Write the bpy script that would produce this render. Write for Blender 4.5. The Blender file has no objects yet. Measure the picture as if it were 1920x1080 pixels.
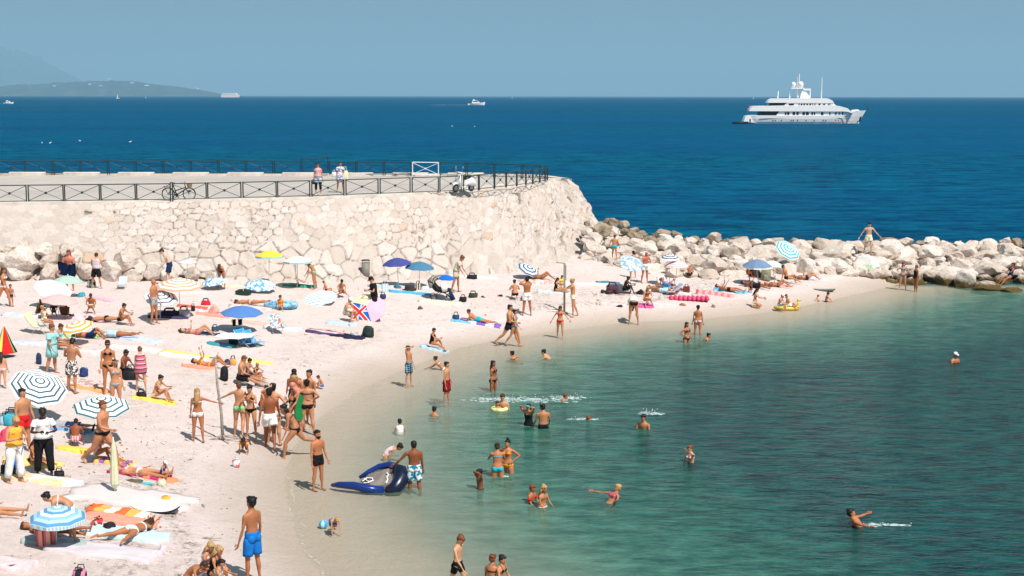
import bpy, bmesh, math, random
import numpy as np
from mathutils import Vector, Matrix, noise
R=math.radians; PI=math.pi
random.seed(7); rng=np.random.default_rng(7)
scene=bpy.context.scene
C=scene.collection
# ---------------- camera ----------------
CAMZ=11.0; F=2667.0
PITCH=math.atan(360/F); ROLL=R(0.09)
cam_d=bpy.data.cameras.new('camera'); cam=bpy.data.objects.new('camera',cam_d); C.objects.link(cam)
cam_d.lens=F/1920*36; cam_d.sensor_width=36; cam_d.clip_start=0.5; cam_d.clip_end=150000
CR=Matrix.Rotation(PI/2-PITCH,3,'X')@Matrix.Rotation(ROLL,3,'Z')
cam.matrix_world=Matrix.Translation((0,0,CAMZ))@CR.to_4x4()
scene.camera=cam
# ---------------- world, sun, exposure ----------------
SUN_EL=R(55); SUNV=Vector((0.62,-0.785,0)).normalized()*math.cos(SUN_EL); SUNV.z=math.sin(SUN_EL)
w=bpy.data.worlds.new('World'); scene.world=w; w.use_nodes=True
nt=w.node_tree; bg=nt.nodes['Background']
sky=nt.nodes.new('ShaderNodeTexSky'); sky.sky_type='NISHITA'; sky.sun_disc=False
sky.sun_elevation=SUN_EL; sky.sun_rotation=math.atan2(SUNV.x,SUNV.y)
sky.air_density=1.0; sky.dust_density=2.2; sky.ozone_density=2.0; sky.altitude=10
tint=nt.nodes.new('ShaderNodeMix'); tint.data_type='RGBA'; tint.blend_type='MULTIPLY'; tint.inputs[0].default_value=1
tint.inputs[7].default_value=(0.335,0.485,0.565,1)
nt.links.new(sky.outputs[0],tint.inputs[6]); flat=nt.nodes.new('ShaderNodeMix'); flat.data_type='RGBA'; flat.inputs[0].default_value=0.65; flat.inputs[7].default_value=(2.3,3.45,4.2,1)
nt.links.new(tint.outputs[2],flat.inputs[6]); nt.links.new(flat.outputs[2],bg.inputs[0])
bg.inputs[1].default_value=0.085
sd=bpy.data.lights.new('sun','SUN'); sd.energy=4.9; sd.angle=R(0.5); sd.color=(1,0.955,0.90)
so=bpy.data.objects.new('sun',sd); C.objects.link(so); so.rotation_euler=SUNV.to_track_quat('Z','Y').to_euler()
vs=scene.view_settings; vs.view_transform='Standard'; vs.look='None'; vs.exposure=0.30; vs.gamma=1
scene.cycles.volume_bounces=1; scene.cycles.volume_step_rate=5
scene.cycles.transparent_max_bounces=8
# ---------------- pixel helpers ----------------
def ray(px,py):
    d=CR@Vector(((px-960)/F,-(py-540)/F,-1)); return d
def at(px,py,z=0.0):
    d=ray(px,py); t=(z-CAMZ)/d.z; return Vector((d.x*t,d.y*t,z))
def atY(px,py,Y):
    d=ray(px,py); t=Y/d.y; return Vector((d.x*t,Y,CAMZ+d.z*t))
# ---------------- terrain function ----------------
SHORE=[(-1,18),(-3.0,27)]+[tuple(at(x,y).xy) for x,y in [(600,1082),(560,1030),(541,960),(528,900),(545,840),(600,780),(680,725),(760,690),(860,652),(960,632),(1060,618),(1180,604),(1300,600),(1400,590),(1480,578),(1560,562),(1630,546),(1680,534),(1760,527),(1920,526)]]+[(45,84.5),(75,84)]
POLY=SHORE+[(75,-20),(-1,-20)]
SA=np.array(SHORE)
def sdist(x,y):
    x=np.asarray(x,float); y=np.asarray(y,float)
    best=np.full(x.shape,1e9)
    for i in range(len(SA)-1):
        a=SA[i]; b=SA[i+1]; ab=b-a
        t=np.clip(((x-a[0])*ab[0]+(y-a[1])*ab[1])/(ab@ab),0,1)
        best=np.minimum(best,np.hypot(x-a[0]-t*ab[0],y-a[1]-t*ab[1]))
    ins=np.zeros(x.shape,bool); n=len(POLY)
    for i in range(n):
        x1,y1=POLY[i]; x2,y2=POLY[(i+1)%n]
        if y1==y2: continue
        c=((y1>y)!=(y2>y))&(x<(x2-x1)*(y-y1)/(y2-y1)+x1)
        ins^=c
    return np.where(ins,-best,best)
def hfun(x,y):
    d=sdist(x,y)
    up=1.95*(1-np.exp(-np.maximum(d,0)/9.0))
    dn=np.minimum(d,0); dn=-(0.03*(-dn)+0.075*np.maximum(-dn-2.5,0)); dn=np.maximum(dn,-3.0)
    h=np.where(d>0,up,dn)
    h=h+0.03*np.sin(x*0.7+1.3*np.sin(y*0.4))*np.clip(d/3,0,1)
    sea=np.clip((np.asarray(y)-(84.5+0.0*np.asarray(x)))/9,0,1)          # falls away behind the breakwater
    h=h*(1-sea)+(-3.0)*sea
    return h
def hz(x,y): return float(hfun(np.array([x]),np.array([y]))[0])
def ground(px,py):
    z=1.0
    for _ in range(12):
        p=at(px,py,z); z=0.5*z+0.5*max(hz(p.x,p.y),0)
    p=at(px,py,z); return p
# ---------------- object helpers ----------------
def link(o,parent=None):
    C.objects.link(o)
    if parent is not None: o.parent=parent
    return o
def tag(o,label=None,cat=None,group=None,kind=None):
    if label: o['label']=label
    if cat: o['category']=cat
    if group: o['group']=group
    if kind: o['kind']=kind
    return o
def empty(name,loc=(0,0,0),rz=0,label=None,cat=None,group=None):
    o=bpy.data.objects.new(name,None); o.empty_display_size=0.2; link(o); o.location=loc; o.rotation_euler=(0,0,rz)
    return tag(o,label,cat,group)
def setsmooth(me,flag=True):
    me.polygons.foreach_set('use_smooth',[flag]*len(me.polygons))
def obj(name,bm,mat,parent=None,smooth=False,loc=None):
    me=bpy.data.meshes.new(name)
    if isinstance(bm,bmesh.types.BMesh):
        bmesh.ops.recalc_face_normals(bm,faces=bm.faces); bm.to_mesh(me); bm.free()
    else:
        me.from_pydata(bm[0],[],bm[1])
    if smooth: setsmooth(me)
    for m in (mat if isinstance(mat,(list,tuple)) else [mat]): me.materials.append(m)
    o=bpy.data.objects.new(name,me); link(o,parent)
    if loc is not None: o.location=loc
    return o
def tube(bm,pts,rad,side=None,seg=8,cap=True,closed=False):
    """tapered tube: rad list of r or (rside,rother)"""
    pts=[Vector(p) for p in pts]; n=len(pts); rings=[]
    ref=Vector(side) if side is not None else None
    for i,p in enumerate(pts):
        a=pts[max(i-1,0)]; b=pts[min(i+1,n-1)]
        if closed: a=pts[i-1]; b=pts[(i+1)%n]
        t=(b-a)
        if t.length<1e-9: t=Vector((0,0,1))
        t.normalize()
        s=ref if ref is not None else (Vector((1,0,0)) if abs(t.x)<0.8 else Vector((0,1,0)))
        s=(s-t*s.dot(t))
        if s.length<1e-5: s=t.orthogonal()
        s.normalize(); u=t.cross(s)
        if ref is None or True: ref=s
        r=rad[i] if isinstance(rad,(list,tuple)) else rad
        if not isinstance(r,(tuple,list)): r=(r,r)
        rings.append([bm.verts.new(p+s*(math.cos(2*PI*k/seg)*r[0])+u*(math.sin(2*PI*k/seg)*r[1])) for k in range(seg)])
    m=n if closed else n-1
    for i in range(m):
        A=rings[i]; B=rings[(i+1)%n]
        for k in range(seg):
            bm.faces.new((A[k],A[(k+1)%seg],B[(k+1)%seg],B[k]))
    if cap and not closed:
        bm.faces.new(rings[0][::-1]); bm.faces.new(rings[-1])
    return rings
def ell(bm,c,r,M=None,u=10,v=7):
    mat=Matrix.Translation(c)@((M.to_4x4()) if M is not None else Matrix.Identity(4))@Matrix.Diagonal((r[0],r[1],r[2],1))
    bmesh.ops.create_uvsphere(bm,u_segments=u,v_segments=v,radius=1,matrix=mat)
def box(bm,c,s,M=None,bev=0):
    mat=Matrix.Translation(c)@((M.to_4x4()) if M is not None else Matrix.Identity(4))@Matrix.Diagonal((s[0],s[1],s[2],1))
    r=bmesh.ops.create_cube(bm,size=1,matrix=mat)
    if bev:
        es=list({e for v in r['verts'] for e in v.link_edges})
        bmesh.ops.bevel(bm,geom=es,offset=bev,segments=2,affect='EDGES',profile=0.5)
def bar(bm,a,b,w,t=None,seg=4):
    tube(bm,[a,b],[(w*0.7,(t or w)*0.7)]*2,seg=seg)
def prism(bm,pts,y0,y1):
    """outline in x,z extruded along y"""
    A=[bm.verts.new((p[0],y0,p[1])) for p in pts]; B=[bm.verts.new((p[0],y1,p[1])) for p in pts]
    n=len(pts)
    bm.faces.new(A); bm.faces.new(B[::-1])
    for i in range(n): bm.faces.new((A[i],B[i],B[(i+1)%n],A[(i+1)%n]))
# ---------------- materials ----------------
_m={}
def mat_base(name,rough=0.7,spec=0.3):
    m=bpy.data.materials.new(name); m.use_nodes=True
    b=m.node_tree.nodes['Principled BSDF']; b.inputs['Roughness'].default_value=rough
    b.inputs['Specular IOR Level'].default_value=spec
    return m,m.node_tree,b
def node(nt,t,**k):
    n=nt.nodes.new(t)
    for a,v in k.items(): setattr(n,a,v)
    return n
def ramp(nt,fac,stops,interp='LINEAR'):
    r=node(nt,'ShaderNodeValToRGB'); r.color_ramp.interpolation=interp
    e=r.color_ramp.elements
    while len(e)<len(stops): e.new(0.5)
    for i,(p,c) in enumerate(stops):
        e[i].position=p; e[i].color=(c[0],c[1],c[2],1) if not isinstance(c,(int,float)) else (c,c,c,1)
    nt.links.new(fac,r.inputs[0]); return r
def noise_n(nt,scale,detail=3,co=None,rough=0.6):
    n=node(nt,'ShaderNodeTexNoise'); n.inputs['Scale'].default_value=scale; n.inputs['Detail'].default_value=detail; n.inputs['Roughness'].default_value=rough
    if co is not None: nt.links.new(co,n.inputs['Vector'])
    return n
def mixc(nt,fac,a,b,blend='MIX'):
    m=node(nt,'ShaderNodeMix',data_type='RGBA',blend_type=blend)
    for s,v in ((0,fac),(6,a),(7,b)):
        if hasattr(v,'is_output'): nt.links.new(v,m.inputs[s])
        elif s==0: m.inputs[0].default_value=v
        else: m.inputs[s].default_value=(v[0],v[1],v[2],1)
    return m.outputs[2]
def math_n(nt,op,a,b=None,c=None):
    m=node(nt,'ShaderNodeMath',operation=op)
    for i,v in enumerate((a,b,c)):
        if v is None: continue
        if hasattr(v,'is_output'): nt.links.new(v,m.inputs[i])
        else: m.inputs[i].default_value=v
    return m.outputs[0]
def bump_n(nt,h,strength,dist,b):
    bn=node(nt,'ShaderNodeBump'); bn.inputs['Strength'].default_value=strength; bn.inputs['Distance'].default_value=dist
    nt.links.new(h,bn.inputs['Height']); nt.links.new(bn.outputs[0],b.inputs['Normal']); return bn
def M(col,rough=0.75,spec=0.25,var=0.12,scale=6,name='painted',metal=0):
    """plain coloured surface with slight wear"""
    k=('M',tuple(col),rough,spec,var,scale,metal)
    if k in _m: return _m[k]
    m,nt,b=mat_base(name,rough,spec)
    tc=node(nt,'ShaderNodeTexCoord'); n=noise_n(nt,scale,4,tc.outputs['Object'])
    c2=[min(1,c*(1+var)) for c in col]; c1=[c*(1-var) for c in col]
    r=ramp(nt,n.outputs[0],[(0.3,c1),(0.7,c2)]); nt.links.new(r.outputs[0],b.inputs['Base Color'])
    b.inputs['Metallic'].default_value=metal
    _m[k]=m; return m
def Mpat(kind,cols,scale=1.0,axis='X',rough=0.85):
    """kind: stripes / rings / check / print; local object coordinates"""
    k=('P',kind,tuple(map(tuple,cols)),scale,axis)
    if k in _m: return _m[k]
    m,nt,b=mat_base('patterned_cloth',rough,0.15)
    tc=node(nt,'ShaderNodeTexCoord'); sx=node(nt,'ShaderNodeSeparateXYZ'); nt.links.new(tc.outputs['Object'],sx.inputs[0])
    if kind=='rings':
        x=math_n(nt,'MULTIPLY',sx.outputs[0],sx.outputs[0]); y=math_n(nt,'MULTIPLY',sx.outputs[1],sx.outputs[1])
        # eight-sided rings follow the panels
        ang=math_n(nt,'ARCTAN2',sx.outputs[1],sx.outputs[0])
        f=math_n(nt,'COSINE',math_n(nt,'SUBTRACT',math_n(nt,'PINGPONG',ang,PI/8),0.0))
        rr=math_n(nt,'SQRT',math_n(nt,'ADD',x,y))
        rr=math_n(nt,'MULTIPLY',rr,math_n(nt,'COSINE',math_n(nt,'SUBTRACT',PI/8,math_n(nt,'PINGPONG',ang,PI/8))))
        v=math_n(nt,'FRACT',math_n(nt,'MULTIPLY',rr,scale))
    elif kind=='stripes':
        v=math_n(nt,'FRACT',math_n(nt,'ADD',math_n(nt,'MULTIPLY',sx.outputs['XYZ'.index(axis)],scale),50))
    elif kind=='check':
        a=math_n(nt,'FRACT',math_n(nt,'ADD',math_n(nt,'MULTIPLY',sx.outputs[0],scale),50)); c=math_n(nt,'FRACT',math_n(nt,'ADD',math_n(nt,'MULTIPLY',sx.outputs[2],scale),50))
        v=math_n(nt,'MAXIMUM',a,c)
    else:
        v=ramp(nt,noise_n(nt,scale,2,tc.outputs['Object'],0.5).outputs[0],[(0.35,0),(0.65,1)]).outputs[0]
    n=len(cols)
    st=[(i/n,c) for i,c in enumerate(cols)]
    if kind=='check': st=[(0,cols[0]),(0.8,cols[1])]
    r=ramp(nt,v,st,'CONSTANT'); nt.links.new(r.outputs[0],b.inputs['Base Color'])
    _m[k]=m; return m

# ================= SETTING =================
def grid_mesh(name,xs,ys,Z,mat,attrs=None,smooth=True,X=None,Y=None):
    if X is None: X,Y=np.meshgrid(xs,ys)
    ny,nx=X.shape
    co=np.stack([X,Y,Z],-1).reshape(-1,3)
    idx=np.arange(ny*nx).reshape(ny,nx)
    f=np.stack([idx[:-1,:-1],idx[:-1,1:],idx[1:,1:],idx[1:,:-1]],-1).reshape(-1,4)
    me=bpy.data.meshes.new(name)
    me.vertices.add(len(co)); me.vertices.foreach_set('co',co.astype(np.float32).ravel())
    me.loops.add(f.size); me.loops.foreach_set('vertex_index',f.ravel().astype(np.int32))
    me.polygons.add(len(f)); me.polygons.foreach_set('loop_start',np.arange(0,f.size,4,dtype=np.int32))
    me.polygons.foreach_set('use_smooth',np.full(len(f),smooth))
    me.update(calc_edges=True)
    for k,v in (attrs or {}).items():
        a=me.attributes.new(k,'FLOAT','POINT'); a.data.foreach_set('value',np.asarray(v,np.float32).ravel())
    me.materials.append(mat)
    o=bpy.data.objects.new(name,me); link(o); return o
def attr(nt,name):
    a=node(nt,'ShaderNodeAttribute'); a.attribute_name=name; return a.outputs['Fac']
# ---- beach ----
m,nt,b=mat_base('pebbly_sand',0.95,0.1)
geo=node(nt,'ShaderNodeNewGeometry'); P=geo.outputs['Position']
n1=noise_n(nt,11,8,P,0.85); n2=noise_n(nt,0.22,4,P); n3=noise_n(nt,30,4,P,0.7); n4=noise_n(nt,1.6,6,P,0.7)
dry=ramp(nt,n1.outputs[0],[(0.3,(0.52,0.42,0.385)),(0.5,(0.70,0.58,0.54)),(0.72,(0.79,0.68,0.64))]).outputs[0]
dry=mixc(nt,math_n(nt,'MULTIPLY',ramp(nt,n2.outputs[0],[(0.4,0),(0.65,1)]).outputs[0],0.35),dry,(0.58,0.465,0.40))
dry=mixc(nt,ramp(nt,n4.outputs[0],[(0.54,0),(0.72,0.45)]).outputs[0],dry,(0.44,0.35,0.28))
spk=ramp(nt,n3.outputs[0],[(0.62,0),(0.72,0.5)]).outputs[0]
dry=mixc(nt,spk,dry,(0.36,0.28,0.22))
wet=mixc(nt,n1.outputs[0],(0.41,0.325,0.26),(0.52,0.425,0.35))
wetf=attr(nt,'wet')
col=mixc(nt,wetf,dry,wet)
deb=math_n(nt,'MULTIPLY',attr(nt,'weed'),ramp(nt,noise_n(nt,4.5,8,P,0.85).outputs[0],[(0.50,0),(0.58,1)]).outputs[0])
col=mixc(nt,deb,col,(0.14,0.10,0.06))
bed=ramp(nt,noise_n(nt,0.35,4,P,0.6).outputs[0],[(0.4,(0.42,0.38,0.28)),(0.62,(0.22,0.24,0.15))]).outputs[0]
col=mixc(nt,attr(nt,'bed'),col,bed)
nt.links.new(col,b.inputs['Base Color'])
hb=math_n(nt,'ADD',math_n(nt,'MULTIPLY',n1.outputs[0],0.5),math_n(nt,'MULTIPLY',n4.outputs[0],1.2))
bump_n(nt,hb,0.9,0.09,b)
MSAND=m
xs=np.concatenate([np.arange(-46,-16,.3),np.arange(-16,24,.16),np.arange(24,60,.3)]); ys=np.arange(20,99,0.2)
X,Y=np.meshgrid(xs,ys); D=sdist(X,Y); Z=hfun(X,Y)
def vnoise(X,Y,s,seed=0):
    r=np.random.default_rng(seed); T=r.random((257,257)); x=(X*s)%256; y=(Y*s)%256
    x0=x.astype(int); y0=y.astype(int); fx=x-x0; fy=y-y0; fx=fx*fx*(3-2*fx); fy=fy*fy*(3-2*fy)
    return (T[y0,x0]*(1-fx)*(1-fy)+T[y0,x0+1]*fx*(1-fy)+T[y0+1,x0]*(1-fx)*fy+T[y0+1,x0+1]*fx*fy)
nz=vnoise(X,Y,1.3,1)*0.6+vnoise(X,Y,2.9,2)*0.4-0.5
Z=Z+nz*0.09*np.clip((D-1.6)/2,0,1)+nz*0.006+0.055*(vnoise(X,Y,5.3,31)-.5)*np.clip((D-1.6)/2,0,1)
wetv=np.clip(1-(D+ (vnoise(X,Y,.5,5)-.5)*0.9)/2.2,0,1)**.9
weed=(0.8*np.exp(-((D-3.2-1.6*(vnoise(X,Y,.35,3)-.5))/0.3)**2)+0.55*np.exp(-((D-4.6-2.5*(vnoise(X,Y,.4,4)-.5))/0.9)**2))*np.clip(vnoise(X,Y,.12,8)*2-.2,0,1)*1.25
beach=grid_mesh('beach',xs,ys,Z,MSAND,{'wet':wetv,'weed':weed,'bed':np.clip((-D-2)/8,0,1)})
tag(beach,'pale pebbly sand beach running down into shallow water','beach',kind='structure')
# ---- scattered small stones and shells ----
r=random.Random(77); bm=bmesh.new()
base=bmesh.new(); bmesh.ops.create_icosphere(base,subdivisions=1,radius=1); bv=[v.co.copy() for v in base.verts]; bf=[[v.index for v in f.verts] for f in base.faces]; base.free()
q_=np.random.default_rng(5); PX=q_.uniform(-32,24,60000); PY=q_.uniform(26,80,60000)
keep=(PX>-0.37*PY-1)&(PX<0.37*PY); PX=PX[keep];PY=PY[keep]; PD=sdist(PX,PY); PZ=hfun(PX,PY)
pr_=np.where(PD>1.2,.07+.5*np.exp(-((PD-3.6)/1.5)**2),0)*np.where(PY<45,1.0,.35); keep=q_.random(len(PX))<pr_
for x,y,z in zip(PX[keep],PY[keep],PZ[keep]):
    s_=r.uniform(.012,.03)*(2 if r.random()<.06 else 1)
    vs_=[bm.verts.new((x+c.x*s_*r.uniform(.8,1.6),y+c.y*s_*1.2,z+c.z*s_*.6)) for c in bv]
    for f in bf: bm.faces.new([vs_[k] for k in f])
print('pebbles',keep.sum())
m_,nt_,b_=mat_base('pebble_stone',.9,.1); g_=node(nt_,'ShaderNodeNewGeometry'); rr_=ramp(nt_,noise_n(nt_,3,4,g_.outputs['Position'],.9).outputs[0],[(0.4,(.10,.075,.05)),(0.5,(.34,.26,.19)),(0.62,(.7,.62,.55))]); nt_.links.new(rr_.outputs[0],b_.inputs['Base Color'])
pbo=obj('pebbles',bm,m_); tag(pbo,'small stones and shells scattered over the sand','pebbles',kind='stuff')
# ---- sea ----
m=bpy.data.materials.new('sea_water'); m.use_nodes=True; nt=m.node_tree; nt.nodes.clear()
out=node(nt,'ShaderNodeOutputMaterial')
geo=node(nt,'ShaderNodeNewGeometry'); P=geo.outputs['Position']
def mapped(sx,sy,rot=0):
    mp=node(nt,'ShaderNodeMapping'); mp.inputs['Scale'].default_value=(sx,sy,1); mp.inputs['Rotation'].default_value=(0,0,rot); nt.links.new(P,mp.inputs[0]); return mp.outputs[0]
dep=attr(nt,'depth'); opn=attr(nt,'open')
wav2=noise_n(nt,1.1,5,mapped(0.45,1,0.1),0.7).outputs[0]
patch=noise_n(nt,0.012,4,mapped(0.35,1,0.1),0.55).outputs[0]
patch2=noise_n(nt,0.0022,5,mapped(0.25,1,-0.05),0.6).outputs[0]
wav=noise_n(nt,0.30,7,mapped(0.4,1,0.15),0.72).outputs[0]
wl=noise_n(nt,2.1,7,mapped(0.42,1,0.2),0.74).outputs[0]  # ripple light and dark, painted into the lagoon body colours
# open sea body colour, with the light and dark of waves painted in
blue=mixc(nt,ramp(nt,wav,[(0.40,0),(0.60,1)]).outputs[0],(0.0003,0.026,0.062),(0.0006,0.105,0.185))
blue=mixc(nt,ramp(nt,wav2,[(0.5,0),(0.62,.55)]).outputs[0],blue,(0.0006,0.135,0.215))
blue=mixc(nt,ramp(nt,wav2,[(0.36,.6),(0.48,0)]).outputs[0],blue,(0.0003,0.020,0.050))
blue=mixc(nt,ramp(nt,patch,[(0.42,0.0),(0.6,0.4)]).outputs[0],blue,(0.0003,0.038,0.12))
blue=mixc(nt,ramp(nt,patch2,[(0.42,0.0),(0.6,0.6)]).outputs[0],blue,(0.0006,0.072,0.175))
teal=mixc(nt,ramp(nt,wl,[(0.38,0),(0.64,1)]).outputs[0],(0.0002,0.012,0.018),(0.001,0.080,0.070))
green=mixc(nt,ramp(nt,wl,[(0.4,0),(0.62,1)]).outputs[0],(0.008,0.080,0.060),(0.065,0.215,0.150))
body=mixc(nt,ramp(nt,dep,[(0.22,0),(0.62,1)]).outputs[0],green,teal)
shal=mixc(nt,ramp(nt,wl,[(0.38,0),(0.64,1)]).outputs[0],(0.135,0.225,0.16),(0.23,0.325,0.25))
body=mixc(nt,ramp(nt,dep,[(0.06,1),(0.26,0)]).outputs[0],body,shal)
body=mixc(nt,opn,body,blue)
dif=node(nt,'ShaderNodeBsdfDiffuse'); nt.links.new(body,dif.inputs[0])
trn=node(nt,'ShaderNodeBsdfTransparent'); trn.inputs[0].default_value=(0.965,0.98,0.955,1)
op=ramp(nt,dep,[(0,0.0),(0.03,0.07),(0.09,0.46),(0.2,0.76),(0.5,0.95),(0.7,1.0)]).outputs[0]
mx=node(nt,'ShaderNodeMixShader'); nt.links.new(op,mx.inputs[0]); nt.links.new(trn.outputs[0],mx.inputs[1]); nt.links.new(dif.outputs[0],mx.inputs[2])
gl=node(nt,'ShaderNodeBsdfGlossy'); gl.inputs['Roughness'].default_value=0.12; gl.inputs[0].default_value=(1,1,1,1)
small=noise_n(nt,4.6,4,mapped(0.5,1,-0.1),0.6).outputs[0]; big=noise_n(nt,0.75,4,mapped(0.45,1,0.3),0.55).outputs[0]
hh=math_n(nt,'ADD',math_n(nt,'MULTIPLY',small,0.5),big)
bn=node(nt,'ShaderNodeBump'); bn.inputs['Strength'].default_value=1.0
nt.links.new(hh,bn.inputs['Height'])
nt.links.new(math_n(nt,'ADD',0.03,math_n(nt,'MULTIPLY',math_n(nt,'MINIMUM',dep,1.0),0.17)),bn.inputs['Distance'])
nt.links.new(bn.outputs[0],gl.inputs['Normal'])
fr=node(nt,'ShaderNodeFresnel'); fr.inputs['IOR'].default_value=1.33; nt.links.new(bn.outputs[0],fr.inputs['Normal'])
frs=math_n(nt,'MINIMUM',math_n(nt,'MULTIPLY',math_n(nt,'MULTIPLY',fr.outputs[0],0.62),math_n(nt,'ADD',.35,math_n(nt,'MINIMUM',math_n(nt,'MULTIPLY',dep,6),.65))),0.26)
frs=math_n(nt,'MULTIPLY',frs,math_n(nt,'SUBTRACT',1.0,math_n(nt,'MULTIPLY',opn,0.86)))
mx2=node(nt,'ShaderNodeMixShader'); nt.links.new(frs,mx2.inputs[0]); nt.links.new(mx.outputs[0],mx2.inputs[1]); nt.links.new(gl.outputs[0],mx2.inputs[2])
nt.links.new(mx2.outputs[0],out.inputs[0]); MSEA=m
gx=np.concatenate([-np.geomspace(60000,48,26),np.arange(-46,60,0.8),np.geomspace(62,60000,26)])
gy=np.concatenate([[-3000,-300,-30],np.arange(16,112,0.8),np.geomspace(114,80000,40)])
X,Y=np.meshgrid(gx,gy); D=sdist(X,Y)
Xc=np.clip(X,-45,59)
opn=np.clip((Y-83)/3,0,1)
# lagoon deepens away from shore; the open sea lies behind the breakwater
depm=np.where(D<0,0.035*(-D)+0.05*np.maximum(-D-3,0),0.0)
depm=depm*np.clip(1.25-0.28*np.clip((45-Y)/15,0,1)*np.clip((14-X)/14,0,1),0,2)
depm=np.maximum(depm,opn*4)
sea=grid_mesh('sea',gx,gy,np.zeros_like(X),MSEA,{'depth':np.clip(depm/2.0,0,1),'open':opn})
tag(sea,'calm sea, pale green by the beach and deep blue far out','sea',kind='structure')
# ---- thin foam line where the water laps the sand ----
mf=bpy.data.materials.new('lapping_foam'); mf.use_nodes=True; t_=mf.node_tree; b_=t_.nodes['Principled BSDF']; b_.inputs['Base Color'].default_value=(.72,.74,.70,1)
g_=node(t_,'ShaderNodeNewGeometry'); t_.links.new(ramp(t_,noise_n(t_,2.2,6,g_.outputs['Position'],.75).outputs[0],[(.48,0),(.62,.5)]).outputs[0],b_.inputs['Alpha'])
bm=bmesh.new(); pts=[]
for i in range(1,len(SHORE)-3):
    for k in range(24):
        f=k/24; pts.append(Vector((SHORE[i][0]*(1-f)+SHORE[i+1][0]*f,SHORE[i][1]*(1-f)+SHORE[i+1][1]*f,0)))
pr2=None
for i,p in enumerate(pts):
    t2=(pts[min(i+1,len(pts)-1)]-pts[max(i-1,0)]); t2.normalize(); n2=Vector((-t2.y,t2.x,0)); o2=noise.noise(p*.8)*.22; w2=.05+.06*abs(noise.noise(p*2+Vector((9,0,0))))
    v2=[bm.verts.new(p-n2*(.12+o2)+Vector((0,0,.012))),bm.verts.new(p-n2*(.12+o2+w2)+Vector((0,0,.010)))]
    if pr2: bm.faces.new((pr2[0],v2[0],v2[1],pr2[1]))
    pr2=v2
fo=obj('foam_line',bm,mf); tag(fo,'thin broken line of foam along the waterline','foam',kind='stuff')
# ---- stone quay wall ----
ZQ=5.4
pairs=[((-46,74.2,ZQ),(-46,72.6,1.4))]
for (tx,ty,bx,by) in [(0,384,0,524),(300,379,300,524),(600,374,600,530),(800,364,800,522),(900,355,905,516),(1000,343,1015,508)]:
    t=at(tx,ty,ZQ); g=ground(bx,by); pairs.append((tuple(t),(g.x,g.y,g.z-0.3)))
pairs+=[(tuple(at(1042,338,ZQ)),tuple(at(1078,497,1.2)-Vector((0,0,.3)))),(tuple(at(1064,339,ZQ)),(6.0,88.5,0.9)),((3.6,96.5,ZQ),(6.8,98.5,-0.5)),((0,101,ZQ),(1.5,104,-0.5)),((-14,101.3,ZQ),(-14,104,-0.5)),((-48,101.3,ZQ),(-48,104,-0.5))]
T=np.array([p[0] for p in pairs],float); B=np.array([p[1] for p in pairs],float)
def catmull(Pp,u):
    n=len(Pp); i=np.clip(u.astype(int),0,n-2); f=(u-i)[:,None]
    p0=Pp[np.maximum(i-1,0)]; p1=Pp[i]; p2=Pp[i+1]; p3=Pp[np.minimum(i+2,n-1)]
    return 0.5*((2*p1)+(-p0+p2)*f+(2*p0-5*p1+4*p2-p3)*f**2+(-p0+3*p1-3*p2+p3)*f**3)
uu=np.linspace(0,len(pairs)-1.001,4000)
tt=catmull(T,uu); bb=catmull(B,uu); mid=(tt+bb)/2
arc=np.concatenate([[0],np.cumsum(np.linalg.norm(np.diff(mid[:,:2],axis=0),axis=1))])
S=np.arange(0,arc[-1],0.055); us=np.interp(S,arc,uu)
tt=catmull(T,us); bb=catmull(B,us)
tv=np.linspace(0,1,95)
Pw=bb[None]*(1-tv)[:,None,None]+tt[None]*tv[:,None,None]
foot=(np.clip(1-tv/0.35,0,1)**2*0.35)[:,None]
tang=np.gradient(mid[:1] if False else (tt+bb)/2,axis=0); nrm=np.stack([tang[:,1],-tang[:,0]],-1); nrm/=np.linalg.norm(nrm,axis=1)[:,None]
Sg,Tg=np.meshgrid(S,tv*4.3)
def worley(x,y,cw,ch,seed,jit=0.75):
    cx=np.floor(x/cw).astype(int); cy=np.floor(y/ch).astype(int)
    r=np.random.default_rng(seed); JX=r.random((512,512)); JY=r.random((512,512)); ID=r.random((512,512))
    f1=np.full(x.shape,1e9); f2=np.full(x.shape,1e9); cid=np.zeros(x.shape)
    for dx in (-2,-1,0,1,2):
        for dy in (-2,-1,0,1,2):
            gxi=cx+dx; gyi=cy+dy; a=gxi%512; c=gyi%512
            px=(gxi+0.5+(JX[a,c]-0.5)*jit+0.5*(gyi%2))*cw; py=(gyi+0.5+(JY[a,c]-0.5)*jit)*ch
            d=np.hypot((x-px)/cw,(y-py)/ch); 
            n=d<f1; f2=np.where(n,f1,np.minimum(f2,d)); cid=np.where(n,ID[a,c],cid); f1=np.where(n,d,f1)
    return f1,f2,cid
wx=Sg+0.22*(vnoise(Sg,Tg,1.7,11)-.5); wy=Tg+0.18*(vnoise(Sg,Tg,1.5,12)-.5)
a1=worley(wx,wy,0.54,0.36,21,0.5); a2=worley(wx,wy,0.84,0.60,22,0.85)
rough_end=np.clip((Sg-45)/9,0,1)
a3=worley(wx,wy,0.42,0.34,23,0.95)
sel=((Tg+0.7*(vnoise(Sg,Tg,.35,13)-.5))<2.05)&(rough_end<.4)
re_=rough_end>=.4
a1=tuple(np.where(re_,p,q_) for p,q_ in zip(a3,a1))
f1=np.where(sel,a2[0],a1[0]); f2=np.where(sel,a2[1],a1[1]); cid=np.where(sel,a2[2],a1[2])
edge=np.clip((f2-f1)/np.where(sel,0.10,0.12),0,1)
pr=at(1000,400,3); 
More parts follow.
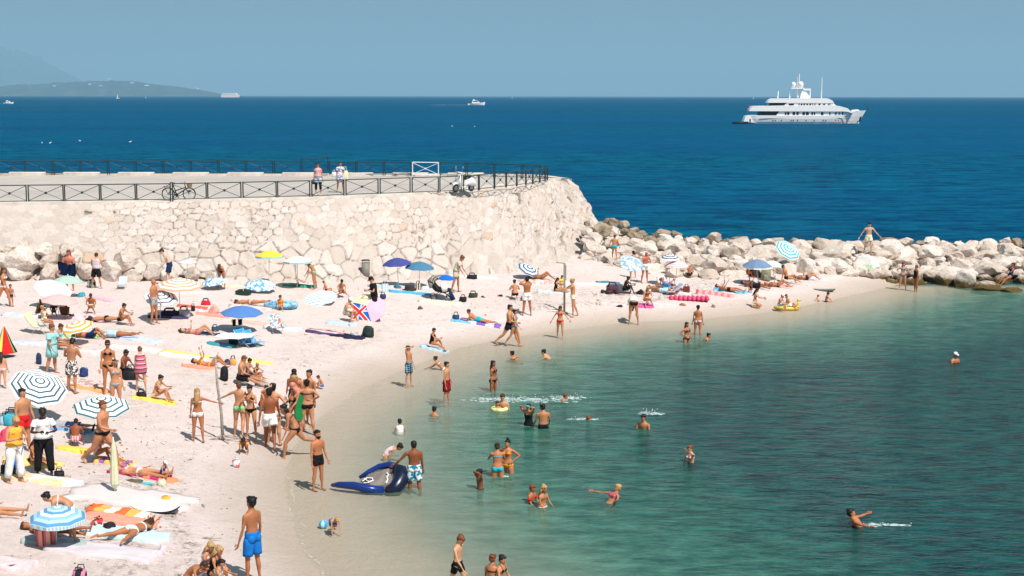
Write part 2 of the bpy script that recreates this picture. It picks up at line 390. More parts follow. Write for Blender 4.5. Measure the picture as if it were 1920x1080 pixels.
pits=np.clip((vnoise(Sg,Tg,4.2,41)-.80)/.06,0,1)*np.clip(vnoise(Sg,Tg,.5,42)*2-.9+rough_end*.9,0,1)*(Tg<3.9)
plaster=np.clip((28-Sg)/6,0,1)*np.clip((Tg-1.0)/1.0,0,1)   # smooth rendered stretch at the far left
rough_end=np.clip((Sg-45)/9,0,1)
relief=(edge**0.5)*(0.06+0.09*cid)*(np.where(sel,1.5,1.0))+0.09*(vnoise(Sg,Tg,3.1,14)-.5)+0.05*(vnoise(Sg,Tg,7,15)-.5)
relief*=(1-0.8*plaster); relief+=rough_end*(0.42*(vnoise(Sg,Tg,1.7,16)-.5)+0.22*(vnoise(Sg,Tg,4.3,17)-.5))+0.14*(vnoise(Sg,Tg,2.1,26)-.5)*np.clip(2-Tg,0,1)
relief*=np.clip((4.35-Tg)/0.35,0.15,1)
relief=relief-.10*pits+foot
Xw=Pw[:,:,0]+nrm[None,:,0]*relief; Yw=Pw[:,:,1]+nrm[None,:,1]*relief; Zw=Pw[:,:,2]+0.25*(relief-foot)*np.clip(tv*(1-tv)*4,0,1)[:,None]
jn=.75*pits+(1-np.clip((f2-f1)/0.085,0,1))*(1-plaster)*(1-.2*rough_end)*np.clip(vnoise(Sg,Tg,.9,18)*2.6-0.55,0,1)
m,nt,b=mat_base('limestone_masonry',0.95,0.1)
geo=node(nt,'ShaderNodeNewGeometry'); P=geo.outputs['Position']
nA=noise_n(nt,2.2,8,P,0.7).outputs[0]; nB=noise_n(nt,0.35,4,P,0.6).outputs[0]; nC=noise_n(nt,14,5,P,0.7).outputs[0]
c=ramp(nt,attr(nt,'cell'),[(0,(0.50,0.42,0.365)),(0.5,(0.555,0.475,0.425)),(0.95,(0.60,0.53,0.48)),(0.992,(0.52,0.37,0.26))]).outputs[0]
c=mixc(nt,ramp(nt,nA,[(0.33,0.45),(0.5,0)]).outputs[0],c,(0.44,0.35,0.27))
c=mixc(nt,ramp(nt,nB,[(0.5,0),(0.7,0.4)]).outputs[0],c,(0.60,0.47,0.40))
c=mixc(nt,attr(nt,'joint'),c,(0.16,0.12,0.09))  # shade of gaps and pits, with some dirt, put into the colour
nt.links.new(c,b.inputs['Base Color']); bump_n(nt,math_n(nt,'ADD',nC,nA),0.8,0.05,b); MWALL=m
qw=empty('quay_wall',(0,72,1.5),0,'tall pale limestone sea wall with irregular stones curving to a rounded end behind the beach','sea wall')
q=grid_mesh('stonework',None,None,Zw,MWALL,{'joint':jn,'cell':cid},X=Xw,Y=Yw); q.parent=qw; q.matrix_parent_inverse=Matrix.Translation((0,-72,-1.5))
# coping and deck
m,nt,b=mat_base('quay_paving',0.9,0.15)
geo=node(nt,'ShaderNodeNewGeometry'); P=geo.outputs['Position']
c=ramp(nt,noise_n(nt,0.8,6,P,0.65).outputs[0],[(0.35,(0.42,0.37,0.33)),(0.65,(0.50,0.445,0.40))]).outputs[0]
c=mixc(nt,ramp(nt,noise_n(nt,0.15,3,P).outputs[0],[(0.45,0),(0.6,0.5)]).outputs[0],c,(0.38,0.335,0.305))
nt.links.new(c,b.inputs['Base Color']); MDECK=m
ring=[Vector(p) for p in tt[::20]]
bm=bmesh.new(); vv=[bm.verts.new((p.x,p.y,ZQ-0.004)) for p in ring]; bm.faces.new(vv); bmesh.ops.triangulate(bm,faces=bm.faces)
dk=obj('quay_road',bm,MDECK); tag(dk,'grey asphalt road surface on top of the quay','road',kind='structure')
bm=bmesh.new(); iv=[]
n=len(ring)
def inset(i,d):
    a=ring[max(i-1,0)]; c=ring[min(i+1,n-1)]; t=(c-a); t.z=0; t.normalize(); return ring[i]+Vector((-t.y,t.x,0))*d
for i in range(n):
    iv.append([bm.verts.new(inset(i,0.0)+Vector((0,0,-.02))),bm.verts.new(inset(i,0.02)+Vector((0,0,0.12))),bm.verts.new(inset(i,0.55)+Vector((0,0,0.12))),bm.verts.new(inset(i,0.56)+Vector((0,0,-.01)))])
for i in range(n-1):
    for k in range(3): bm.faces.new((iv[i][k],iv[i+1][k],iv[i+1][k+1],iv[i][k+1]))
cp=obj('coping',bm,M((0.60,0.53,0.46),0.95,0.1,0.2,1.5,'coping_stone'),qw); cp.matrix_parent_inverse=Matrix.Translation((0,-72,-1.5))
# pale kerb strips painted on the deck behind the railing
bm=bmesh.new()
Wp=0
front=[Vector(p) for p in tt[:int(len(tt)*0.5)] if p[1]<92 and p[0]>-40]
k=0
acc=0; seg=[]
def strip_pts(d0,d1,i0,i1):
    for i in range(i0,i1):
        a=front[i]; c=front[i+1]; t=(c-a); t.z=0
        if t.length<1e-6: continue
        t.normalize(); nn=Vector((-t.y,t.x,0))
        v=[a+nn*d0,c+nn*d0,c+nn*d1,a+nn*d1]
        bm.faces.new([bm.verts.new((q_.x,q_.y,ZQ+0.006)) for q_ in v])
i=0; L=len(front)
while i<L-60:
    if front[i].x>-3: break
    strip_pts(1.7,2.9,i,i+36); i+=72
bmesh.ops.remove_doubles(bm,verts=bm.verts,dist=0.002)
mk=obj('parking_markings',bm,M((0.60,0.53,0.47),0.9,0.1,0.15,2,'worn_white_paint')); tag(mk,'worn pale parking strips on the quay road behind the railing','road marking',kind='structure')
# sea-side parapet blocks
pb=[]
for k in range(12):
    x0=30+101.5*k if k<10 else 0
    if k>=9: break
    a=at(x0,327,ZQ); b2=at(x0+66,327,ZQ)
    cx=(a.x+b2.x)/2; w_=b2.x-a.x
    bm=bmesh.new(); box(bm,(0,0,0.09),(w_,0.5,0.30),bev=0.04)
    o=obj('parapet_block',bm,M((0.60,0.53,0.46),0.95,0.1,0.2,1.5,'coping_stone'),loc=(cx,100.4,ZQ))
    tag(o,['low concrete kerb block on the seaward quay edge, '+s for s in ('leftmost','second from the left','third from the left','fourth from the left','fifth from the left','sixth from the left','behind the two women','left of the scooter','behind the scooter')][k],'kerb block','kerb blocks along the seaward quay edge')
# ---- hills ----
def ridge(name,pts,Y,depthY,mat,label):
    bm=bmesh.new(); prev=None
    r=random.Random(3)
    cols=[]
    for i in range(len(pts)-1):
        for s in range(14):
            f=s/14; px=pts[i][0]*(1-f)+pts[i+1][0]*f; py=pts[i][1]*(1-f)+pts[i+1][1]*f
            cols.append((px,py))
    cols.append(pts[-1])
    for j,(px,py) in enumerate(cols):
        p=atY(px,py,Y); hh=max(p.z,1)*(1+0.07*(r.random()-.5))
        c=[]
        for q_ in range(7):
            f=q_/6; yy=Y-depthY+depthY*2*f*0.5
            zz=hh*(math.sin(f*PI/2))**0.8 + hh*0.10*noise.noise(Vector((px*0.05,f*4,1)))*(0<q_<6)
            c.append(bm.verts.new((p.x*yy/Y,yy,zz if q_ else -3)))
        c.append(bm.verts.new((p.x*1.15,Y*1.15,-3)))
        if prev:
            for q_ in range(7): bm.faces.new((prev[q_],c[q_],c[q_+1],prev[q_+1]))
        prev=c
    o=obj(name,bm,mat,smooth=True); tag(o,label,'hill',kind='structure'); return o
m,nt,b=mat_base('wooded_hillside',1,0)
geo=node(nt,'ShaderNodeNewGeometry')
c=ramp(nt,noise_n(nt,0.0035,9,geo.outputs['Position'],0.7).outputs[0],[(0.4,(0.012,0.03,0.032)),(0.55,(0.035,0.06,0.05)),(0.72,(0.22,0.19,0.15))]).outputs[0]  # bluish tones put some distance haze into the woodland colour
nt.links.new(c,b.inputs['Base Color'])
HILLY=26000
ridge('hills',[(-500,160),(-200,150),(-60,162),(0,162),(30,159),(70,158),(110,155),(160,153),(215,151),(250,152),(290,158),(330,162),(370,168),(400,173),(425,179)],HILLY,2500,m,'low wooded headland on the horizon')
ridge('mountains',[(-700,60),(-300,70),(-120,96),(-40,88),(0,90),(40,97),(80,112),(110,132),(150,150),(200,172),(230,180)],52000,8000,m,'faint mountain slope far behind the headland')
# ---- haze ----
bm=bmesh.new(); box(bm,(0,0,0),(1,1,1)); 
m=bpy.data.materials.new('sea_haze'); m.use_nodes=True; nt=m.node_tree; nt.nodes.clear()
out=node(nt,'ShaderNodeOutputMaterial'); pv=node(nt,'ShaderNodeVolumePrincipled'); pv.inputs['Color'].default_value=(0.42,0.66,0.80,1); pv.inputs['Density'].default_value=4.5e-5
pv.inputs['Anisotropy'].default_value=0.0
nt.links.new(pv.outputs[0],out.inputs['Volume'])
hzo=obj('haze',bm,m); hzo.scale=(90000,98000,1950); hzo.location=(0,98000/2-6000,1950/2-6)
tag(hzo,'thin sea haze fading the far headland','haze',kind='stuff')
# ================= PEOPLE =================
def RX(a): return Matrix.Rotation(R(a),3,'X')
def RY(a): return Matrix.Rotation(R(a),3,'Y')
def RZ(a): return Matrix.Rotation(R(a),3,'Z')
# pose: lean (forward bend), roll, rp (whole-body pitch), np/ny head, L/R leg (flex,abduct,knee), la/ra arm ('a',flex,abd,elbow,twist) or ('t',x,y,z[,elbow pole])
POSES={
 'stand':dict(L=(3,3,4),R=(-2,3,3),la=('a',4,9,12,0),ra=('a',0,9,15,0)),
 'standwide':dict(L=(4,11,4),R=(-3,11,4),la=('a',25,16,60,0),ra=('a',20,16,60,0),lean=8,np=20),
 'walk':dict(L=(22,2,12),R=(-20,2,18),la=('a',-22,9,15,0),ra=('a',24,9,22,0),lean=3),
 'stride':dict(L=(32,2,14),R=(-28,3,24),la=('a',-12,9,45,-20),ra=('a',20,9,65,-20),lean=4),
 'armsout':dict(L=(14,3,14),R=(-14,3,8),la=('a',18,38,14,0),ra=('a',-12,30,10,0),lean=3,np=22),
 'hips':dict(L=(2,7,3),R=(-1,7,3),la=('t',.115,-.02,.09),ra=('t',-.115,-.02,.09)),
 'lookdown':dict(L=(2,4,3),R=(-4,5,6),la=('t',.07,-.16,.12),ra=('t',-.05,-.16,.13),lean=6,np=35),
 'phone':dict(L=(0,7,0),R=(2,7,2),la=('t',.03,-.13,.33),ra=('t',-.03,-.13,.34),lean=-2,np=10),
 'armhead':dict(L=(2,4,3),R=(-2,4,3),la=('a',2,8,10,0),ra=('t',-.02,-.08,.42),lean=-2),
 'faces':dict(L=(2,4,3),R=(-2,4,3),la=('t',.03,-.09,.40),ra=('t',-.03,-.09,.40),lean=4),
 'holdpole':dict(L=(0,4,0),R=(-2,4,2),la=('a',5,9,14,0),ra=('a',12,68,18,0)),
 'holdpoleL':dict(L=(4,5,6),R=(-14,4,22),ra=('a',5,12,30,0),la=('a',12,62,14,0)),
 'reach':dict(L=(2,4,3),R=(-12,4,10),la=('a',72,4,8,0),ra=('a',66,4,18,0),lean=4),
 'bend':dict(L=(-8,5,4),R=(2,6,6),lean=78,la=('a',66,6,10,0),ra=('a',78,6,12,0),np=-10),
 'bendhalf':dict(L=(0,5,8),R=(-8,5,4),lean=50,la=('a',48,8,18,0),ra=('a',55,8,25,0),np=5),
 'bendlow':dict(L=(8,6,6),R=(4,7,6),lean=112,la=('a',98,6,8,0),ra=('a',104,6,8,0),np=10),
 'leanfwd':dict(L=(14,5,16),R=(4,5,10),lean=34,la=('a',40,8,35,0),ra=('a',30,8,40,0),np=18),
 'run':dict(L=(38,3,30),R=(-40,4,38),lean=38,la=('a',40,10,20,0),ra=('a',-10,14,18,0),np=-10),
 'squat':dict(L=(112,10,132),R=(112,10,132),lean=30,la=('a',55,10,50,-20),ra=('a',55,10,50,-20),np=10,foot=20),
 'squatback':dict(L=(108,12,132),R=(108,12,132),lean=28,la=('t',.06,-.2,.15),ra=('t',-.06,-.2,.15),np=10,foot=25),
 'sitknees':dict(L=(118,6,98),R=(112,6,88),lean=24,la=('t',.06,-.30,.16),ra=('t',-.06,-.29,.13),np=8,foot=-8),
 'sitknee1':dict(L=(112,8,92),R=(78,10,22),lean=12,la=('a',35,10,25,0),ra=('t',-.05,-.26,.14),np=10),
 'sitfront':dict(L=(105,26,108),R=(105,26,108),lean=24,la=('t',.06,-.24,.06),ra=('t',-.06,-.24,.06),np=12),
 'sitcross':dict(L=(84,48,120),R=(84,48,120),lean=20,la=('t',.07,-.2,.03),ra=('t',-.07,-.2,.03),np=20,foot=10),
 'sitlegs':dict(L=(86,5,8),R=(84,5,14),lean=12,la=('t',.06,-.26,.06),ra=('t',-.07,-.24,.06),np=20),
 'sitback':dict(L=(108,8,88),R=(84,8,16),lean=-24,la=('a',-38,14,2,0),ra=('a',-38,14,2,0),np=-4),
 'chair':dict(L=(82,5,78),R=(80,5,74),lean=-12,la=('a',30,8,60,-20),ra=('a',30,8,60,-20),np=8),
 'lounge':dict(rp=-50,L=(46,5,22),R=(54,5,40),lean=4,la=('a',30,8,60,-20),ra=('a',30,8,60,-20),np=10),
 'supine':dict(rp=-88,L=(2,5,2),R=(0,6,3),la=('a',4,16,6,0),ra=('a',2,18,8,0),np=8),
 'supknees':dict(rp=-86,L=(50,5,94),R=(32,6,66),la=('a',10,14,12,0),ra=('a',30,14,60,0),np=6),
 'supread':dict(rp=-84,L=(62,5,104),R=(38,7,70),la=('a',72,5,46,0),ra=('a',72,5,46,0),np=14,lean=6),
 'prone':dict(rp=90,L=(0,7,4),R=(0,7,3),la=('a',150,28,70,0),ra=('a',150,28,70,0),np=-8,foot=-55),
 'pronelb':dict(rp=82,lean=-34,L=(4,6,4),R=(4,6,3),la=('a',64,10,86,0),ra=('a',64,10,86,0),np=-42,foot=-55),
 'side':dict(rp=-78,roll=10,L=(22,6,30),R=(10,5,14),la=('a',60,10,50,0),ra=('a',30,8,40,0),np=16),
 'kneel':dict(L=(62,5,146),R=(60,6,144),lean=8,la=('t',.07,-.26,.14),ra=('t',-.06,-.28,.12),np=18,foot=-50),
 'crawl':dict(rp=52,L=(92,8,112),R=(92,8,112),lean=22,la=('a',78,6,6,0),ra=('a',82,6,8,0),np=-4,foot=-50),
 'stretch':dict(L=(0,5,2),R=(0,5,2),la=('t',.03,.07,.40),ra=('t',-.13,-.06,.09),lean=0),
 'float':dict(rp=-38,L=(30,8,16),R=(20,8,14),la=('a',26,62,12,0),ra=('a',26,62,12,0),np=26),
 'swim':dict(rp=46,L=(0,8,8),R=(6,8,14),lean=-4,la=('a',95,28,18,0),ra=('a',80,30,30,0),np=-36,foot=-55),
 'swimside':dict(rp=70,L=(0,8,8),R=(6,8,14),lean=-8,la=('a',150,18,8,0),ra=('a',20,30,30,0),np=-58,foot=-55),
 'wading':dict(L=(6,4,8),R=(-4,4,6),la=('a',18,14,30,0),ra=('a',22,14,36,0),lean=5,np=10),
 'climb':dict(L=(38,5,50),R=(-4,6,6),lean=16,la=('a',30,30,40,0),ra=('a',20,18,20,0),np=10),
 'carry':dict(L=(2,4,3),R=(-6,5,6),la=('a',28,6,80,-20),ra=('a',10,12,30,0),lean=2,np=8),
 'pushpram':dict(L=(8,4,8),R=(-10,4,6),lean=30,la=('a',48,8,14,0),ra=('a',42,8,20,0),np=12),
 'hug':dict(L=(2,4,3),R=(-2,4,3),la=('t',.04,-.17,.22),ra=('t',-.04,-.17,.20),lean=6,np=12),
}
SPINE=[(-.045,0,(.052,.050),(.054,.052)),(-.010,0,(.088,.066),(.096,.070)),(.030,.08,(.092,.064),(.100,.070)),(.100,.42,(.080,.055),(.070,.050)),(.165,.75,(.088,.062),(.077,.056)),(.225,1,(.098,.067),(.084,.062)),(.268,1,(.092,.054),(.080,.049)),(.292,1,(.046,.042),(.038,.036)),(.325,1,(.031,.034),(.026,.029))]
def skeleton(H,sex,pose,build=1.0,kid=False):
    p=dict(lean=0,roll=0,rp=0,np=0,ny=0,foot=0); p.update(pose)
    Rp=RX(p['rp'])@RY(p['roll'])
    k={}
    hs=1.0
    pts=[];rad=[];prevz=0;pos=Vector((0,0,0))
    zs=[s[0] for s in SPINE]
    # integrate the spine from the hip upwards
    cur=Vector((0,0,0)); out=[]
    lastz=0.0
    for (z,wt,mm,ff) in SPINE:
        rr=ff if sex=='f' else mm
        Rl=Rp@RX(p['lean']*wt)
        if z<=0: q=Rp@Vector((0,0,z))
        else:
            step=z-lastz; cur=cur+(Rl@Vector((0,0,step))); lastz=z; q=cur.copy()
        out.append((q*H,(rr[0]*H*build,rr[1]*H*build),Rl))
    k['spine']=out; Rc=out[6][2]
    base=out[6][0]
    sw=(.105 if sex=='m' else .092)*H*(0.5+0.5*build)
    hw=(.050 if sex=='m' else .054)*H
    k['Rp']=Rp; k['Rc']=Rc
    lk=0.92 if kid else 1.0
    UA,FA,TH,SH=.168*H*lk,.148*H*lk,.245*H*lk,.232*H*lk
    for sd,sx in (('l',1),('r',-1)):
        S=base+Rc@Vector((sx*sw,0,-.008*H))
        a=p[sd+'a']
        if a[0]=='a':
            _,fl,ab,el,tw=a
            Ra=Rc@RY(-sx*ab)@RX(-fl)@RZ(sx*tw)
            E=S+Ra@Vector((0,0,-UA)); Rf=Ra@RX(-el); W=E+Rf@Vector((0,0,-FA))
        else:
            Tg=Rp@RX(p['lean']*0.5)@Vector((a[1],a[2],a[3]))*H if a[3]>0.3 or p['lean']==0 else Rp@Vector((a[1],a[2],a[3]))*H
            d=Tg-S; L=min(d.length,(UA+FA)*0.985); d.normalize(); Tg=S+d*L
            pole=Rc@Vector((sx*0.8,0.45,-0.6)); pole=(pole-d*pole.dot(d)).normalized()
            c=(UA*UA+L*L-FA*FA)/(2*L); h=math.sqrt(max(UA*UA-c*c,0)); E=S+d*c+pole*h; W=Tg
            zf=(W-E).normalized(); Rf=None
        fd=(W-E).normalized()
        bendn=(Rc@Vector((0,-1,0))); bendn=(bendn-fd*bendn.dot(fd)); 
        if bendn.length<1e-3: bendn=fd.orthogonal()
        bendn.normalize()
        k['arm'+sd]=(S,E,W,fd,bendn)
        fl,ab,kn=p['L' if sd=='l' else 'R']
        Hh=Rp@Vector((sx*hw,0,-.01*H)); Rl=Rp@RY(-sx*ab)@RX(-fl)
        K=Hh+Rl@Vector((0,0,-TH)); Rs=Rl@RX(kn); A=K+Rs@Vector((0,0,-SH))
        Rft=Rs@RX(-p['foot'] if p['foot']<0 else p['foot']) if False else Rs@RX(-p['foot'])
        fw=(Rft@Vector((0,-1,-0.22))).normalized(); dn=(Rft@Vector((0,0,-1)))
        if p['foot']==0 and p['rp']==0:   # flat on the ground
            f0=Rs@Vector((0,-1,0)); f0.z=0
            if f0.length<0.3: f0=Rp@Vector((0,-1,0)); f0.z=0
            lift=max(0,kn-fl-18) if fl<0 else 0
            f0.normalize(); fw=(f0+Vector((0,0,-0.06-0.02*lift))).normalized(); dn=Vector((0,0,-1))
        k['leg'+sd]=(Hh,K,A,fw,dn,Rs)
    nk=out[8][0]; Rh=Rc@RX(p['np']-p['lean']*0.35*(1 if p['lean']<90 and p['rp']==0 else 0))@RZ(p['ny'])
    hsz=(1.22 if kid else 1.0)
    k['head']=(nk+Rh@Vector((0,-.008*H,.052*H*hsz)),Rh,hsz)
    k['neck']=nk
    return k
def limbs(k,sd,H,sex,build):
    b=build*(0.9 if sex=='f' else 1.0)
    S,E,W,fd,bn=k['arm'+sd]
    arm=([S+(E-S)*-.04,S+(E-S)*.2,S+(E-S)*.55,E,E+(W-E)*.28,W],[.026*H*b,.030*H*b,.026*H*b,.0195*H*b,.0225*H*b,.0145*H*b])
    Hh,K,A,fw,dn,Rs=k['leg'+sd]
    bl=build*(1.03 if sex=='f' else 1.0)
    back=Rs@Vector((0,1,0))
    leg=([Hh+(K-Hh)*.0,Hh+(K-Hh)*.22,Hh+(K-Hh)*.6,K,K+(A-K)*.3+back*.006*H,K+(A-K)*.65,A],[.050*H*bl,.054*H*bl,.043*H*bl,.031*H*bl,.0335*H*bl,.023*H*bl,.018*H*bl])
    return arm,leg
def fingers(bm,W,fd,bn,H,sx,curl=28,seg=5):
    side=fd.cross(bn).normalized()
    pal=W+fd*.052*H
    for i,(o,l) in enumerate(((-.0155,.036),(-.005,.044),(.0055,.041),(.015,.032))):
        b0=pal+side*o*H-fd*.012*H; c=math.radians(curl*(0.7+0.2*i)); 
        m1=b0+fd*(.012*H)+ (fd*math.cos(c*.5)+bn*math.sin(c*.5))*l*.55*H; m2=m1+(fd*math.cos(c*1.4)+bn*math.sin(c*1.4))*l*.5*H
        tube(bm,[b0,m1,m2],[.0052*H,.0048*H,.0036*H],seg=seg)
    t0=W+fd*.014*H-side*sx*.012*H; d=(fd*.72-side*sx*.6+bn*.35).normalized()
    tube(bm,[t0,t0+d*.022*H,t0+(d+fd*.35).normalized()*.042*H],[.0068*H,.006*H,.0042*H],seg=seg)
def body_raw(k,H,sex,build):
    bm=bmesh.new()
    sp=k['spine']
    side=k['Rp']@Vector((1,0,0))
    tube(bm,[s[0] for s in sp],[s[1] for s in sp],side=side,seg=14)
    nk=k['neck']; hc,Rh,hsz=k['head']
    tube(bm,[sp[6][0],nk,nk+(hc-nk)*.7],[(.04*H,.038*H),(.029*H,.031*H),(.028*H,.03*H)],side=side,seg=10)
    h=H*hsz
    ell(bm,hc+Rh@Vector((0,.006*h,.012*h)),(.0455*h,.056*h,.052*h),Rh,14,10)
    ell(bm,hc+Rh@Vector((0,-.012*h,-.022*h)),(.035*h,.040*h,.044*h),Rh,12,8)     # jaw
    ell(bm,hc+Rh@Vector((0,-.052*h,-.008*h)),(.0075*h,.012*h,.015*h),Rh,8,6)       # nose
    for sx in (-1,1): ell(bm,hc+Rh@Vector((sx*.046*h,.004*h,-.006*h)),(.006*h,.012*h,.017*h),Rh,6,5)
    if sex=='f':
        Rc=sp[5][2]
        for sx in (-1,1): ell(bm,sp[5][0]+Rc@Vector((sx*.040*H,-.044*H,-.012*H)),(.036*H,.030*H,.034*H),Rc,10,8)
    for sx in (-1,1):
        ell(bm,sp[1][0]+k['Rp']@Vector((sx*.046*H,.030*H,-.006*H)),(.046*H*build,.042*H*build,.046*H),k['Rp'],10,8)
    for sd,sx in (('l',1),('r',-1)):
        arm,leg=limbs(k,sd,H,sex,build)
        # trapezius to shoulder
        tube(bm,[sp[6][0]+(sp[7][0]-sp[6][0])*.5,arm[0][1]],[.032*H,.027*H*build],seg=8)
        tube(bm,arm[0],arm[1],seg=9); tube(bm,leg[0],leg[1],seg=10)
        S,E,W,fd,bn=k['arm'+sd]; sdv=fd.cross(bn)
        tube(bm,[W-fd*.012*H,W+fd*.018*H,W+fd*.050*H],[(.013*H,.011*H),(.020*H,.010*H),(.021*H,.009*H)],side=sdv,seg=8)
        Hh,K,A,fw,dn,Rs=k['leg'+sd]
        sv=fw.cross(dn)
        c=A+dn*.022*H
        tube(bm,[c-fw*.030*H,c,c+fw*.055*H-dn*-.004*H,c+fw*.105*H+dn*.006*H],[(.016*H,.016*H),(.020*H,.019*H),(.024*H,.015*H),(.020*H,.008*H)],side=sv,seg=8)
    return bm
# garments --------------------------------------------------------------
def subspine(k,z0,z1,infl,H,flare=0,n=7):
    zs=[s[0] for s in SPINE]
    P=[];Rr=[]
    for i in range(n):
        z=z0+(z1-z0)*i/(n-1)
        z=min(max(z,zs[0]),zs[-1]); j=max(0,min(len(zs)-2,int(np.searchsorted(zs,z))-1)); f=(z-zs[j])/(zs[j+1]-zs[j])
        a=k['spine'][j]; b=k['spine'][j+1]
        P.append(a[0].lerp(b[0],f)); g=infl+flare*(1-i/(n-1))
        Rr.append(((a[1][0]*(1-f)+b[1][0]*f)+g*H,(a[1][1]*(1-f)+b[1][1]*f)+g*H))
    return P,Rr
def sublimb(ch,t0,t1,g):
    pts,rad=ch; n=len(pts)-1
    L=[0]
    for i in range(n): L.append(L[-1]+(pts[i+1]-pts[i]).length)
    tot=L[-1]; P=[];Q=[]
    for q in range(7):
        t=(t0+(t1-t0)*q/6)*tot
        j=max(0,min(n-1,max(i for i in range(n+1) if L[i]<=t+1e-9) if t<tot else n-1)); f=(t-L[j])/(L[j+1]-L[j])
        P.append(pts[j].lerp(pts[j+1],f)); gg=g[0]+(g[1]-g[0])*q/6 if isinstance(g,tuple) else g
        Q.append(rad[j]*(1-f)+rad[j+1]*f+gg)
    return P,Q
def garment(kind,k,H,sex,build):
    bm=bmesh.new(); side=k['Rp']@Vector((1,0,0)); Rp=k['Rp']; sp=k['spine']
    LB={s:limbs(k,s,H,sex,build) for s in 'lr'}
    def torso(z0,z1,infl,flare=0): P,Q=subspine(k,z0,z1,infl,H,flare); tube(bm,P,Q,side=side,seg=16)
    def bum(g):
        for sx in (-1,1): ell(bm,sp[1][0]+Rp@Vector((sx*.046*H,.031*H,-.006*H)),(.046*H*build+g*H,.042*H*build+g*H,.046*H+g*H),Rp,12,9)
    if kind in('brief','bottom'):
        torso(-.045,.018 if kind=='bottom' else .04,.0085); bum(.006)
        if kind=='brief':
            for s in 'lr': tube(bm,*sublimb(LB[s][1],-0.0,.12,.009*H),seg=12)
    elif kind=='trunks':
        torso(-.04,.058,.011); bum(.008)
        for s in 'lr': tube(bm,*sublimb(LB[s][1],0.0,.40,(.008*H,.024*H)),seg=12)
    elif kind=='shorts':
        torso(-.04,.058,.011); bum(.007)
        for s in 'lr': tube(bm,*sublimb(LB[s][1],0.0,.26,(.008*H,.018*H)),seg=12)
    elif kind=='jammer':
        torso(-.04,.055,.006); bum(.005)
        for s in 'lr': tube(bm,*sublimb(LB[s][1],0.0,.22,.0055*H),seg=12)
    elif kind=='pants':
        torso(-.04,.075,.011); bum(.008)
        for s in 'lr': tube(bm,*sublimb(LB[s][1],0.0,.90,(.010*H,.020*H)),seg=12)
    elif kind=='leggings':
        torso(-.04,.06,.006)
        for s in 'lr': tube(bm,*sublimb(LB[s][1],0.0,.72,.006*H),seg=12)
    elif kind=='top':
        Rc=sp[5][2]
        torso(.198,.212,.004)
        for sx in (-1,1):
            ell(bm,sp[5][0]+Rc@Vector((sx*.040*H,-.046*H,-.013*H)),(.034*H,.031*H,.030*H),Rc,10,8)
            tube(bm,[sp[5][0]+Rc@Vector((sx*.045*H,-.066*H,.005*H)),sp[6][0]+Rc@Vector((sx*.05*H,-.03*H,.022*H)),sp[6][0]+Rc@Vector((sx*.03*H,.035*H,.03*H))],.0035*H,seg=5)
    elif kind=='one':
        torso(-.045,.235,.006); bum(.004)
        Rc=sp[5][2]
        for sx in (-1,1):
            ell(bm,sp[5][0]+Rc@Vector((sx*.040*H,-.046*H,-.010*H)),(.037*H,.032*H,.036*H),Rc,10,8)
            tube(bm,[sp[5][0]+Rc@Vector((sx*.055*H,-.05*H,.015*H)),sp[6][0]+Rc@Vector((sx*.06*H,-.01*H,.034*H)),sp[5][0]+Rc@Vector((sx*.055*H,.06*H,.0*H))],.007*H,seg=6)
    elif kind in('tee','tank'):
        torso(.02,.283,.013,.008)
        if sex=='f':
            Rc=sp[5][2]
            for sx in (-1,1): ell(bm,sp[5][0]+Rc@Vector((sx*.040*H,-.046*H,-.010*H)),(.042*H,.036*H,.040*H),Rc,10,8)
        if kind=='tee':
            for s in 'lr':
                tube(bm,*sublimb(LB[s][0],0.0,.30,(.010*H,.018*H)),seg=12)
                tube(bm,[sp[6][0],LB[s][0][0][1]],[.04*H,.038*H*build],seg=10)
    elif kind=='dress':
        torso(.05,.275,.013)
        for sx in (-1,1): ell(bm,sp[5][0]+sp[5][2]@Vector((sx*.040*H,-.046*H,-.010*H)),(.042*H,.036*H,.040*H),sp[5][2],10,8)
        a=sp[2][0]; d=(sp[1][0]-sp[3][0]).normalized()
        if abs(k['legl'][1].z-k['legr'][1].z)<.2*H: d=((k['legl'][1]+k['legr'][1])/2-a).normalized()
        tube(bm,[a-d*.08*H,a,a+d*.1*H,a+d*.22*H],[(.085*H,.065*H),(.112*H,.085*H),(.128*H,.10*H),(.14*H,.115*H)],side=side,seg=16)
        for s in 'lr':
            tube(bm,*sublimb(LB[s][0],0.0,.34,(.012*H,.028*H)),seg=12); tube(bm,[sp[6][0],LB[s][0][0][1]],[.04*H,.038*H],seg=10)
    elif kind=='wrap':
        torso(-.03,.25,.018)
        a=sp[2][0]; d=((k['legl'][1]+k['legr'][1])/2-a).normalized()
        tube(bm,[a-d*.04*H,a+d*.06*H,a+d*.16*H],[(.105*H,.085*H),(.12*H,.095*H),(.125*H,.10*H)],side=side,seg=16)
    elif kind in('armband_l','armband_r'):
        for s in kind[-1]:
            P,Q=sublimb(LB[s][0],.22,.42,.022*H); Q[0]*=.75; Q[-1]*=.75; tube(bm,P,Q,seg=12)
    elif kind in('glasses','mask','snorkel','beard'):
        hc,Rh,hsz=k['head']; h=H*hsz; L_=lambda x,y,z: hc+Rh@Vector((x*h,y*h,z*h))
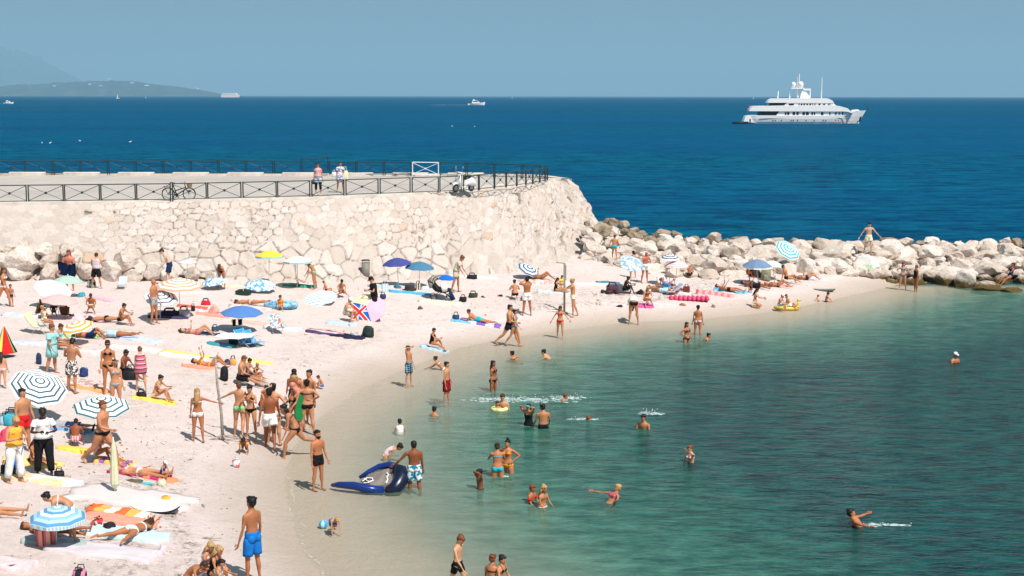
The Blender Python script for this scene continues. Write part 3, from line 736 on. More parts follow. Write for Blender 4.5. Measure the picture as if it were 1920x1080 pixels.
        if kind=='glasses': tube(bm,[L_(-.047,-.01,.004),L_(-.034,-.052,.006),L_(0,-.058,.006),L_(.034,-.052,.006),L_(.047,-.01,.004)],[(.004*h,.003*h),(.011*h,.004*h),(.007*h,.004*h),(.011*h,.004*h),(.004*h,.003*h)],side=Rh@Vector((0,0,1)),seg=8)
        elif kind=='mask': tube(bm,[L_(-.050,-.0,.03),L_(-.038,-.056,.038),L_(0,-.068,.040),L_(.038,-.056,.038),L_(.050,-.0,.03)],[(.008*h,.004*h),(.022*h,.012*h),(.020*h,.014*h),(.022*h,.012*h),(.008*h,.004*h)],side=Rh@Vector((0,0,1)),seg=8)
        elif kind=='snorkel': tube(bm,[L_(.0,-.062,-.03),L_(.03,-.055,-.045),L_(.054,-.03,-.02),L_(.056,-.005,.06),L_(.056,.01,.15)],.0085*h,seg=7)
        else: ell(bm,L_(0,-.020,-.042),(.037*h,.038*h,.028*h),Rh,10,7)
    elif kind=='shoes':
        for s in 'lr':
            Hh,K,A,fw,dn,Rs=k['leg'+s]; sv=fw.cross(dn); c=A+dn*.024*H
            tube(bm,[c-fw*.036*H,c,c+fw*.055*H,c+fw*.110*H+dn*.006*H],[(.018*H,.018*H),(.023*H,.022*H),(.027*H,.017*H),(.022*H,.010*H)],side=sv,seg=8)
    return bm
def hair_bm(style,k,H):
    bm=bmesh.new(); hc,Rh,hsz=k['head']; h=H*hsz
    if style!='0':
        g=1.0
        ell(bm,hc+Rh@Vector((0,.014*h,.021*h)),(.0495*h,.054*h,.050*h),Rh,14,10)
        ell(bm,hc+Rh@Vector((0,.026*h,-.004*h)),(.046*h,.040*h,.046*h),Rh,12,8)
        ell(bm,hc+Rh@Vector((0,-.022*h,.042*h)),(.038*h,.028*h,.024*h),Rh,10,7)
        # loose locks break up the outline
        rr=random.Random(int(H*9973)%97)
        for i in range(14):
            a=rr.uniform(0,2*PI); e=rr.uniform(.1,1.2)
            d=Vector((math.cos(a)*math.cos(e),math.sin(a)*math.cos(e)*.9+.25,math.sin(e)))
            ell(bm,hc+Rh@(Vector((0,.014*h,.018*h))+Vector((d.x*.047*h,d.y*.050*h,d.z*.050*h))),(.014*h,.016*h,.007*h),Rh,6,4)
    for v in bm.verts:
        n_=noise.noise_vector(v.co*(38/h)*.9+Vector((H*31,0,0))); v.co+=n_*.0055*h
    down=Vector((0,0,-1)); bk=Rh@Vector((0,1,0)); bd=(Rh@Vector((0,.25,-1))).normalized()
    hang=(bd+Vector((0,0,-0.6))).normalized()
    if style=='l':
        a=hc+Rh@Vector((0,.034*h,.01*h))
        tube(bm,[a,a+bd*.06*h,a+bd*.10*h+hang*.05*h,a+bd*.10*h+hang*.13*h],[(.046*h,.028*h),(.048*h,.028*h),(.044*h,.022*h),(.022*h,.012*h)],side=Rh@Vector((1,0,0)),seg=10)
        for sx in (-1,1):
            a=hc+Rh@Vector((sx*.038*h,.012*h,.0)); tube(bm,[a,a+bd*.06*h,a+bd*.07*h+hang*.06*h],[.018*h,.018*h,.008*h],seg=7)
    if style=='hang':
        a=hc+Rh@Vector((0,0,.04*h)); tube(bm,[a,a+Rh@Vector((0,-.03*h,.01*h)),a+Rh@Vector((0,-.04*h,0))+down*.08*h,a+Rh@Vector((0,-.02*h,0))+down*.20*h],[(.04*h,.03*h),(.05*h,.04*h),(.05*h,.03*h),(.02*h,.015*h)],seg=9)
    if style=='b': ell(bm,hc+Rh@Vector((0,.058*h,.034*h)),(.024*h,.022*h,.022*h),Rh,9,7)
    if style=='t': ell(bm,hc+Rh@Vector((0,.01*h,.084*h)),(.024*h,.022*h,.03*h),Rh,9,7)
    if style=='p':
        a=hc+Rh@Vector((0,.055*h,.03*h)); tube(bm,[a-bk*.01*h,a+bk*.03*h+down*.01*h,a+bk*.045*h+down*.06*h,a+bk*.03*h+down*.14*h],[.014*h,.017*h,.015*h,.006*h],seg=7)
    return bm
HAIR=dict(k=(.008,.006,.006),b=(.05,.022,.012),y=(.42,.25,.10),g=(.32,.29,.26),r=(.16,.05,.02),w=(.75,.73,.70),l=(.22,.11,.05))
SKIN=[(.56,.33,.225),(.50,.225,.115),(.46,.18,.078),(.27,.085,.032),(.05,.022,.015),(.50,.17,.11)]
def skin_mat(i,var=0):
    k=('skin',i,var)
    if k in _m: return _m[k]
    m,nt,b=mat_base('skin',0.55,0.35); c=[min(.7,x*f) for x,f in zip(SKIN[i],((1,1,1),(1.14,1.30,1.45),(.86,.80,.76),(1.02,.95,.92))[var])]
    tc=node(nt,'ShaderNodeTexCoord'); n=noise_n(nt,4,4,tc.outputs['Object'])
    r=ramp(nt,n.outputs[0],[(0.3,[x*.82 for x in c]),(0.7,[min(1,x*1.12) for x in c])]); nt.links.new(r.outputs[0],b.inputs['Base Color'])
    b.inputs['Subsurface Weight'].default_value=0.0
    _m[k]=m; return m
COL=dict(k=(.012,.012,.014),w=(.80,.78,.76),n=(.012,.03,.09),t=(.01,.42,.52),b=(.01,.16,.50),r=(.60,.02,.02),dr=(.25,.01,.02),p=(.72,.30,.36),lp=(.78,.52,.52),g=(.05,.50,.12),lg=(.22,.62,.25),y=(.80,.62,.12),o=(.85,.28,.03),gr=(.35,.36,.37),lb=(.42,.62,.75),lt=(.30,.62,.62),br=(.16,.07,.04),v=(.28,.14,.42),be=(.62,.52,.40),oy=(.85,.42,.06),dg=(.02,.09,.06),sb=(.08,.30,.55),mg=(.55,.03,.22),cr=(.80,.68,.50))
PATS={
 'plaid':('check',[COL['n'],(.25,.4,.45)],12,'X'),'stripew':('stripes',[(.04,.10,.13),(.04,.10,.13),COL['w']],3.6,'X'),
 'floral':('print',[(.75,.70,.66),(.05,.04,.04)],16,'X'),'florap':('print',[(.8,.5,.45),(.35,.05,.15),(.8,.75,.7)],18,'X'),
 'redstr':('stripes',[(.62,.12,.18),(.62,.12,.18),(.10,.02,.06),(.75,.42,.45)],7,'Z'),'pinkstr':('stripes',[(.62,.16,.2),(.75,.55,.52)],14,'X'),
 'bluew':('print',[(.7,.72,.74),(.02,.2,.3)],9,'X'),'print':('print',[COL['t'],(.7,.3,.5),COL['w']],11,'X'),'ltank':('print',[(.45,.6,.7),(.7,.35,.3)],8,'X')}
def cloth(c):
    if c in COL: return M(COL[c],0.85,0.12,0.14,9,'cloth_fabric')
    return Mpat(*PATS[c])
PEOPLE_TODO=[]
GNAME={'glasses':'sunglasses','mask':'diving_mask','snorkel':'snorkel','beard':'beard','brief':'swim_briefs','bottom':'bikini_bottom','trunks':'swim_trunks','shorts':'shorts','jammer':'swim_shorts','pants':'trousers','leggings':'leggings','top':'bikini_top','one':'swimsuit','tee':'shirt','tank':'tank_top','dress':'dress','wrap':'wrapped_towel','armband_l':'armband','armband_r':'armband','shoes':'shoes'}
def person(px,py,pose,yaw,top=None,H=1.7,sex='m',skin=2,hair='sk',wear='',label='',water=False,z=None,kid=False,build=1.0,anchor=None,extra=None,up=0.0,rz2=0):
    build*=random.Random(label).uniform(.93,1.08)
    pp=dict(POSES[pose]); 
    if extra: pp.update(extra)
    low=pose.startswith(('sit','sup','prone','squat','kneel','crawl','lounge','chair','side'))
    if water: g=at(px,py,0.0)
    elif z=='rock': g=cast(px,py)
    elif z is not None: g=at(px,py,z)
    else: g=ground(px,py)
    if kid and H==1.7: H=1.15
    k=skeleton(1.0,sex,pp,build,kid)
    allp=[]
    for s in 'lr':
        allp+= [k['leg'+s][2]+k['leg'+s][4]*.036, k['arm'+s][2]-Vector((0,0,.012)), k['leg'+s][1]-Vector((0,0,.03)),k['leg'+s][2]+k['leg'+s][3]*.1+k['leg'+s][4]*.03,k['arm'+s][1]-Vector((0,0,.02)),k['arm'+s][2]+k['arm'+s][3]*.06]
    allp+=[s_[0]-Vector((0,0,min(s_[1])*0.95)) for s_ in k['spine'][1:7]]
    zmin=min(p.z for p in allp)
    hc,Rh,hsz=k['head']; ztop=max(max((hc+Rh@Vector(v)*hsz).z for v in ((0,.006,.066),(0,.06,.012),(0,-.05,.02))), hc.z+.056*hsz)
    if top is not None:
        zt=atY(px,top,g.y).z
        if water: sink=None
        else:
            H=(zt-g.z)/(ztop-zmin)
            H=min(max(H,0.6),2.05)
    if water and top is not None:
        oz=zt-ztop*H
    else: oz=g.z-zmin*H
    oz+=up
    k=skeleton(H,sex,pp,build,kid)
    if anchor is None: anchor='hip' if (low or pose in('float','swim','swimside')) else 'feet'
    if anchor=='feet':
        f=(k['legl'][2]+k['legr'][2])/2
        if pose in('run','stride','walk','armsout','holdpoleL'): f=k['legl'][2]*.6+k['legr'][2]*.4
    elif anchor=='head': f=k['head'][0]
    else: f=Vector((0,0,0))
    Rz=Matrix.Rotation(R(yaw),3,'Z'); off=Rz@Vector((f.x,f.y,0))
    loc=Vector((g.x-off.x,g.y-off.y,oz))
    if not label: raise Exception('label')
    e=empty('person',loc,R(yaw),label,'person')
    pxh=H*F/g.y*1024/1920
    bm=body_raw(k,H,sex,build); me=bpy.data.meshes.new('body'); bmesh.ops.recalc_face_normals(bm,faces=bm.faces); bm.to_mesh(me); bm.free()
    o=bpy.data.objects.new('body_tmp',me); C.objects.link(o)
    md=o.modifiers.new('r','REMESH'); md.mode='VOXEL'; md.voxel_size=0.0135*H if pxh>58 else 0.017*H; md.adaptivity=0
    s=o.modifiers.new('s','SMOOTH'); s.factor=0.5; s.iterations=3
    PEOPLE_TODO.append((o,e,k,H,sex,skin,pxh))
    # hair, clothes
    hs,hcq=hair[:-1],hair[-1]
    if hs=='c':   # cap over short hair
        obj('hair',hair_bm('s',k,H*0.985),M(HAIR['b'],0.6,0.3,0.3,30,'hair'),e,True)
        bm=bmesh.new(); hh=H*k['head'][2]; hc,Rh,_=k['head']
        ell(bm,hc+Rh@Vector((0,.010*hh,.030*hh)),(.054*hh,.062*hh,.048*hh),Rh,14,8)
        tube(bm,[hc+Rh@Vector((0,-.03*hh,.035*hh)),hc+Rh@Vector((0,-.085*hh,.026*hh))],[(.040*hh,.008*hh),(.030*hh,.004*hh)],side=Rh@Vector((1,0,0)),seg=10)
        obj('cap',bm,cloth(hcq),e,True)
    elif hs!='0':
        obj('hair',hair_bm(hs,k,H),M(HAIR[hcq],0.55,0.35,0.35,40,'hair'),e,True)
    for wv in wear.split():
        kd,c=wv.split(':')
        kinds=['top','bottom'] if kd=='bikini' else ['armband_l','armband_r'] if kd=='armbands' else [kd]
        for q_ in kinds: obj(GNAME[q_],garment(q_,k,H,sex,build),cloth(c),e,True)
    hc,Rh,hsz=k['head']; h=H*hsz
    if pxh>36:
        for sx in (-1,1):
            bm=bmesh.new(); ell(bm,hc+Rh@Vector((sx*.017*h,-.0465*h,.006*h)),(.0065*h,.004*h,.0035*h),Rh,6,4)
            obj('eye',bm,M((.02,.012,.01),0.3,0.5,0,5,'eye'),e,True)
        bm=bmesh.new(); ell(bm,hc+Rh@Vector((0,-.0500*h,-.032*h)),(.012*h,.005*h,.0038*h),Rh,8,4)
        obj('lips',bm,M((.36,.11,.09),0.5,0.3,0,5,'lips'),e,True)
    return e
def finish_people():
    dg=bpy.context.evaluated_depsgraph_get(); dg.update()
    for (o,e,k,H,sex,skin,pxh) in PEOPLE_TODO:
        skv=random.Random(e['label']).randrange(4)
        me=bpy.data.meshes.new_from_object(o.evaluated_get(dg))
        bm=bmesh.new(); bm.from_mesh(me)
        if pxh>22:
            for sd,sx in (('l',1),('r',-1)):
                S,E,W,fd,bn=k['arm'+sd]; fingers(bm,W,fd,bn,H,sx,28,5 if pxh>40 else 4)
        bm.to_mesh(me); bm.free(); setsmooth(me); me.name='body'; me.materials.clear(); me.materials.append(skin_mat(skin,skv))
        b=bpy.data.objects.new('body',me); C.objects.link(b); b.parent=e
    for t in PEOPLE_TODO:
        m_=t[0].data; bpy.data.objects.remove(t[0]); bpy.data.meshes.remove(m_)
# ================= QUAY FURNITURE =================
MIRON=M((0.012,0.035,0.035),0.45,0.5,0.3,8,'dark_green_iron')
MWHITE=M((0.80,0.79,0.77),0.4,0.5,0.05,5,'white_paint')
MBLACK=M((0.015,0.015,0.017),0.5,0.4,0.2,8,'black_rubber')
MSTEEL=M((0.45,0.46,0.47),0.35,0.5,0.1,8,'steel',0.8)
def panel(root,A,Bp,h,mat,lift=0,tiltz=0,label=None):
    """one railing panel as a single welded frame between two ground points"""
    bm=bmesh.new(); A=Vector(A)+Vector((0,0,lift)); Bp=Vector(Bp)+Vector((0,0,lift+tiltz)); up=Vector((0,0,1))
    d=(Bp-A).normalized(); t=.05
    bar(bm,A,A+up*h,t); bar(bm,Bp,Bp+up*h,t)
    bar(bm,A+up*(h-.03),Bp+up*(h-.03),.04); bar(bm,A+up*.10,Bp+up*.10,.03)
    bar(bm,A+up*.12,Bp+up*(h-.06),.022); bar(bm,Bp+up*.12,A+up*(h-.06),.022)
    mid=(A+Bp)/2+up*(h*.53); n=d.cross(up)
    tube(bm,[mid-n*.03,mid+n*.03],[.07,.07],seg=10)
    o=obj('railing_panel',bm,mat,root); o.matrix_parent_inverse=root.matrix_world.inverted()
    if label: o['label']=label
    return o
def interp_px(path,x):
    for i in range(len(path)-1):
        if path[i][0]<=x<=path[i+1][0]:
            f=(x-path[i][0])/(path[i+1][0]-path[i][0]); return path[i][1]*(1-f)+path[i+1][1]*f
    return path[-1][1]
FP=[(-160,385),(0,381),(320,377),(480,373),(620,369),(822,361.5),(865,359.5),(898,357),(927,354),(949,351.5),(969,349.5),(986,347),(999,345),(1012,342.5),(1022,340.5),(1027,338.5)]
fr=empty('quay_railing',at(400,374,ZQ),0,'dark iron railing of crossed panels along the beach edge of the quay','railing')
bpy.context.view_layer.update()
edges=[(-150,-84),(-80,-17),(-13,50),(54,119),(122,187),(190,254),(257,320),(324,387),(390,452),(456,518),(521,581),(585,645),(649,709),(713,769),(773,822),(825,865)]
for a,b2 in edges: panel(fr,at(a,interp_px(FP,a),ZQ+.05),at(b2,interp_px(FP,b2),ZQ+.05),.95,MIRON)
xs_=[868,898,927,949,969,986,999,1012,1022,1027]
for a,b2 in zip(xs_[:-1],xs_[1:]):
    A=at(a,interp_px(FP,a),ZQ+.05); B2=at(b2,interp_px(FP,b2),ZQ+.05); d=(B2-A).normalized()*.05; panel(fr,A+d,B2-d,.95,MIRON)
RP=[(-160,327),(500,327.5),(760,329.5),(860,331),(960,334),(1000,336),(1020,337.5),(1027,338)]
rr_=empty('quay_railing',at(400,327,ZQ),0,'dark iron railing of crossed panels along the seaward edge, one panel white','railing')
bpy.context.view_layer.update()
for k in range(-3,20):
    a=-2+51.7*k; b2=a+48.5
    if b2>1012: b2=1012
    if a>1008: break
    white=(k in(15,)); topw=(k==8)
    lift=.20 if k==11 else 0
    panel(rr_,at(a,interp_px(RP,a),ZQ+.05),at(b2,interp_px(RP,b2),ZQ+.05),.98,MWHITE if white else MIRON,lift,.12 if k==11 else 0,'white painted railing panel' if white else ('railing panel jutting above its neighbours' if k==11 else None))
a=at(1012,336.8,ZQ+.05); panel(rr_,a,at(1026,338,ZQ+.05),.95,MIRON)
def wheel(root,c,r,name='wheel',thick=.027,spokes=14,n=Vector((0,1,0))):
    bm=bmesh.new(); ring=[Vector(c)+Vector((math.cos(t)*r,0,math.sin(t)*r)) for t in [2*PI*i/28 for i in range(28)]]
    tube(bm,ring,[thick]*28,seg=6,closed=True)
    o=obj(name,bm,MBLACK,root,True)
    bm=bmesh.new()
    for i in range(spokes//2):
        t=PI*i/(spokes//2); v=Vector((math.cos(t),0,math.sin(t)))*r*.97; bar(bm,Vector(c)-v,Vector(c)+v,.005)
    tube(bm,[Vector(c)-n*.04,Vector(c)+n*.04],[.03,.03],seg=8)
    obj('spokes',bm,MSTEEL,o); return o
# bicycle facing right
p=at(337,375.5,ZQ); p.y-=.15
bk=empty('bicycle',p,R(2),'black city bicycle with a wicker basket leaning on the quay railing','bicycle')
wheel(bk,(-.57,0,.345),.325); wheel(bk,(.55,0,.345),.325)
bm=bmesh.new()
BB=Vector((-.12,0,.30)); ST=Vector((-.28,0,.78)); HT=Vector((.34,0,.82)); HB=Vector((.38,0,.62)); RW=Vector((-.57,0,.345)); FW=Vector((.55,0,.345))
for a,b2,r_ in((BB,ST+Vector((-.02,0,.08)),.028),(BB,HB,.030),(ST*.45+BB*.55,HT-Vector((0,0,.12)),.028),(HB,HT+Vector((-.02,0,.1)),.026),(HB,FW,.022),(BB,RW,.02),(ST,RW,.02)): tube(bm,[a,b2],[r_,r_],seg=7)
obj('frame',bm,MBLACK,bk,True)
bm=bmesh.new(); hb=HT+Vector((-.02,0,.12)); tube(bm,[hb+Vector((-.16,.24,.02)),hb+Vector((-.02,.24,.05)),hb+Vector((.06,0,.04)),hb+Vector((-.02,-.24,.05)),hb+Vector((-.16,-.24,.02))],.013,seg=6); tube(bm,[HT,hb+Vector((.05,0,.04))],.014,seg=6)
obj('handlebar',bm,MSTEEL,bk,True)
bm=bmesh.new(); s0=ST+Vector((-.04,0,.16)); tube(bm,[s0+Vector((-.14,0,.0)),s0+Vector((-.02,0,.015)),s0+Vector((.14,0,.0))],[(.09,.035),(.07,.03),(.02,.015)],side=(0,1,0),seg=8); tube(bm,[ST,s0],.012,seg=6)
obj('saddle',bm,MBLACK,bk,True)
for x0 in(-.57,.55):
    bm=bmesh.new(); tube(bm,[Vector((x0+math.cos(t)*.36,0,.345+math.sin(t)*.36)) for t in [R(a_) for a_ in range(10,175,15)]],[(.03,.006)]*11,side=(0,1,0),seg=6); obj('mudguard',bm,MBLACK,bk,True)
bm=bmesh.new(); box(bm,(-.62,0,.76),(.36,.14,.02)); bar(bm,(-.76,.05,.76),(-.6,.05,.36),.012); bar(bm,(-.76,-.05,.76),(-.6,-.05,.36),.012); obj('luggage_rack',bm,MBLACK,bk)
bm=bmesh.new(); tube(bm,[(.58,0,.72),(.58,0,.94)],[(.12,.10),(.16,.13)],side=(1,0,0),seg=10); obj('basket',bm,M((.30,.17,.09),.8,.2,.3,30,'wicker'),bk)
bm=bmesh.new(); tube(bm,[BB-Vector((0,.04,0)),BB+Vector((0,.04,0))],.09,seg=14); bar(bm,BB+Vector((0,-.06,0)),BB+Vector((.10,-.06,-.13)),.02); bar(bm,BB+Vector((0,.06,0)),BB+Vector((-.10,.06,.13)),.02); box(bm,BB+Vector((.10,-.10,-.14)),(.09,.08,.025)); box(bm,BB+Vector((-.10,.10,.14)),(.09,.08,.025)); obj('crank',bm,MBLACK,bk)
# scooter, front to the left and towards the beach
p=at(869,361,ZQ); p.y+=.35
sc=empty('motor_scooter',p,R(48),'white classic motor scooter parked behind the quay railing','scooter')
def swheel(x0):
    bm=bmesh.new(); ring=[Vector((x0+math.cos(t)*.18,0,.235+math.sin(t)*.18)) for t in [2*PI*i/20 for i in range(20)]]
    tube(bm,ring,[.052]*20,seg=8,closed=True); o=obj('wheel',bm,MBLACK,sc,True)
    bm=bmesh.new(); tube(bm,[(x0,-.04,.235),(x0,.04,.235)],.13,seg=14); obj('rim',bm,MSTEEL,o)
swheel(-.62); swheel(.60)
bm=bmesh.new()
tube(bm,[(-.40,0,.30),(-.46,0,.55),(-.40,0,.85),(-.36,0,.98)],[(.24,.03),(.27,.045),(.20,.05),(.10,.05)],side=(0,1,0),seg=12)   # leg shield
tube(bm,[(-.42,0,.30),(-.1,0,.26),(.12,0,.28)],[(.20,.03),(.19,.035),(.16,.05)],side=(0,1,0),seg=10)
tube(bm,[(.02,0,.34),(.22,0,.52),(.55,0,.56),(.80,0,.42),(.88,0,.32)],[(.12,.08),(.20,.20),(.24,.24),(.17,.17),(.06,.06)],side=(0,1,0),seg=14)
tube(bm,[(-.86,0,.34),(-.78,0,.46),(-.62,0,.50),(-.46,0,.44)],[(.05,.03),(.10,.05),(.11,.06),(.09,.05)],side=(0,1,0),seg=10)
obj('bodywork',bm,MWHITE,sc,True)
bm=bmesh.new(); tube(bm,[(-.36,-.33,1.02),(-.38,-.12,1.03),(-.38,.12,1.03),(-.36,.33,1.02)],[.02,.045,.045,.02],seg=8); obj('handlebar',bm,MWHITE,sc,True)
bm=bmesh.new(); ell(bm,(-.45,0,1.03),(.05,.075,.075)); obj('headlight',bm,MSTEEL,sc,True)
bm=bmesh.new(); tube(bm,[(-.05+.1,0,.78),(.3,0,.80),(.75,0,.76)],[(.10,.04),(.15,.06),(.11,.04)],side=(0,1,0),seg=10); tube(bm,[(.3,0,.55),(.3,0,.78)],[(.14,.2),(.14,.24)],side=(0,1,0),seg=8); obj('seat',bm,MBLACK,sc,True)
for s in(-1,1):
    bm=bmesh.new(); tube(bm,[(-.37,s*.22,1.05),(-.33,s*.26,1.28)],.008,seg=5); ell(bm,(-.33,s*.27,1.32),(.02,.06,.05)); obj('mirror',bm,MSTEEL,sc,True)
bm=bmesh.new(); box(bm,(-.44,.02,.66),(.02,.12,.10),bev=.01); obj('horn_cover',bm,MSTEEL,sc)
sc.scale=(1.08,1.08,1.12)
# ================= BOULDERS =================
m,nt,b=mat_base('limestone_boulder',0.95,0.1)
geo=node(nt,'ShaderNodeNewGeometry'); P=geo.outputs['Position']; oi=node(nt,'ShaderNodeObjectInfo')
nA=noise_n(nt,1.6,8,P,0.68).outputs[0]; nC=noise_n(nt,9,6,P,0.7).outputs[0]
c=ramp(nt,oi.outputs['Random'],[(0,(0.54,0.455,0.40)),(0.4,(0.64,0.55,0.49)),(1,(0.74,0.67,0.62))]).outputs[0]
c=mixc(nt,ramp(nt,nA,[(0.38,0.6),(0.6,0)]).outputs[0],c,(0.46,0.35,0.25))
c=mixc(nt,ramp(nt,nC,[(0.32,0.65),(0.5,0)]).outputs[0],c,(0.26,0.195,0.14))
sx=node(nt,'ShaderNodeSeparateXYZ'); nt.links.new(P,sx.inputs[0])
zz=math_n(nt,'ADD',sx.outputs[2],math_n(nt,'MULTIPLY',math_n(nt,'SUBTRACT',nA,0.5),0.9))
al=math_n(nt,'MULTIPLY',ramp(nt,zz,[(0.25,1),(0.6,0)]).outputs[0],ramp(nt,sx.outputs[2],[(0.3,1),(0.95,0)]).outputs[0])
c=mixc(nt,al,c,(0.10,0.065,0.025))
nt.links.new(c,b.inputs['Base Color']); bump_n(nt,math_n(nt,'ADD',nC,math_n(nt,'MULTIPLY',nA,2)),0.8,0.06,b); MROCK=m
m,nt,b=mat_base('weathered_seaward_rock',0.95,0.1); geo=node(nt,'ShaderNodeNewGeometry')
c=ramp(nt,noise_n(nt,1.5,7,geo.outputs['Position'],0.7).outputs[0],[(0.35,(0.12,0.09,0.06)),(0.52,(0.36,0.28,0.20)),(0.7,(0.52,0.43,0.33))]).outputs[0]; nt.links.new(c,b.inputs['Base Color'])
bump_n(nt,noise_n(nt,6,7,geo.outputs['Position'],0.75).outputs[0],1,0.12,b); MROCKD=m
BV=[]
for v in range(12):
    r=random.Random(50+v); bm=bmesh.new(); bmesh.ops.create_icosphere(bm,subdivisions=4,radius=1)
    pl=[(Vector((r.gauss(0,1),r.gauss(0,1),r.gauss(0,.8))).normalized(),r.uniform(.55,.88)) for _ in range(17)]
    for vt in bm.verts:
        p=vt.co.copy()
        for n_,d_ in pl:
            e_=p.dot(n_)-d_
            if e_>0: p-=n_*e_*0.99
        q=p+Vector((v*7.3,0,0)); p*=1+.12*noise.noise(q*1.4)+.09*noise.noise(q*3.3)-.05*abs(noise.noise(q*6))+.03*noise.noise(q*12); vt.co=p
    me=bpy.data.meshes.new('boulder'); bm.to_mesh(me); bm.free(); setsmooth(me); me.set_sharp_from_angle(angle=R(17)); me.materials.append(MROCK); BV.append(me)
def cast(px,py):
    dg=bpy.context.evaluated_depsgraph_get(); d=ray(px,py).normalized()
    h=scene.ray_cast(dg,Vector((0,0,CAMZ))+d*5,d); return h[1] if h[0] else ground(px,py)
def boulder(x,y,z,sx,sy,sz,v=None,rot=None,mat=None,label='',group=None,r=random):
    o=bpy.data.objects.new('boulder',BV[(r.randrange(12) if v is None else v)]); C.objects.link(o)
    o.location=(x,y,z); o.scale=(sx,sy,sz); o.rotation_euler=(r.uniform(-.3,.3),r.uniform(-.3,.3),r.uniform(0,6.28)) if rot is None else rot
    if mat: o.material_slots[0].link='OBJECT'; o.material_slots[0].material=mat
    tag(o,label,'boulder',group); return o
# bank under the boulders
FOOT=[(1085,500,1.1),(1180,512,1.1),(1260,519,1.1),(1330,517,1.1),(1400,512,1.0),(1500,508,.9),(1590,512,.6),(1650,524,.2),(1700,537,-.2),(1920,547,-.4),(2080,549,-.4)]
CREST=[(1100,415,3.4),(1140,405,3.3),(1190,424,2.9),(1250,434,2.6),(1330,440,2.5),(1420,448,2.2),(1500,453,2.05),(1600,448,2.2),(1700,447,2.2),(1800,448,2.1),(1920,450,2.05),(2080,450,2.0)]
def pathpt(path,px):
    px=min(max(px,path[0][0]),path[-1][0])
    for i in range(len(path)-1):
        if path[i][0]<=px<=path[i+1][0]:
            f=(px-path[i][0])/(path[i+1][0]-path[i][0]); y=path[i][1]*(1-f)+path[i+1][1]*f; z=path[i][2]*(1-f)+path[i+1][2]*f
            return at(px,y,z)
def bankpt(px,f):
    a=pathpt(FOOT,px); c_=pathpt(CREST,px)
    if f<=1:
        p=a.lerp(c_,f); p.z=a.z+(c_.z-a.z-.25)*(max(f,0)**0.85); return p
    return c_+Vector((0,(f-1)*7,-(f-1)*(c_.z+1.5)))
bm=bmesh.new(); rows=[]
for i in range(101):
    px=1085+i*9.95; rows.append([])
    for j in range(15):
        p=bankpt(px,j/14*2-.04 if j else 0); p=p+Vector((0,0,-.38+.25*noise.noise(p*0.9)))
        if j==0: p.z-=.6
        rows[-1].append(bm.verts.new(p))
for i in range(100):
    for j in range(14): bm.faces.new((rows[i][j],rows[i+1][j],rows[i+1][j+1],rows[i][j+1]))
o=obj('rubble_bank',bm,MROCK,smooth=True); tag(o,'sloping bank of earth and rubble under the breakwater boulders','rubble',kind='structure')
r=random.Random(12)
nb=0
for j,f in enumerate([.04,.17,.31,.45,.59,.73,.87,1.0,1.16,1.34]):
    px=1092+r.uniform(0,20)
    while px<1990:
        big=r.random(); s=(r.uniform(.5,.85) if big>.3 else r.uniform(.85,1.2))
        if px<1370: s*=.72
        if j>=7: s*=.72
        stepx=s*1.42*F/84
        ff=f+r.uniform(-.05,.05); p=bankpt(px,ff)
        if j==0 and 1085<px<1640 and r.random()<.25: px+=stepx; continue
        kk=(px/1920)
        zone='at the foot of' if j==0 else ('low on' if j<3 else ('halfway up' if j<5 else ('near the top of' if j<7 else 'on the seaward side of')))
        left='beside the quay wall end' if px<1250 else ('behind the parasols' if px<1500 else ('below the standing man' if px<1700 else 'by the seated woman'))
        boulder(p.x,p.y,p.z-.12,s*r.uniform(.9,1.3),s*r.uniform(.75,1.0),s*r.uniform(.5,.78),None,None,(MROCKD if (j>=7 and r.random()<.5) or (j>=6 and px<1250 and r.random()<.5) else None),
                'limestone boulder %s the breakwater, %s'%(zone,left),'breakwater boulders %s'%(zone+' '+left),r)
        nb+=1; px+=stepx
print('boulders',nb)
# hand-placed rocks of the breakwater that read singly
def bpx(px,py,w_,h_,label,v,z=None,dy=0,mat=None,rot=(0,0,.4)):
    """rock given by the pixel of its bottom centre, pixel width and height"""
    g=at(px,py,z) if z is not None else ground(px,py)
    if z is not None and z>.7:      # sit on the rubble bank where that pixel meets it
        best=None
        for i_ in range(101):
            q_=bankpt(px,i_/100); pr=180+(CAMZ-q_.z)*F/q_.y
            if best is None or abs(pr-py)<best[0]: best=(abs(pr-py),q_)
        g=best[1]
    s=g.y/F
    return boulder(g.x,g.y+dy+.4,g.z+h_*s*.17,w_*s*.60,w_*s*.5,h_*s*.47,v,rot,mat,label)
gm=MROCK.copy(); gm.name='painted_boulder'; gt=gm.node_tree; gb=gt.nodes['Principled BSDF']
gtc=node(gt,'ShaderNodeTexCoord'); gs=node(gt,'ShaderNodeSeparateXYZ'); gt.links.new(gtc.outputs['Object'],gs.inputs[0])
ga=math_n(gt,'SUBTRACT',gs.outputs[0],0.0); gz=math_n(gt,'SUBTRACT',gs.outputs[2],0.05)
gr_=math_n(gt,'SQRT',math_n(gt,'ADD',math_n(gt,'MULTIPLY',ga,ga),math_n(gt,'MULTIPLY',gz,gz)))
gn=noise_n(gt,6,3,gtc.outputs['Object'],.6).outputs[0]
gf=math_n(gt,'MULTIPLY',math_n(gt,'LESS_THAN',gr_,.36),math_n(gt,'LESS_THAN',gs.outputs[1],-.2)); gf=math_n(gt,'MULTIPLY',gf,math_n(gt,'LESS_THAN',math_n(gt,'PINGPONG',math_n(gt,'MULTIPLY',gn,9),.5),.24))
gc=mixc(gt,gf,(.74,.69,.64),(.08,.45,.10)); gt.links.new(gc,gb.inputs['Base Color'])
bpx(1620,513,62,52,'white rounded boulder daubed with a green scribble',2,z=.45,dy=-.2,mat=gm,rot=(0,0,0))
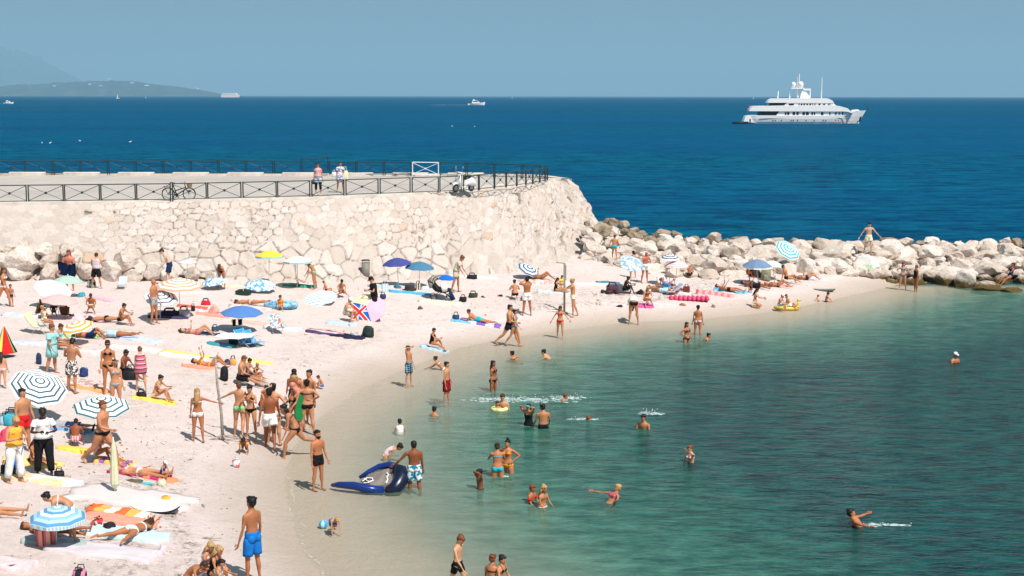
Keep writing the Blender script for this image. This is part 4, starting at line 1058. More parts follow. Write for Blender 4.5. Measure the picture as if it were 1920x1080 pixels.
bpx(1655,524,52,32,'low white boulder at the water edge below the green scribble',4,z=.1,dy=-.4)
bpx(1778,543,48,74,'tall upright pointed boulder standing in the water',5,z=-.3,dy=-.3)
bpx(1808,541,46,62,'blocky boulder with a brown tide stain right of the tall one',8,z=-.1,dy=-.4)
bpx(1856,512,74,40,'wide flat topped pale boulder left of the seated woman',3,z=.9,dy=-.3)
bpx(1851,545,60,30,'low brown boulder half in the water',7,z=-.1,dy=-.5)
bpx(1895,548,52,22,'low dark boulder the seated woman rests her feet on',1,z=-.1,dy=-.5)
bpx(1640,480,66,26,'big smooth boulder under the standing man',6,z=2.0)
bpx(1550,502,56,34,'smooth white boulder with clothes laid on top',9,z=.9)
bpx(1700,500,60,38,'long pale boulder above the two standing women',10,z=1.1)
bpx(1170,500,46,34,'rough boulder behind the patterned parasol',0,z=1.5)
bpx(1262,512,36,40,'boulder streaked with a dark crack behind the pink parasol',11,z=1.1)
bpx(1340,505,60,44,'large tawny boulder behind the pale towel',3,z=1.2)
bpx(1128,440,40,38,'brown ragged rock topping the ridge beside the wall end',5,z=3.0,mat=MROCKD)
bpx(1150,425,24,30,'small brown pinnacle rock on the ridge by the wall',8,z=3.2,mat=MROCKD)
# boulders at the foot of the wall, far left
FB=[(8,503,64,40,3),(34,520,46,28,1),(45,505,66,44,7),(88,498,40,30,2),(92,520,52,32,4),(118,522,40,26,9),(76,480,52,26,6),(135,500,36,26,10),(160,522,44,30,5),(206,522,48,34,0),(232,503,60,38,8),(250,523,46,24,11),(290,521,40,30,2),(318,522,36,26,4),(15,480,40,24,5),(40,478,36,26,8),(118,478,44,28,3),(360,524,44,24,7),(400,526,40,22,1),(-25,518,60,40,6)]
for i,(px,py,w_,h_,v) in enumerate(FB):
    g=ground(px,524); z0=g.z+(524-py)*g.y/F*1.0; s=g.y/F
    boulder((px-960)/F*(g.y),g.y-.45+(524-py)*.012,z0+h_*s*.42,w_*s*.62,w_*s*.36,h_*s*.66,v,(0.1,0.1,.3*i),None,
      '%s boulder at the wall foot, %s'%(('broad' if w_>50 else 'stubby' if w_<42 else 'rounded'),['at the left edge','left of the biggest','biggest, left of the navy towel','above the white parasol','under the red faced man, lowest row','behind the green parasol','upper row above the biggest rock','beside the red faced man','left of the man in the tank top','right of the man in the tank top','upper row right of the tank top','right again, lowest row','behind the leaning boy','behind the orange parasol','upper row at the left edge','upper row, second from left','upper row, behind the red faced man','behind the lilac parasol','behind the bending long haired woman','cut by the left edge'][i]),r=r)
# ================= BOATS =================
MYW=M((0.90,0.86,0.82),0.35,0.5,0.03,.2,'yacht_white'); MGLASS=M((0.01,0.02,0.03),0.1,0.6,0.1,.2,'dark_glass'); MTEAK=M((.30,.22,.16),.6,.3,.1,1,'shaded_deck')
yy=564.0; U=yy/F/6.4   # metres per unit of the measured side view
y0=at(1500,232,0); y0=Vector((at(1500,232,0).x,at(1500,232,0).y,0)); U=y0.y/F/6.4
yt=empty('yacht',y0,R(-3),'large white three deck motor yacht anchored on the blue sea','yacht')
def yp(u,v): return ((u-896)*U,(705-v)*U)   # u from the stern, v down
def yz(o): return o
hw_=4.3
bm=bmesh.new()
sta=[(262,.55,608),(300,.86,606),(360,.98,605),(600,1,605),(1000,1,605),(1250,.96,603),(1400,.84,598),(1480,.68,575),(1560,.46,560),(1620,.24,550),(1668,.03,545)]
rows=[]
for (u,wd,vt) in sta:
    x,zt=yp(u,vt); uw=min(u,262+(u-262)*.935) ; xb=yp(uw,705)[0]
    ring=[]
    for (f,wf) in ((-.12,.55),(0,.80),(.25,.9),(.6,.97),(1.0,1.0)):
        z=zt*f; xx=xb+(x-xb)*max(f,0)
        ring.append((xx,hw_*wd*(wf if wd>.3 else wf**2.2),z))
    rows.append([bm.verts.new((a_,-b_,c_)) for a_,b_,c_ in ring]+[bm.verts.new((a_,b_,c_)) for a_,b_,c_ in ring[::-1]])
for i in range(len(rows)-1):
    for k in range(9): bm.faces.new((rows[i][k],rows[i+1][k],rows[i+1][k+1],rows[i][k+1]))
    bm.faces.new((rows[i][9],rows[i+1][9],rows[i+1][0],rows[i][0]))
bm.faces.new(rows[0]); bm.faces.new(rows[-1][::-1])
hull=obj('hull',bm,MYW,yt)
bm=bmesh.new(); box(bm,(yp(900,700)[0],0,.05),(1290*U,hw_*1.5,.25)); obj('boot_stripe',bm,MBLACK,hull)
def yprism(name,pts,hw,mat,parent=yt):
    bm=bmesh.new(); prism(bm,[yp(*p) for p in pts],-hw,hw); return obj(name,bm,mat,parent)
bm=bmesh.new(); x_,_=yp(200,0); tube(bm,[(x_-4,-3.4,.3),(x_-1,-3.6,.45),(x_+2.4,-3.4,.6)],[(.9,.4),(1.2,.55),(.5,.4)],seg=8); tn=obj('tender',bm,MBLACK,yt,True)
yprism('stern_platform',[(160,690),(160,704),(300,704),(300,690)],hw_*.7,MYW)
yprism('stern_wing',[(215,688),(235,620),(262,602),(370,602),(370,690)],hw_*.86,MYW)
md=yprism('main_deck_cabin',[(600,605),(640,553),(1420,553),(1470,600),(1460,606)],hw_*.84,MYW)
yprism('aft_deck_painted_shade',[(392,604),(392,556),(640,556),(600,604)],hw_*.6,MGLASS)  # dark block standing in for the shade of the open aft deck
ud=yprism('upper_deck',[(277,556),(284,535),(318,496),(690,488),(1275,484),(1340,496),(1430,520),(1495,582),(1420,560),(1380,557)],hw_*1.0,MYW)
uc=yprism('upper_deck_cabin',[(690,492),(720,455),(1262,455),(1300,492)],hw_*.78,MYW)
yprism('upper_aft_painted_shade',[(505,490),(525,457),(700,457),(690,490)],hw_*.55,MGLASS)  # dark block in place of the shade under the top deck
yprism('top_deck',[(490,457),(510,425),(556,406),(860,402),(1190,402),(1245,425),(1272,455),(1180,457)],hw_*.88,MYW)
def ywins(parent,lst,v0,v1,hw,slant=0):
    for (a,b_) in lst:
        bm=bmesh.new(); prism(bm,[yp(a+slant,v0),yp(b_+slant,v0),yp(b_,v1),yp(a,v1)],-hw-.03,-hw+.10); obj('window',bm,MGLASS,parent)
        bm=bmesh.new(); prism(bm,[yp(a+slant,v0),yp(b_+slant,v0),yp(b_,v1),yp(a,v1)],hw-.10,hw+.03); obj('window',bm,MGLASS,parent)
ywins(md,[(700,718),(726,752),(790,820),(835,862),(905,935),(946,980),(1010,1030),(1040,1055),(1122,1152),(1220,1234),(1290,1304),(1330,1342),(1370,1384)],565,601,hw_*.84)
ywins(uc,[(740,800),(855,868),(880,900),(912,932),(946,966),(980,1002),(1015,1026),(1040,1054),(1088,1112),(1142,1166),(1198,1210),(1216,1228)],466,492,hw_*.78,6)
for u_ in (560,590,660,775,800,850,950,1045,1150,1180,1295,1325,1370):
    bm=bmesh.new(); x_,z_=yp(u_,662); tube(bm,[(x_,-hw_*1.0-.06,z_),(x_,-hw_*.9,z_)],.22,seg=8); obj('porthole',bm,MGLASS,hull)
bm=bmesh.new(); x_,z_=yp(293,668); box(bm,(x_,-hw_*.86-.02,z_),(14*U,.2,40*U)); obj('side_door',bm,MGLASS,hull)
bm=bmesh.new(); bar(bm,(yp(400,640)[0],-hw_*1.0-.02,yp(0,640)[1]),(yp(1440,630)[0],-hw_*.86,yp(0,630)[1]),.12); obj('rub_rail',bm,MSTEEL,hull)
yprism('mast_house',[(885,402),(890,350),(905,318),(955,330),(1000,402)],1.5,MYW)
bm=bmesh.new(); box(bm,(yp(850,286)[0],0,yp(0,286)[1]),(150*U,3.2,.5)); box(bm,(yp(962,300)[0],0,yp(0,300)[1]),(88*U,2.4,.7)); bar(bm,(yp(860,286)[0],0,yp(0,395)[1]),(yp(860,286)[0],0,yp(0,286)[1]),.5); bar(bm,(yp(1004,300)[0],0,yp(0,400)[1]),(yp(1004,300)[0],0,yp(0,300)[1]),.3); obj('mast_platform',bm,MYW,yt)
for u_,s_ in((805,28),(893,33)):
    bm=bmesh.new(); x_,z_=yp(u_,244); ell(bm,(x_,0,z_),(s_*U,s_*U,s_*U*1.15),None,14,10); obj('radar_dome',bm,MYW,yt,True)
for (u_,v0_,v1_,w_) in((625,405,320,.35),(765,405,325,.35),(1138,402,160,.28),(868,286,120,.35),(848,286,150,.2)):
    bm=bmesh.new(); x_,_=yp(u_,0); bar(bm,(x_,0,yp(0,v0_)[1]),(x_,0,yp(0,v1_)[1]),w_); obj('antenna',bm,MYW,yt)
yprism('ensign',[(290,478),(296,556),(278,560)],.05,M((.6,.03,.04),.8,.1,.1,5,'red_flag'))
yprism('foredeck_bulwark',[(1490,562),(1505,540),(1570,534),(1590,552)],1.4,MYW)
yprism('jackstaff',[(1672,545),(1690,500),(1694,500),(1680,545)],.1,MBLACK)
bm=bmesh.new(); prism(bm,[yp(1575,680),yp(1590,625),yp(1612,612),yp(1598,680)],-1.6,-1.3); obj('anchor_pocket',bm,MGLASS,hull)
# motor boat under way
def foam(name,loc,pts_fn,label,cat='foam',n=60,seed=1):
    bm=bmesh.new(); r_=random.Random(seed)
    for i in range(n):
        x,y,s=pts_fn(r_); k=r_.randint(6,9); a0=r_.uniform(0,6)
        top_=bm.verts.new((x,y,.035+.03*r_.random())); vs_=[bm.verts.new((x+math.cos(a0+2*PI*j/k)*s*r_.uniform(.6,1.3)*1.6,y+math.sin(a0+2*PI*j/k)*s*r_.uniform(.6,1.3),.008)) for j in range(k)]
        for j in range(k): bm.faces.new((top_,vs_[j],vs_[(j+1)%k]))
    o=obj(name,bm,M((.80,.84,.84),.9,.1,.05,5,'white_foam'),loc=loc); tag(o,label,cat); return o
def smallboat(px,py,Lm,label,yaw=0,cabin=True):
    p=at(px,py,0); e=empty('motorboat',p,R(yaw),label,'boat'); s=Lm/10
    bm=bmesh.new(); rows=[]
    for (x,wd,zt) in((-5,.8,1.0),(-2,1,1.1),(2,.9,1.3),(4,.5,1.6),(5.2,.03,1.9)):
        rows.append([bm.verts.new((x*s,-1.6*s*wd,zt*s)),bm.verts.new(((x*.92)*s,-1.1*s*wd,-.2)),bm.verts.new(((x*.92)*s,1.1*s*wd,-.2)),bm.verts.new((x*s,1.6*s*wd,zt*s))])
    for i in range(4):
        for k in range(4): bm.faces.new((rows[i][k],rows[i+1][k],rows[i+1][(k+1)%4],rows[i][(k+1)%4]))
    bm.faces.new(rows[0]); bm.faces.new(rows[-1][::-1]); obj('hull',bm,MYW,e)
    bm=bmesh.new(); prism(bm,[(-2.6*s,1.1*s),(-2.2*s,2.5*s),(.6*s,2.6*s),(2.3*s,1.3*s)],-1.1*s,1.1*s); cb=obj('cabin',bm,MYW,e)
    bm=bmesh.new(); prism(bm,[(-2.0*s,1.7*s),(-1.9*s,2.25*s),(.5*s,2.3*s),(1.3*s,1.7*s)],-1.14*s,-1.05*s); obj('window',bm,MGLASS,cb)
    bm=bmesh.new(); prism(bm,[(-2.0*s,2.6*s),(-1.6*s,3.4*s),(-1.3*s,3.4*s),(-.6*s,2.6*s)],-.6*s,.6*s); obj('flybridge',bm,MYW,e)
    return p
p=smallboat(893,197,21,'white cabin cruiser speeding right near the horizon')
def wk(L,W): return lambda r_: ((lambda x:(x,r_.uniform(-W,W),r_.uniform(.5,1.3)*W*.35))(-r_.random()*L))
foam('wake',p+Vector((-8,0,.05)),wk(46,3),'long white wake trailing behind the distant cabin cruiser','wake',70,3)
p=smallboat(16,194.5,13,'small white motorboat at the left edge of the sea')
foam('wake',p+Vector((-6,0,.05)),wk(40,3),'white wake of the boat at the left edge','wake',60,4)
# cruise ship on the horizon
p=at(437,181.2,0); 
DIST=9000; p=Vector(((437-960)/F*DIST,DIST,0))
cs=empty('cruise_ship',p,0,'pale cruise ship on the horizon at the tip of the headland','ship'); s=DIST/F
bm=bmesh.new(); prism(bm,[(-17*s,0),(-18*s,4*s),(19*s,4.6*s),(16*s,0)],-14,14); obj('hull',bm,M((.78,.66,.60),.6,.3,.05,.01,'ship_hull'),cs)
bm=bmesh.new(); prism(bm,[(-16*s,4*s),(-16*s,7.3*s),(10*s,8*s),(13*s,4.3*s)],-13,13); obj('cabins',bm,MYW,cs)
for k in range(3):
    bm=bmesh.new(); box(bm,(-2*s,-13.2,(4.4+k*1.1)*s),(26*s,.8,.35*s)); obj('deck_windows',bm,M((.5,.42,.4),.5,.4,.1,.01,'tinted_windows'),cs)
def sailboat(px,D,hpx,label):
    p=Vector(((px-960)/F*D,D,0)); s=hpx*D/F; e=empty('sailboat',p,0,label,'sailboat')
    bm=bmesh.new(); prism(bm,[(-.30*s,.10*s),(-.26*s,-.02*s),(.24*s,-.02*s),(.34*s,.12*s)],-.07*s,.07*s); obj('hull',bm,MYW,e)
    bm=bmesh.new(); bar(bm,(0,0,0),(0,0,s),.012*s); obj('mast',bm,MYW,e)
    bm=bmesh.new(); prism(bm,[(-.22*s,.14*s),(0,.95*s),(0.01*s,.14*s)],-.004*s,.004*s); obj('sail',bm,MYW,e)
sailboat(227,5000,10,'tiny white sailboat in front of the hazy headland')
sailboat(279,5600,4,'very small low white sailboat right of the larger one')
sailboat(960,7000,4,'minute white sailboat on the horizon near the centre')
sailboat(1408,6500,4,'minute sailboat on the horizon left of the yacht stern')
# gulls resting on the sea
def gull(px,py,label):
    p=at(px,py,0); e=empty('seagull',p,R(random.uniform(0,360)),label,'seagull','seagulls resting on the sea')
    bm=bmesh.new(); tube(bm,[(-.32,0,.12),(-.15,0,.12),(.1,0,.13),(.22,0,.20),(.26,0,.30)],[(.03,.02),(.11,.09),(.12,.10),(.06,.06),(.05,.05)],side=(0,1,0),seg=8); ell(bm,(.27,0,.33),(.07,.055,.055)); obj('body',bm,MWHITE,e,True)
    bm=bmesh.new(); tube(bm,[(.33,0,.33),(.40,0,.31)],[.02,.006],seg=5); obj('beak',bm,M((.7,.4,.05),.5,.3,0,5,'beak'),e)
for x_,y_,l_ in((79,269,'white gull floating on the sea, leftmost of the floating gulls'),(94,269,'white gull floating right beside the leftmost gull'),(150,265,'gull floating alone right of the pair'),(244,267,'gull floating above the middle of the left railing'),(848,237,'gull floating below the distant cabin cruiser'),(890,238,'gull right of the one below the cabin cruiser')): gull(x_,y_,l_)
# houses on the headland
r=random.Random(4); MH=M((.85,.78,.70),.9,.1,.1,.01,'house_wall'); MRF=M((.45,.2,.13),.9,.1,.1,.01,'roof_tiles')
hsx=[(12,172),(33,176),(56,173),(66,168),(86,171),(104,170),(110,163),(120,169),(137,166),(152,175),(176,160),(184,166),(196,163),(205,168),(212,149.5),(230,170),(243,172),(254,157),(262,170),(281,162),(290,174),(318,172),(331,171),(347,171),(357,176),(376,167),(392,178)]
for k,(px,py) in enumerate(hsx):
    D=24500; x=(px-960)/F*D; z=(181-py)/F*D+6; wv=r.uniform(36,74)
    e=empty('house',(x,D,z-8),r.uniform(-.3,.3),'pale house on the wooded headland %s'%('close to the shore' if py>169 else 'high on the slope'),'house','houses on the headland '+('shore' if py>169 else 'slope'))
    bm=bmesh.new(); box(bm,(0,0,7),(wv,20,20)); obj('wall',bm,MH,e)
    bm=bmesh.new(); prism(bm,[(-wv*.55,17),(0,24),(wv*.55,17)],-9,9); obj('roof',bm,MRF,e)
# ================= BEACH THINGS =================
MPOLE=M((.62,.62,.60),.4,.5,.05,6,'painted_pole')
STR=lambda cols,sc: Mpat('rings',cols,sc)
def umbrella(cx,cy,bx,by,wpx,cols,label,tilt=(0,0),kind='plain',hd=.30,n=8,pole=True,name='beach_umbrella',closed=False,z=None,val=None,spin=0):
    g=ground(bx,by) if z is None else at(bx,by,z)
    Cc=atY(cx,cy,g.y); Rr=wpx/2*g.y/F
    e=empty(name,g,0,label,'parasol')
    ax=Vector((tilt[0],-tilt[1],1)).normalized()
    Cl=Cc-g
    if not closed: Cl.y+= -0.0
    q=ax.to_track_quat('Z','Y'); q=q@Matrix.Rotation(PI/8+spin,3,'Z').to_quaternion()
    bm=bmesh.new(); K=6; sub=4
    allc=cols if isinstance(cols,list) else [cols]
    grid=[]
    for inner in (0,1):
        rows=[]
        for i in range(K+1):
            rr=i/K
            row=[]
            for s_ in range(n*sub):
                a=2*PI*s_/(n*sub); f=(s_%sub)/sub
                sag=math.cos(PI/n)/math.cos((f-.5)*2*PI/n)      # straight edges between ribs
                r_=Rr*rr*sag
                dz=-Rr*hd*(rr**1.75)- (0.018 if inner else 0) - (0.05*Rr*math.sin(f*PI)*(-1)*rr*rr*0.3)
                row.append(bm.verts.new((r_*math.cos(a),r_*math.sin(a),Rr*hd*.62+dz)))
            rows.append(row)
        grid.append(rows)
    N=n*sub
    for inner in (0,1):
        rows=grid[inner]
        for i in range(K):
            for s_ in range(N):
                if i==0:
                    if s_==0: pass
                v=[rows[i][s_],rows[i+1][s_],rows[i+1][(s_+1)%N],rows[i][(s_+1)%N]]
                try: fc=bm.faces.new(v if not inner else v[::-1]); fc.material_index=(s_//sub)%len(allc)
                except: pass
    for s_ in range(N):
        fc=bm.faces.new([grid[0][K][s_],grid[1][K][s_],grid[1][K][(s_+1)%N],grid[0][K][(s_+1)%N]]); fc.material_index=(s_//sub)%len(allc)
    bmesh.ops.remove_doubles(bm,verts=bm.verts,dist=.0008)
    co=obj('canopy',bm,allc,e,False); co.location=Cl; co.rotation_mode='QUATERNION'; co.rotation_quaternion=q
    if pole:
        bm=bmesh.new(); topp=Cl+ax*(Rr*hd*.62+.07); 
        tube(bm,[Vector((0,0,-.15)),Cl*.55 if abs(tilt[0])+abs(tilt[1])<.05 else Cl-ax*.5 if Cl.length>1 else Cl*.5,topp],[.016,.014,.012],seg=7); obj('pole',bm,MPOLE,e,True)
    bm=bmesh.new(); ell(bm,(0,0,Rr*hd*.62+.03),(.025,.025,.05)); f_=obj('finial',bm,MPOLE,co)
    if val is not None:
        bm=bmesh.new(); 
        for s_ in range(n*sub):
            a=2*PI*s_/(n*sub); a2=2*PI*(s_+1)/(n*sub); f=(s_%sub)/sub; f2=f+1/sub
            g1=Rr*math.cos(PI/n)/math.cos((f-.5)*2*PI/n)*1.005; g2=Rr*math.cos(PI/n)/math.cos((f2-.5)*2*PI/n)*1.005
            zt=-Rr*hd*.38+.0; h_=.09
            vs_=[bm.verts.new((g1*math.cos(a),g1*math.sin(a),zt)),bm.verts.new((g2*math.cos(a2),g2*math.sin(a2),zt)),bm.verts.new((g2*math.cos(a2)*.995,g2*math.sin(a2)*.995,zt-h_*(.75+.25*math.sin(f2*PI)))),bm.verts.new((g1*math.cos(a)*.995,g1*math.sin(a)*.995,zt-h_*(.75+.25*math.sin(f*PI))))]
            bm.faces.new(vs_)
        bmesh.ops.remove_doubles(bm,verts=bm.verts,dist=.001); bmesh.ops.solidify(bm,geom=bm.faces[:],thickness=.006)
        obj('valance',bm,val,co)
    if hd>.2 and Rr>.55:
        for i in range(n):
            a=2*PI*i/n; bm=bmesh.new(); bar(bm,(0,0,Rr*hd*.5),(Rr*.97*math.cos(a),Rr*.97*math.sin(a),-Rr*hd*.38-.015),.012); obj('rib',bm,MSTEEL,co)
    return e
W_=(.80,.79,.77)
c_=cloth
umbrella(73,722,98,790,112,STR([W_,W_,(.03,.10,.14)],6.6),'large white parasol with thin navy rings, tilted, behind the woman in white shirt',tilt=(.42,.45),hd=.34)
umbrella(190,757,205,832,108,STR([W_,W_,(.04,.13,.17)],6.6),'large white parasol with thin navy rings beside the walking woman in black bottoms',tilt=(.10,.22),hd=.36)
umbrella(108,963,104,1026,110,STR([(.72,.72,.62),(.24,.45,.62),(.40,.58,.70),(.10,.28,.48)],3.4),'low pale blue ringed parasol over a striped basket',tilt=(.02,.06),hd=.42,val=Mpat('stripes',[(.35,.55,.7),(.7,.72,.7)],14,'X'))
umbrella(143,610,140,645,66,STR([W_,(.80,.36,.06)],5.0),'white parasol with orange rings shading a man on his back',tilt=(-.15,.25),hd=.34)
umbrella(112,560,109,598,72,M((.75,.42,.40),.85,.1,.06,3,'pink_cloth'),'plain pink parasol, pole upright beside the people at left',tilt=(.12,.05),hd=.36)
umbrella(100,540,104,575,74,M((.60,.60,.60),.85,.1,.06,3,'greyish_white_cloth'),'big white parasol tilted right behind the pink one',tilt=(.40,.35),hd=.3)
umbrella(127,524,124,556,60,M((.38,.52,.44),.85,.1,.06,3,'pale_green_cloth'),'pale green parasol partly behind the big white one',tilt=(.05,.0),hd=.4)
umbrella(336,531,338,596,90,STR([W_,(.80,.36,.20)],5.2),'orange and white ringed parasol near the wall at left',tilt=(.04,.10),hd=.32)
umbrella(302,556,300,600,64,STR([W_,W_,(.05,.08,.2)],5.5),'white parasol with navy rings, tilted low behind the older man',tilt=(.2,.35),hd=.3)
umbrella(402,526,403,542,52,Mpat('print',[(.10,.30,.55),(.72,.76,.78)],7),'blue and white patterned parasol in front of the long haired bending woman',tilt=(-.1,.15),hd=.38)
umbrella(488,532,486,546,62,Mpat('print',[(.12,.34,.60),(.74,.78,.80)],6),'blue and white patterned parasol low on the sand near the wall middle',tilt=(.08,.2),hd=.38)
umbrella(453,582,455,622,82,M((.085,.20,.46),.85,.1,.06,3,'blue_cloth'),'plain mid blue parasol with clothes hung from its pole',tilt=(.04,.08),hd=.32)
umbrella(505,476,504,536,54,M((.85,.56,.06),.85,.1,.06,3,'yellow_cloth'),'yellow parasol against the stone wall',hd=.36,val=c_('lt'))
umbrella(558,486,557,540,56,M((.72,.66,.54),.85,.1,.06,3,'cream_cloth'),'cream parasol against the wall right of the yellow one',hd=.36,val=c_('lt'))
umbrella(351,490,352,534,38,M((.58,.58,.68),.85,.1,.06,3,'lilac_cloth'),'small pale lilac parasol against the wall',hd=.3)
umbrella(744,491,748,538,58,M((.06,.07,.26),.85,.1,.06,3,'navy_cloth'),'navy parasol, left of the pair by the wall',tilt=(-.05,.05),hd=.42,n=8)
umbrella(787,498,785,540,58,M((.07,.19,.30),.85,.1,.06,3,'steel_blue_cloth'),'steel blue parasol, right of the pair by the wall',tilt=(.05,.05),hd=.42)
umbrella(992,504,1010,522,46,STR([W_,(.06,.12,.25)],5),'navy and white ringed parasol tilted over a sunbather by the wall end',tilt=(.5,.4),hd=.3)
umbrella(1184,492,1184,548,48,Mpat('print',[(.62,.68,.72),(.25,.40,.50)],5),'round pale parasol with blue scribble pattern near the rocks',tilt=(.15,.6),hd=.3)
umbrella(1256,482,1255,538,38,STR([W_,(.06,.10,.18)],7),'small white and navy ringed parasol behind the pink one',tilt=(.0,.1),hd=.45)
umbrella(1268,495,1262,540,46,STR([(.78,.66,.66),(.75,.42,.45)],7),'pink and white striped parasol near the rocks',tilt=(-.05,.05),hd=.45)
umbrella(1449,494,1452,525,42,M((.72,.68,.60),.85,.1,.06,3,'cream_cloth'),'cream white parasol right behind the grey blue one',tilt=(.1,.05),hd=.42)
umbrella(1420,494,1424,537,58,M((.16,.23,.36),.85,.1,.06,3,'grey_blue_cloth'),'grey blue parasol with white trimmed edge near the rocks',tilt=(0,.05),hd=.44,val=c_('w'))
umbrella(1478,467,1492,512,52,STR([W_,(.05,.38,.46)],5.6),'teal and white ringed parasol tilted against the boulders',tilt=(.45,.75),hd=.28)
umbrella(600,557,612,568,66,Mpat('stripes',[W_,(.2,.4,.58),W_],5,'Y'),'white parasol with blue stripes lying almost flat on the sand',tilt=(-.12,.35),hd=.2)
umbrella(440,628,441,647,76,Mpat('stripes',[(.78,.80,.80),(.55,.66,.75)],4,'Y'),'very flat white parasol low over a bag and blue deck chair',tilt=(0,0),hd=.10)
umbrella(456,547,458,552,32,M((.015,.03,.02),.8,.1,.1,4,'dark_green_cloth'),'small dark green sunshade lying open on the sand',tilt=(.1,.3),hd=.2,pole=False)
umbrella(837,520,829,560,34,M((.01,.14,.62),.8,.1,.06,4,'bright_blue_cloth'),'small bright blue parasol clipped over the pushchair',tilt=(.05,.05),hd=.45,pole=False)
# red white and blue flag parasol propped on its edge
m,nt,b=mat_base('flag_print_cloth',.85,.1)
tc=node(nt,'ShaderNodeTexCoord'); sx=node(nt,'ShaderNodeSeparateXYZ'); nt.links.new(tc.outputs['Object'],sx.inputs[0])
a0=R(202.5)
pp_=math_n(nt,'ADD',math_n(nt,'MULTIPLY',sx.outputs[0],math.cos(a0)),math_n(nt,'MULTIPLY',sx.outputs[1],math.sin(a0)))
qq=math_n(nt,'SUBTRACT',math_n(nt,'MULTIPLY',sx.outputs[0],math.sin(a0)),math_n(nt,'MULTIPLY',sx.outputs[1],math.cos(a0)))
qa=math_n(nt,'ABSOLUTE',qq); pc=math_n(nt,'SUBTRACT',pp_,.42); pa=math_n(nt,'ABSOLUTE',pc)
dg_=math_n(nt,'ABSOLUTE',math_n(nt,'SUBTRACT',qa,math_n(nt,'MULTIPLY',pa,.75)))
cc=mixc(nt,math_n(nt,'LESS_THAN',dg_,.05),(.01,.12,.42),W_); cc=mixc(nt,math_n(nt,'LESS_THAN',dg_,.016),cc,(.7,.03,.03))
cc=mixc(nt,math_n(nt,'LESS_THAN',math_n(nt,'MINIMUM',qa,pa),.10),cc,W_); cc=mixc(nt,math_n(nt,'LESS_THAN',math_n(nt,'MINIMUM',qa,pa),.062),cc,(.7,.03,.03))
nt.links.new(cc,b.inputs['Base Color']); MUJ=m
MP=M((.76,.42,.52),.85,.1,.06,3,'pink_cloth2'); MCR=M((.80,.68,.42),.85,.1,.06,3,'cream_yellow_cloth')
umbrella(688,577,702,600,72,[MP,MCR,MCR,MUJ,MUJ,MUJ,MP,MP],'parasol with a red, white and blue flag panel, propped open on the sand',tilt=(-.15,1.1),hd=.30,spin=0)
# folded rainbow parasol at the left edge and the furled one near the front
def furled(bx,by,hpx,wpx,cols,label,poleh=1.0,taper='down'):
    g=ground(bx,by); s=g.y/F; e=empty('folded_umbrella',g,0,label,'parasol'); Hh=hpx*s; Rw=wpx/2*s
    bm=bmesh.new(); n=len(cols) if isinstance(cols,list) else 8; nn=16
    if taper=='tent': prof=[(0,Hh),(.25,Hh*.78),(.62,Hh*.42),(1.0,Hh*.12)]
    else: prof=[(.18,Hh),(.55,Hh*.86),(.8,Hh*.55),(1.0,Hh*.2),(.5,Hh*.12)]
    rows=[]
    for (r_,z_) in prof: rows.append([bm.verts.new((Rw*r_*math.cos(2*PI*i/nn)*(1+.12*(i%2)),Rw*r_*math.sin(2*PI*i/nn)*(1+.12*(i%2)),z_)) for i in range(nn)])
    for i in range(len(rows)-1):
        for k in range(nn):
            fc=bm.faces.new([rows[i][k],rows[i][(k+1)%nn],rows[i+1][(k+1)%nn],rows[i+1][k]]); fc.material_index=(k*n//nn)%n if isinstance(cols,list) else 0
    bm.faces.new(rows[0]); bm.faces.new(rows[-1])
    obj('canopy',bm,cols,e); bm=bmesh.new(); tube(bm,[(0,0,-.1),(0,0,Hh*1.05)],.016,seg=7); obj('pole',bm,MPOLE,e,True); return e
furled(10,668,60,40,[c_('k'),c_('k'),c_('k'),c_('k'),c_('k'),c_('k'),c_('b'),c_('oy'),c_('y'),c_('r'),c_('r'),c_('g')],'half closed rainbow coloured parasol at the left edge',taper='tent')
furled(216,927,108,16,M((.62,.62,.42),.85,.1,.08,4,'pale_yellow_cloth'),'furled pale yellow green parasol standing in the foreground sand')
# towels ----------------------------------------------------------------
def towel(px,py,w_,l_,rot,mat,label,name='beach_towel',cat='towel',th=.008,group=None,wr=.042,seed=None):
    g=ground(px,py); r_=random.Random(seed if seed else int(px*7+py)); bm=bmesh.new(); a=R(rot); nx,ny=14,9; rows=[]
    o1,o2=r_.uniform(0,50),r_.uniform(0,50)
    def wv(u,v): return wr*(1+noise.noise(Vector((u*3+o1,v*3,0))))+wr*.8*abs(noise.noise(Vector((u*8+o2,v*7,3))))
    T_=[];B_=[]
    for i in range(nx+1):
        T_.append([]);B_.append([])
        for j in range(ny+1):
            u=(i/nx-.5)*w_+.16*noise.noise(Vector((j*.6,o1,1))); v=(j/ny-.5)*l_+.22*l_*noise.noise(Vector((i*.45,o2,2)))
            x=u*math.cos(a)-v*math.sin(a); y=u*math.sin(a)+v*math.cos(a)
            z=max(hz(g.x+x,g.y+y),-.02)-g.z+.03
            T_[-1].append(bm.verts.new((u,v,z+wv(u,v)+th))); B_[-1].append(bm.verts.new((u,v,z-.06)))
    for i in range(nx):
        for j in range(ny): bm.faces.new((T_[i][j],T_[i+1][j],T_[i+1][j+1],T_[i][j+1]))
    ed=[(i,0) for i in range(nx)]+[(nx,j) for j in range(ny)]+[(i,ny) for i in range(nx,0,-1)]+[(0,j) for j in range(ny,0,-1)]
    for k in range(len(ed)):
        a_,b_=ed[k],ed[(k+1)%len(ed)]; bm.faces.new((T_[a_[0]][a_[1]],B_[a_[0]][a_[1]],B_[b_[0]][b_[1]],T_[b_[0]][b_[1]]))
    o=obj(name,bm,mat,smooth=True,loc=g); o.rotation_euler=(0,0,a); tag(o,label,cat,group); return o
ST=lambda cols,sc,ax='X': Mpat('stripes',cols,sc,ax)
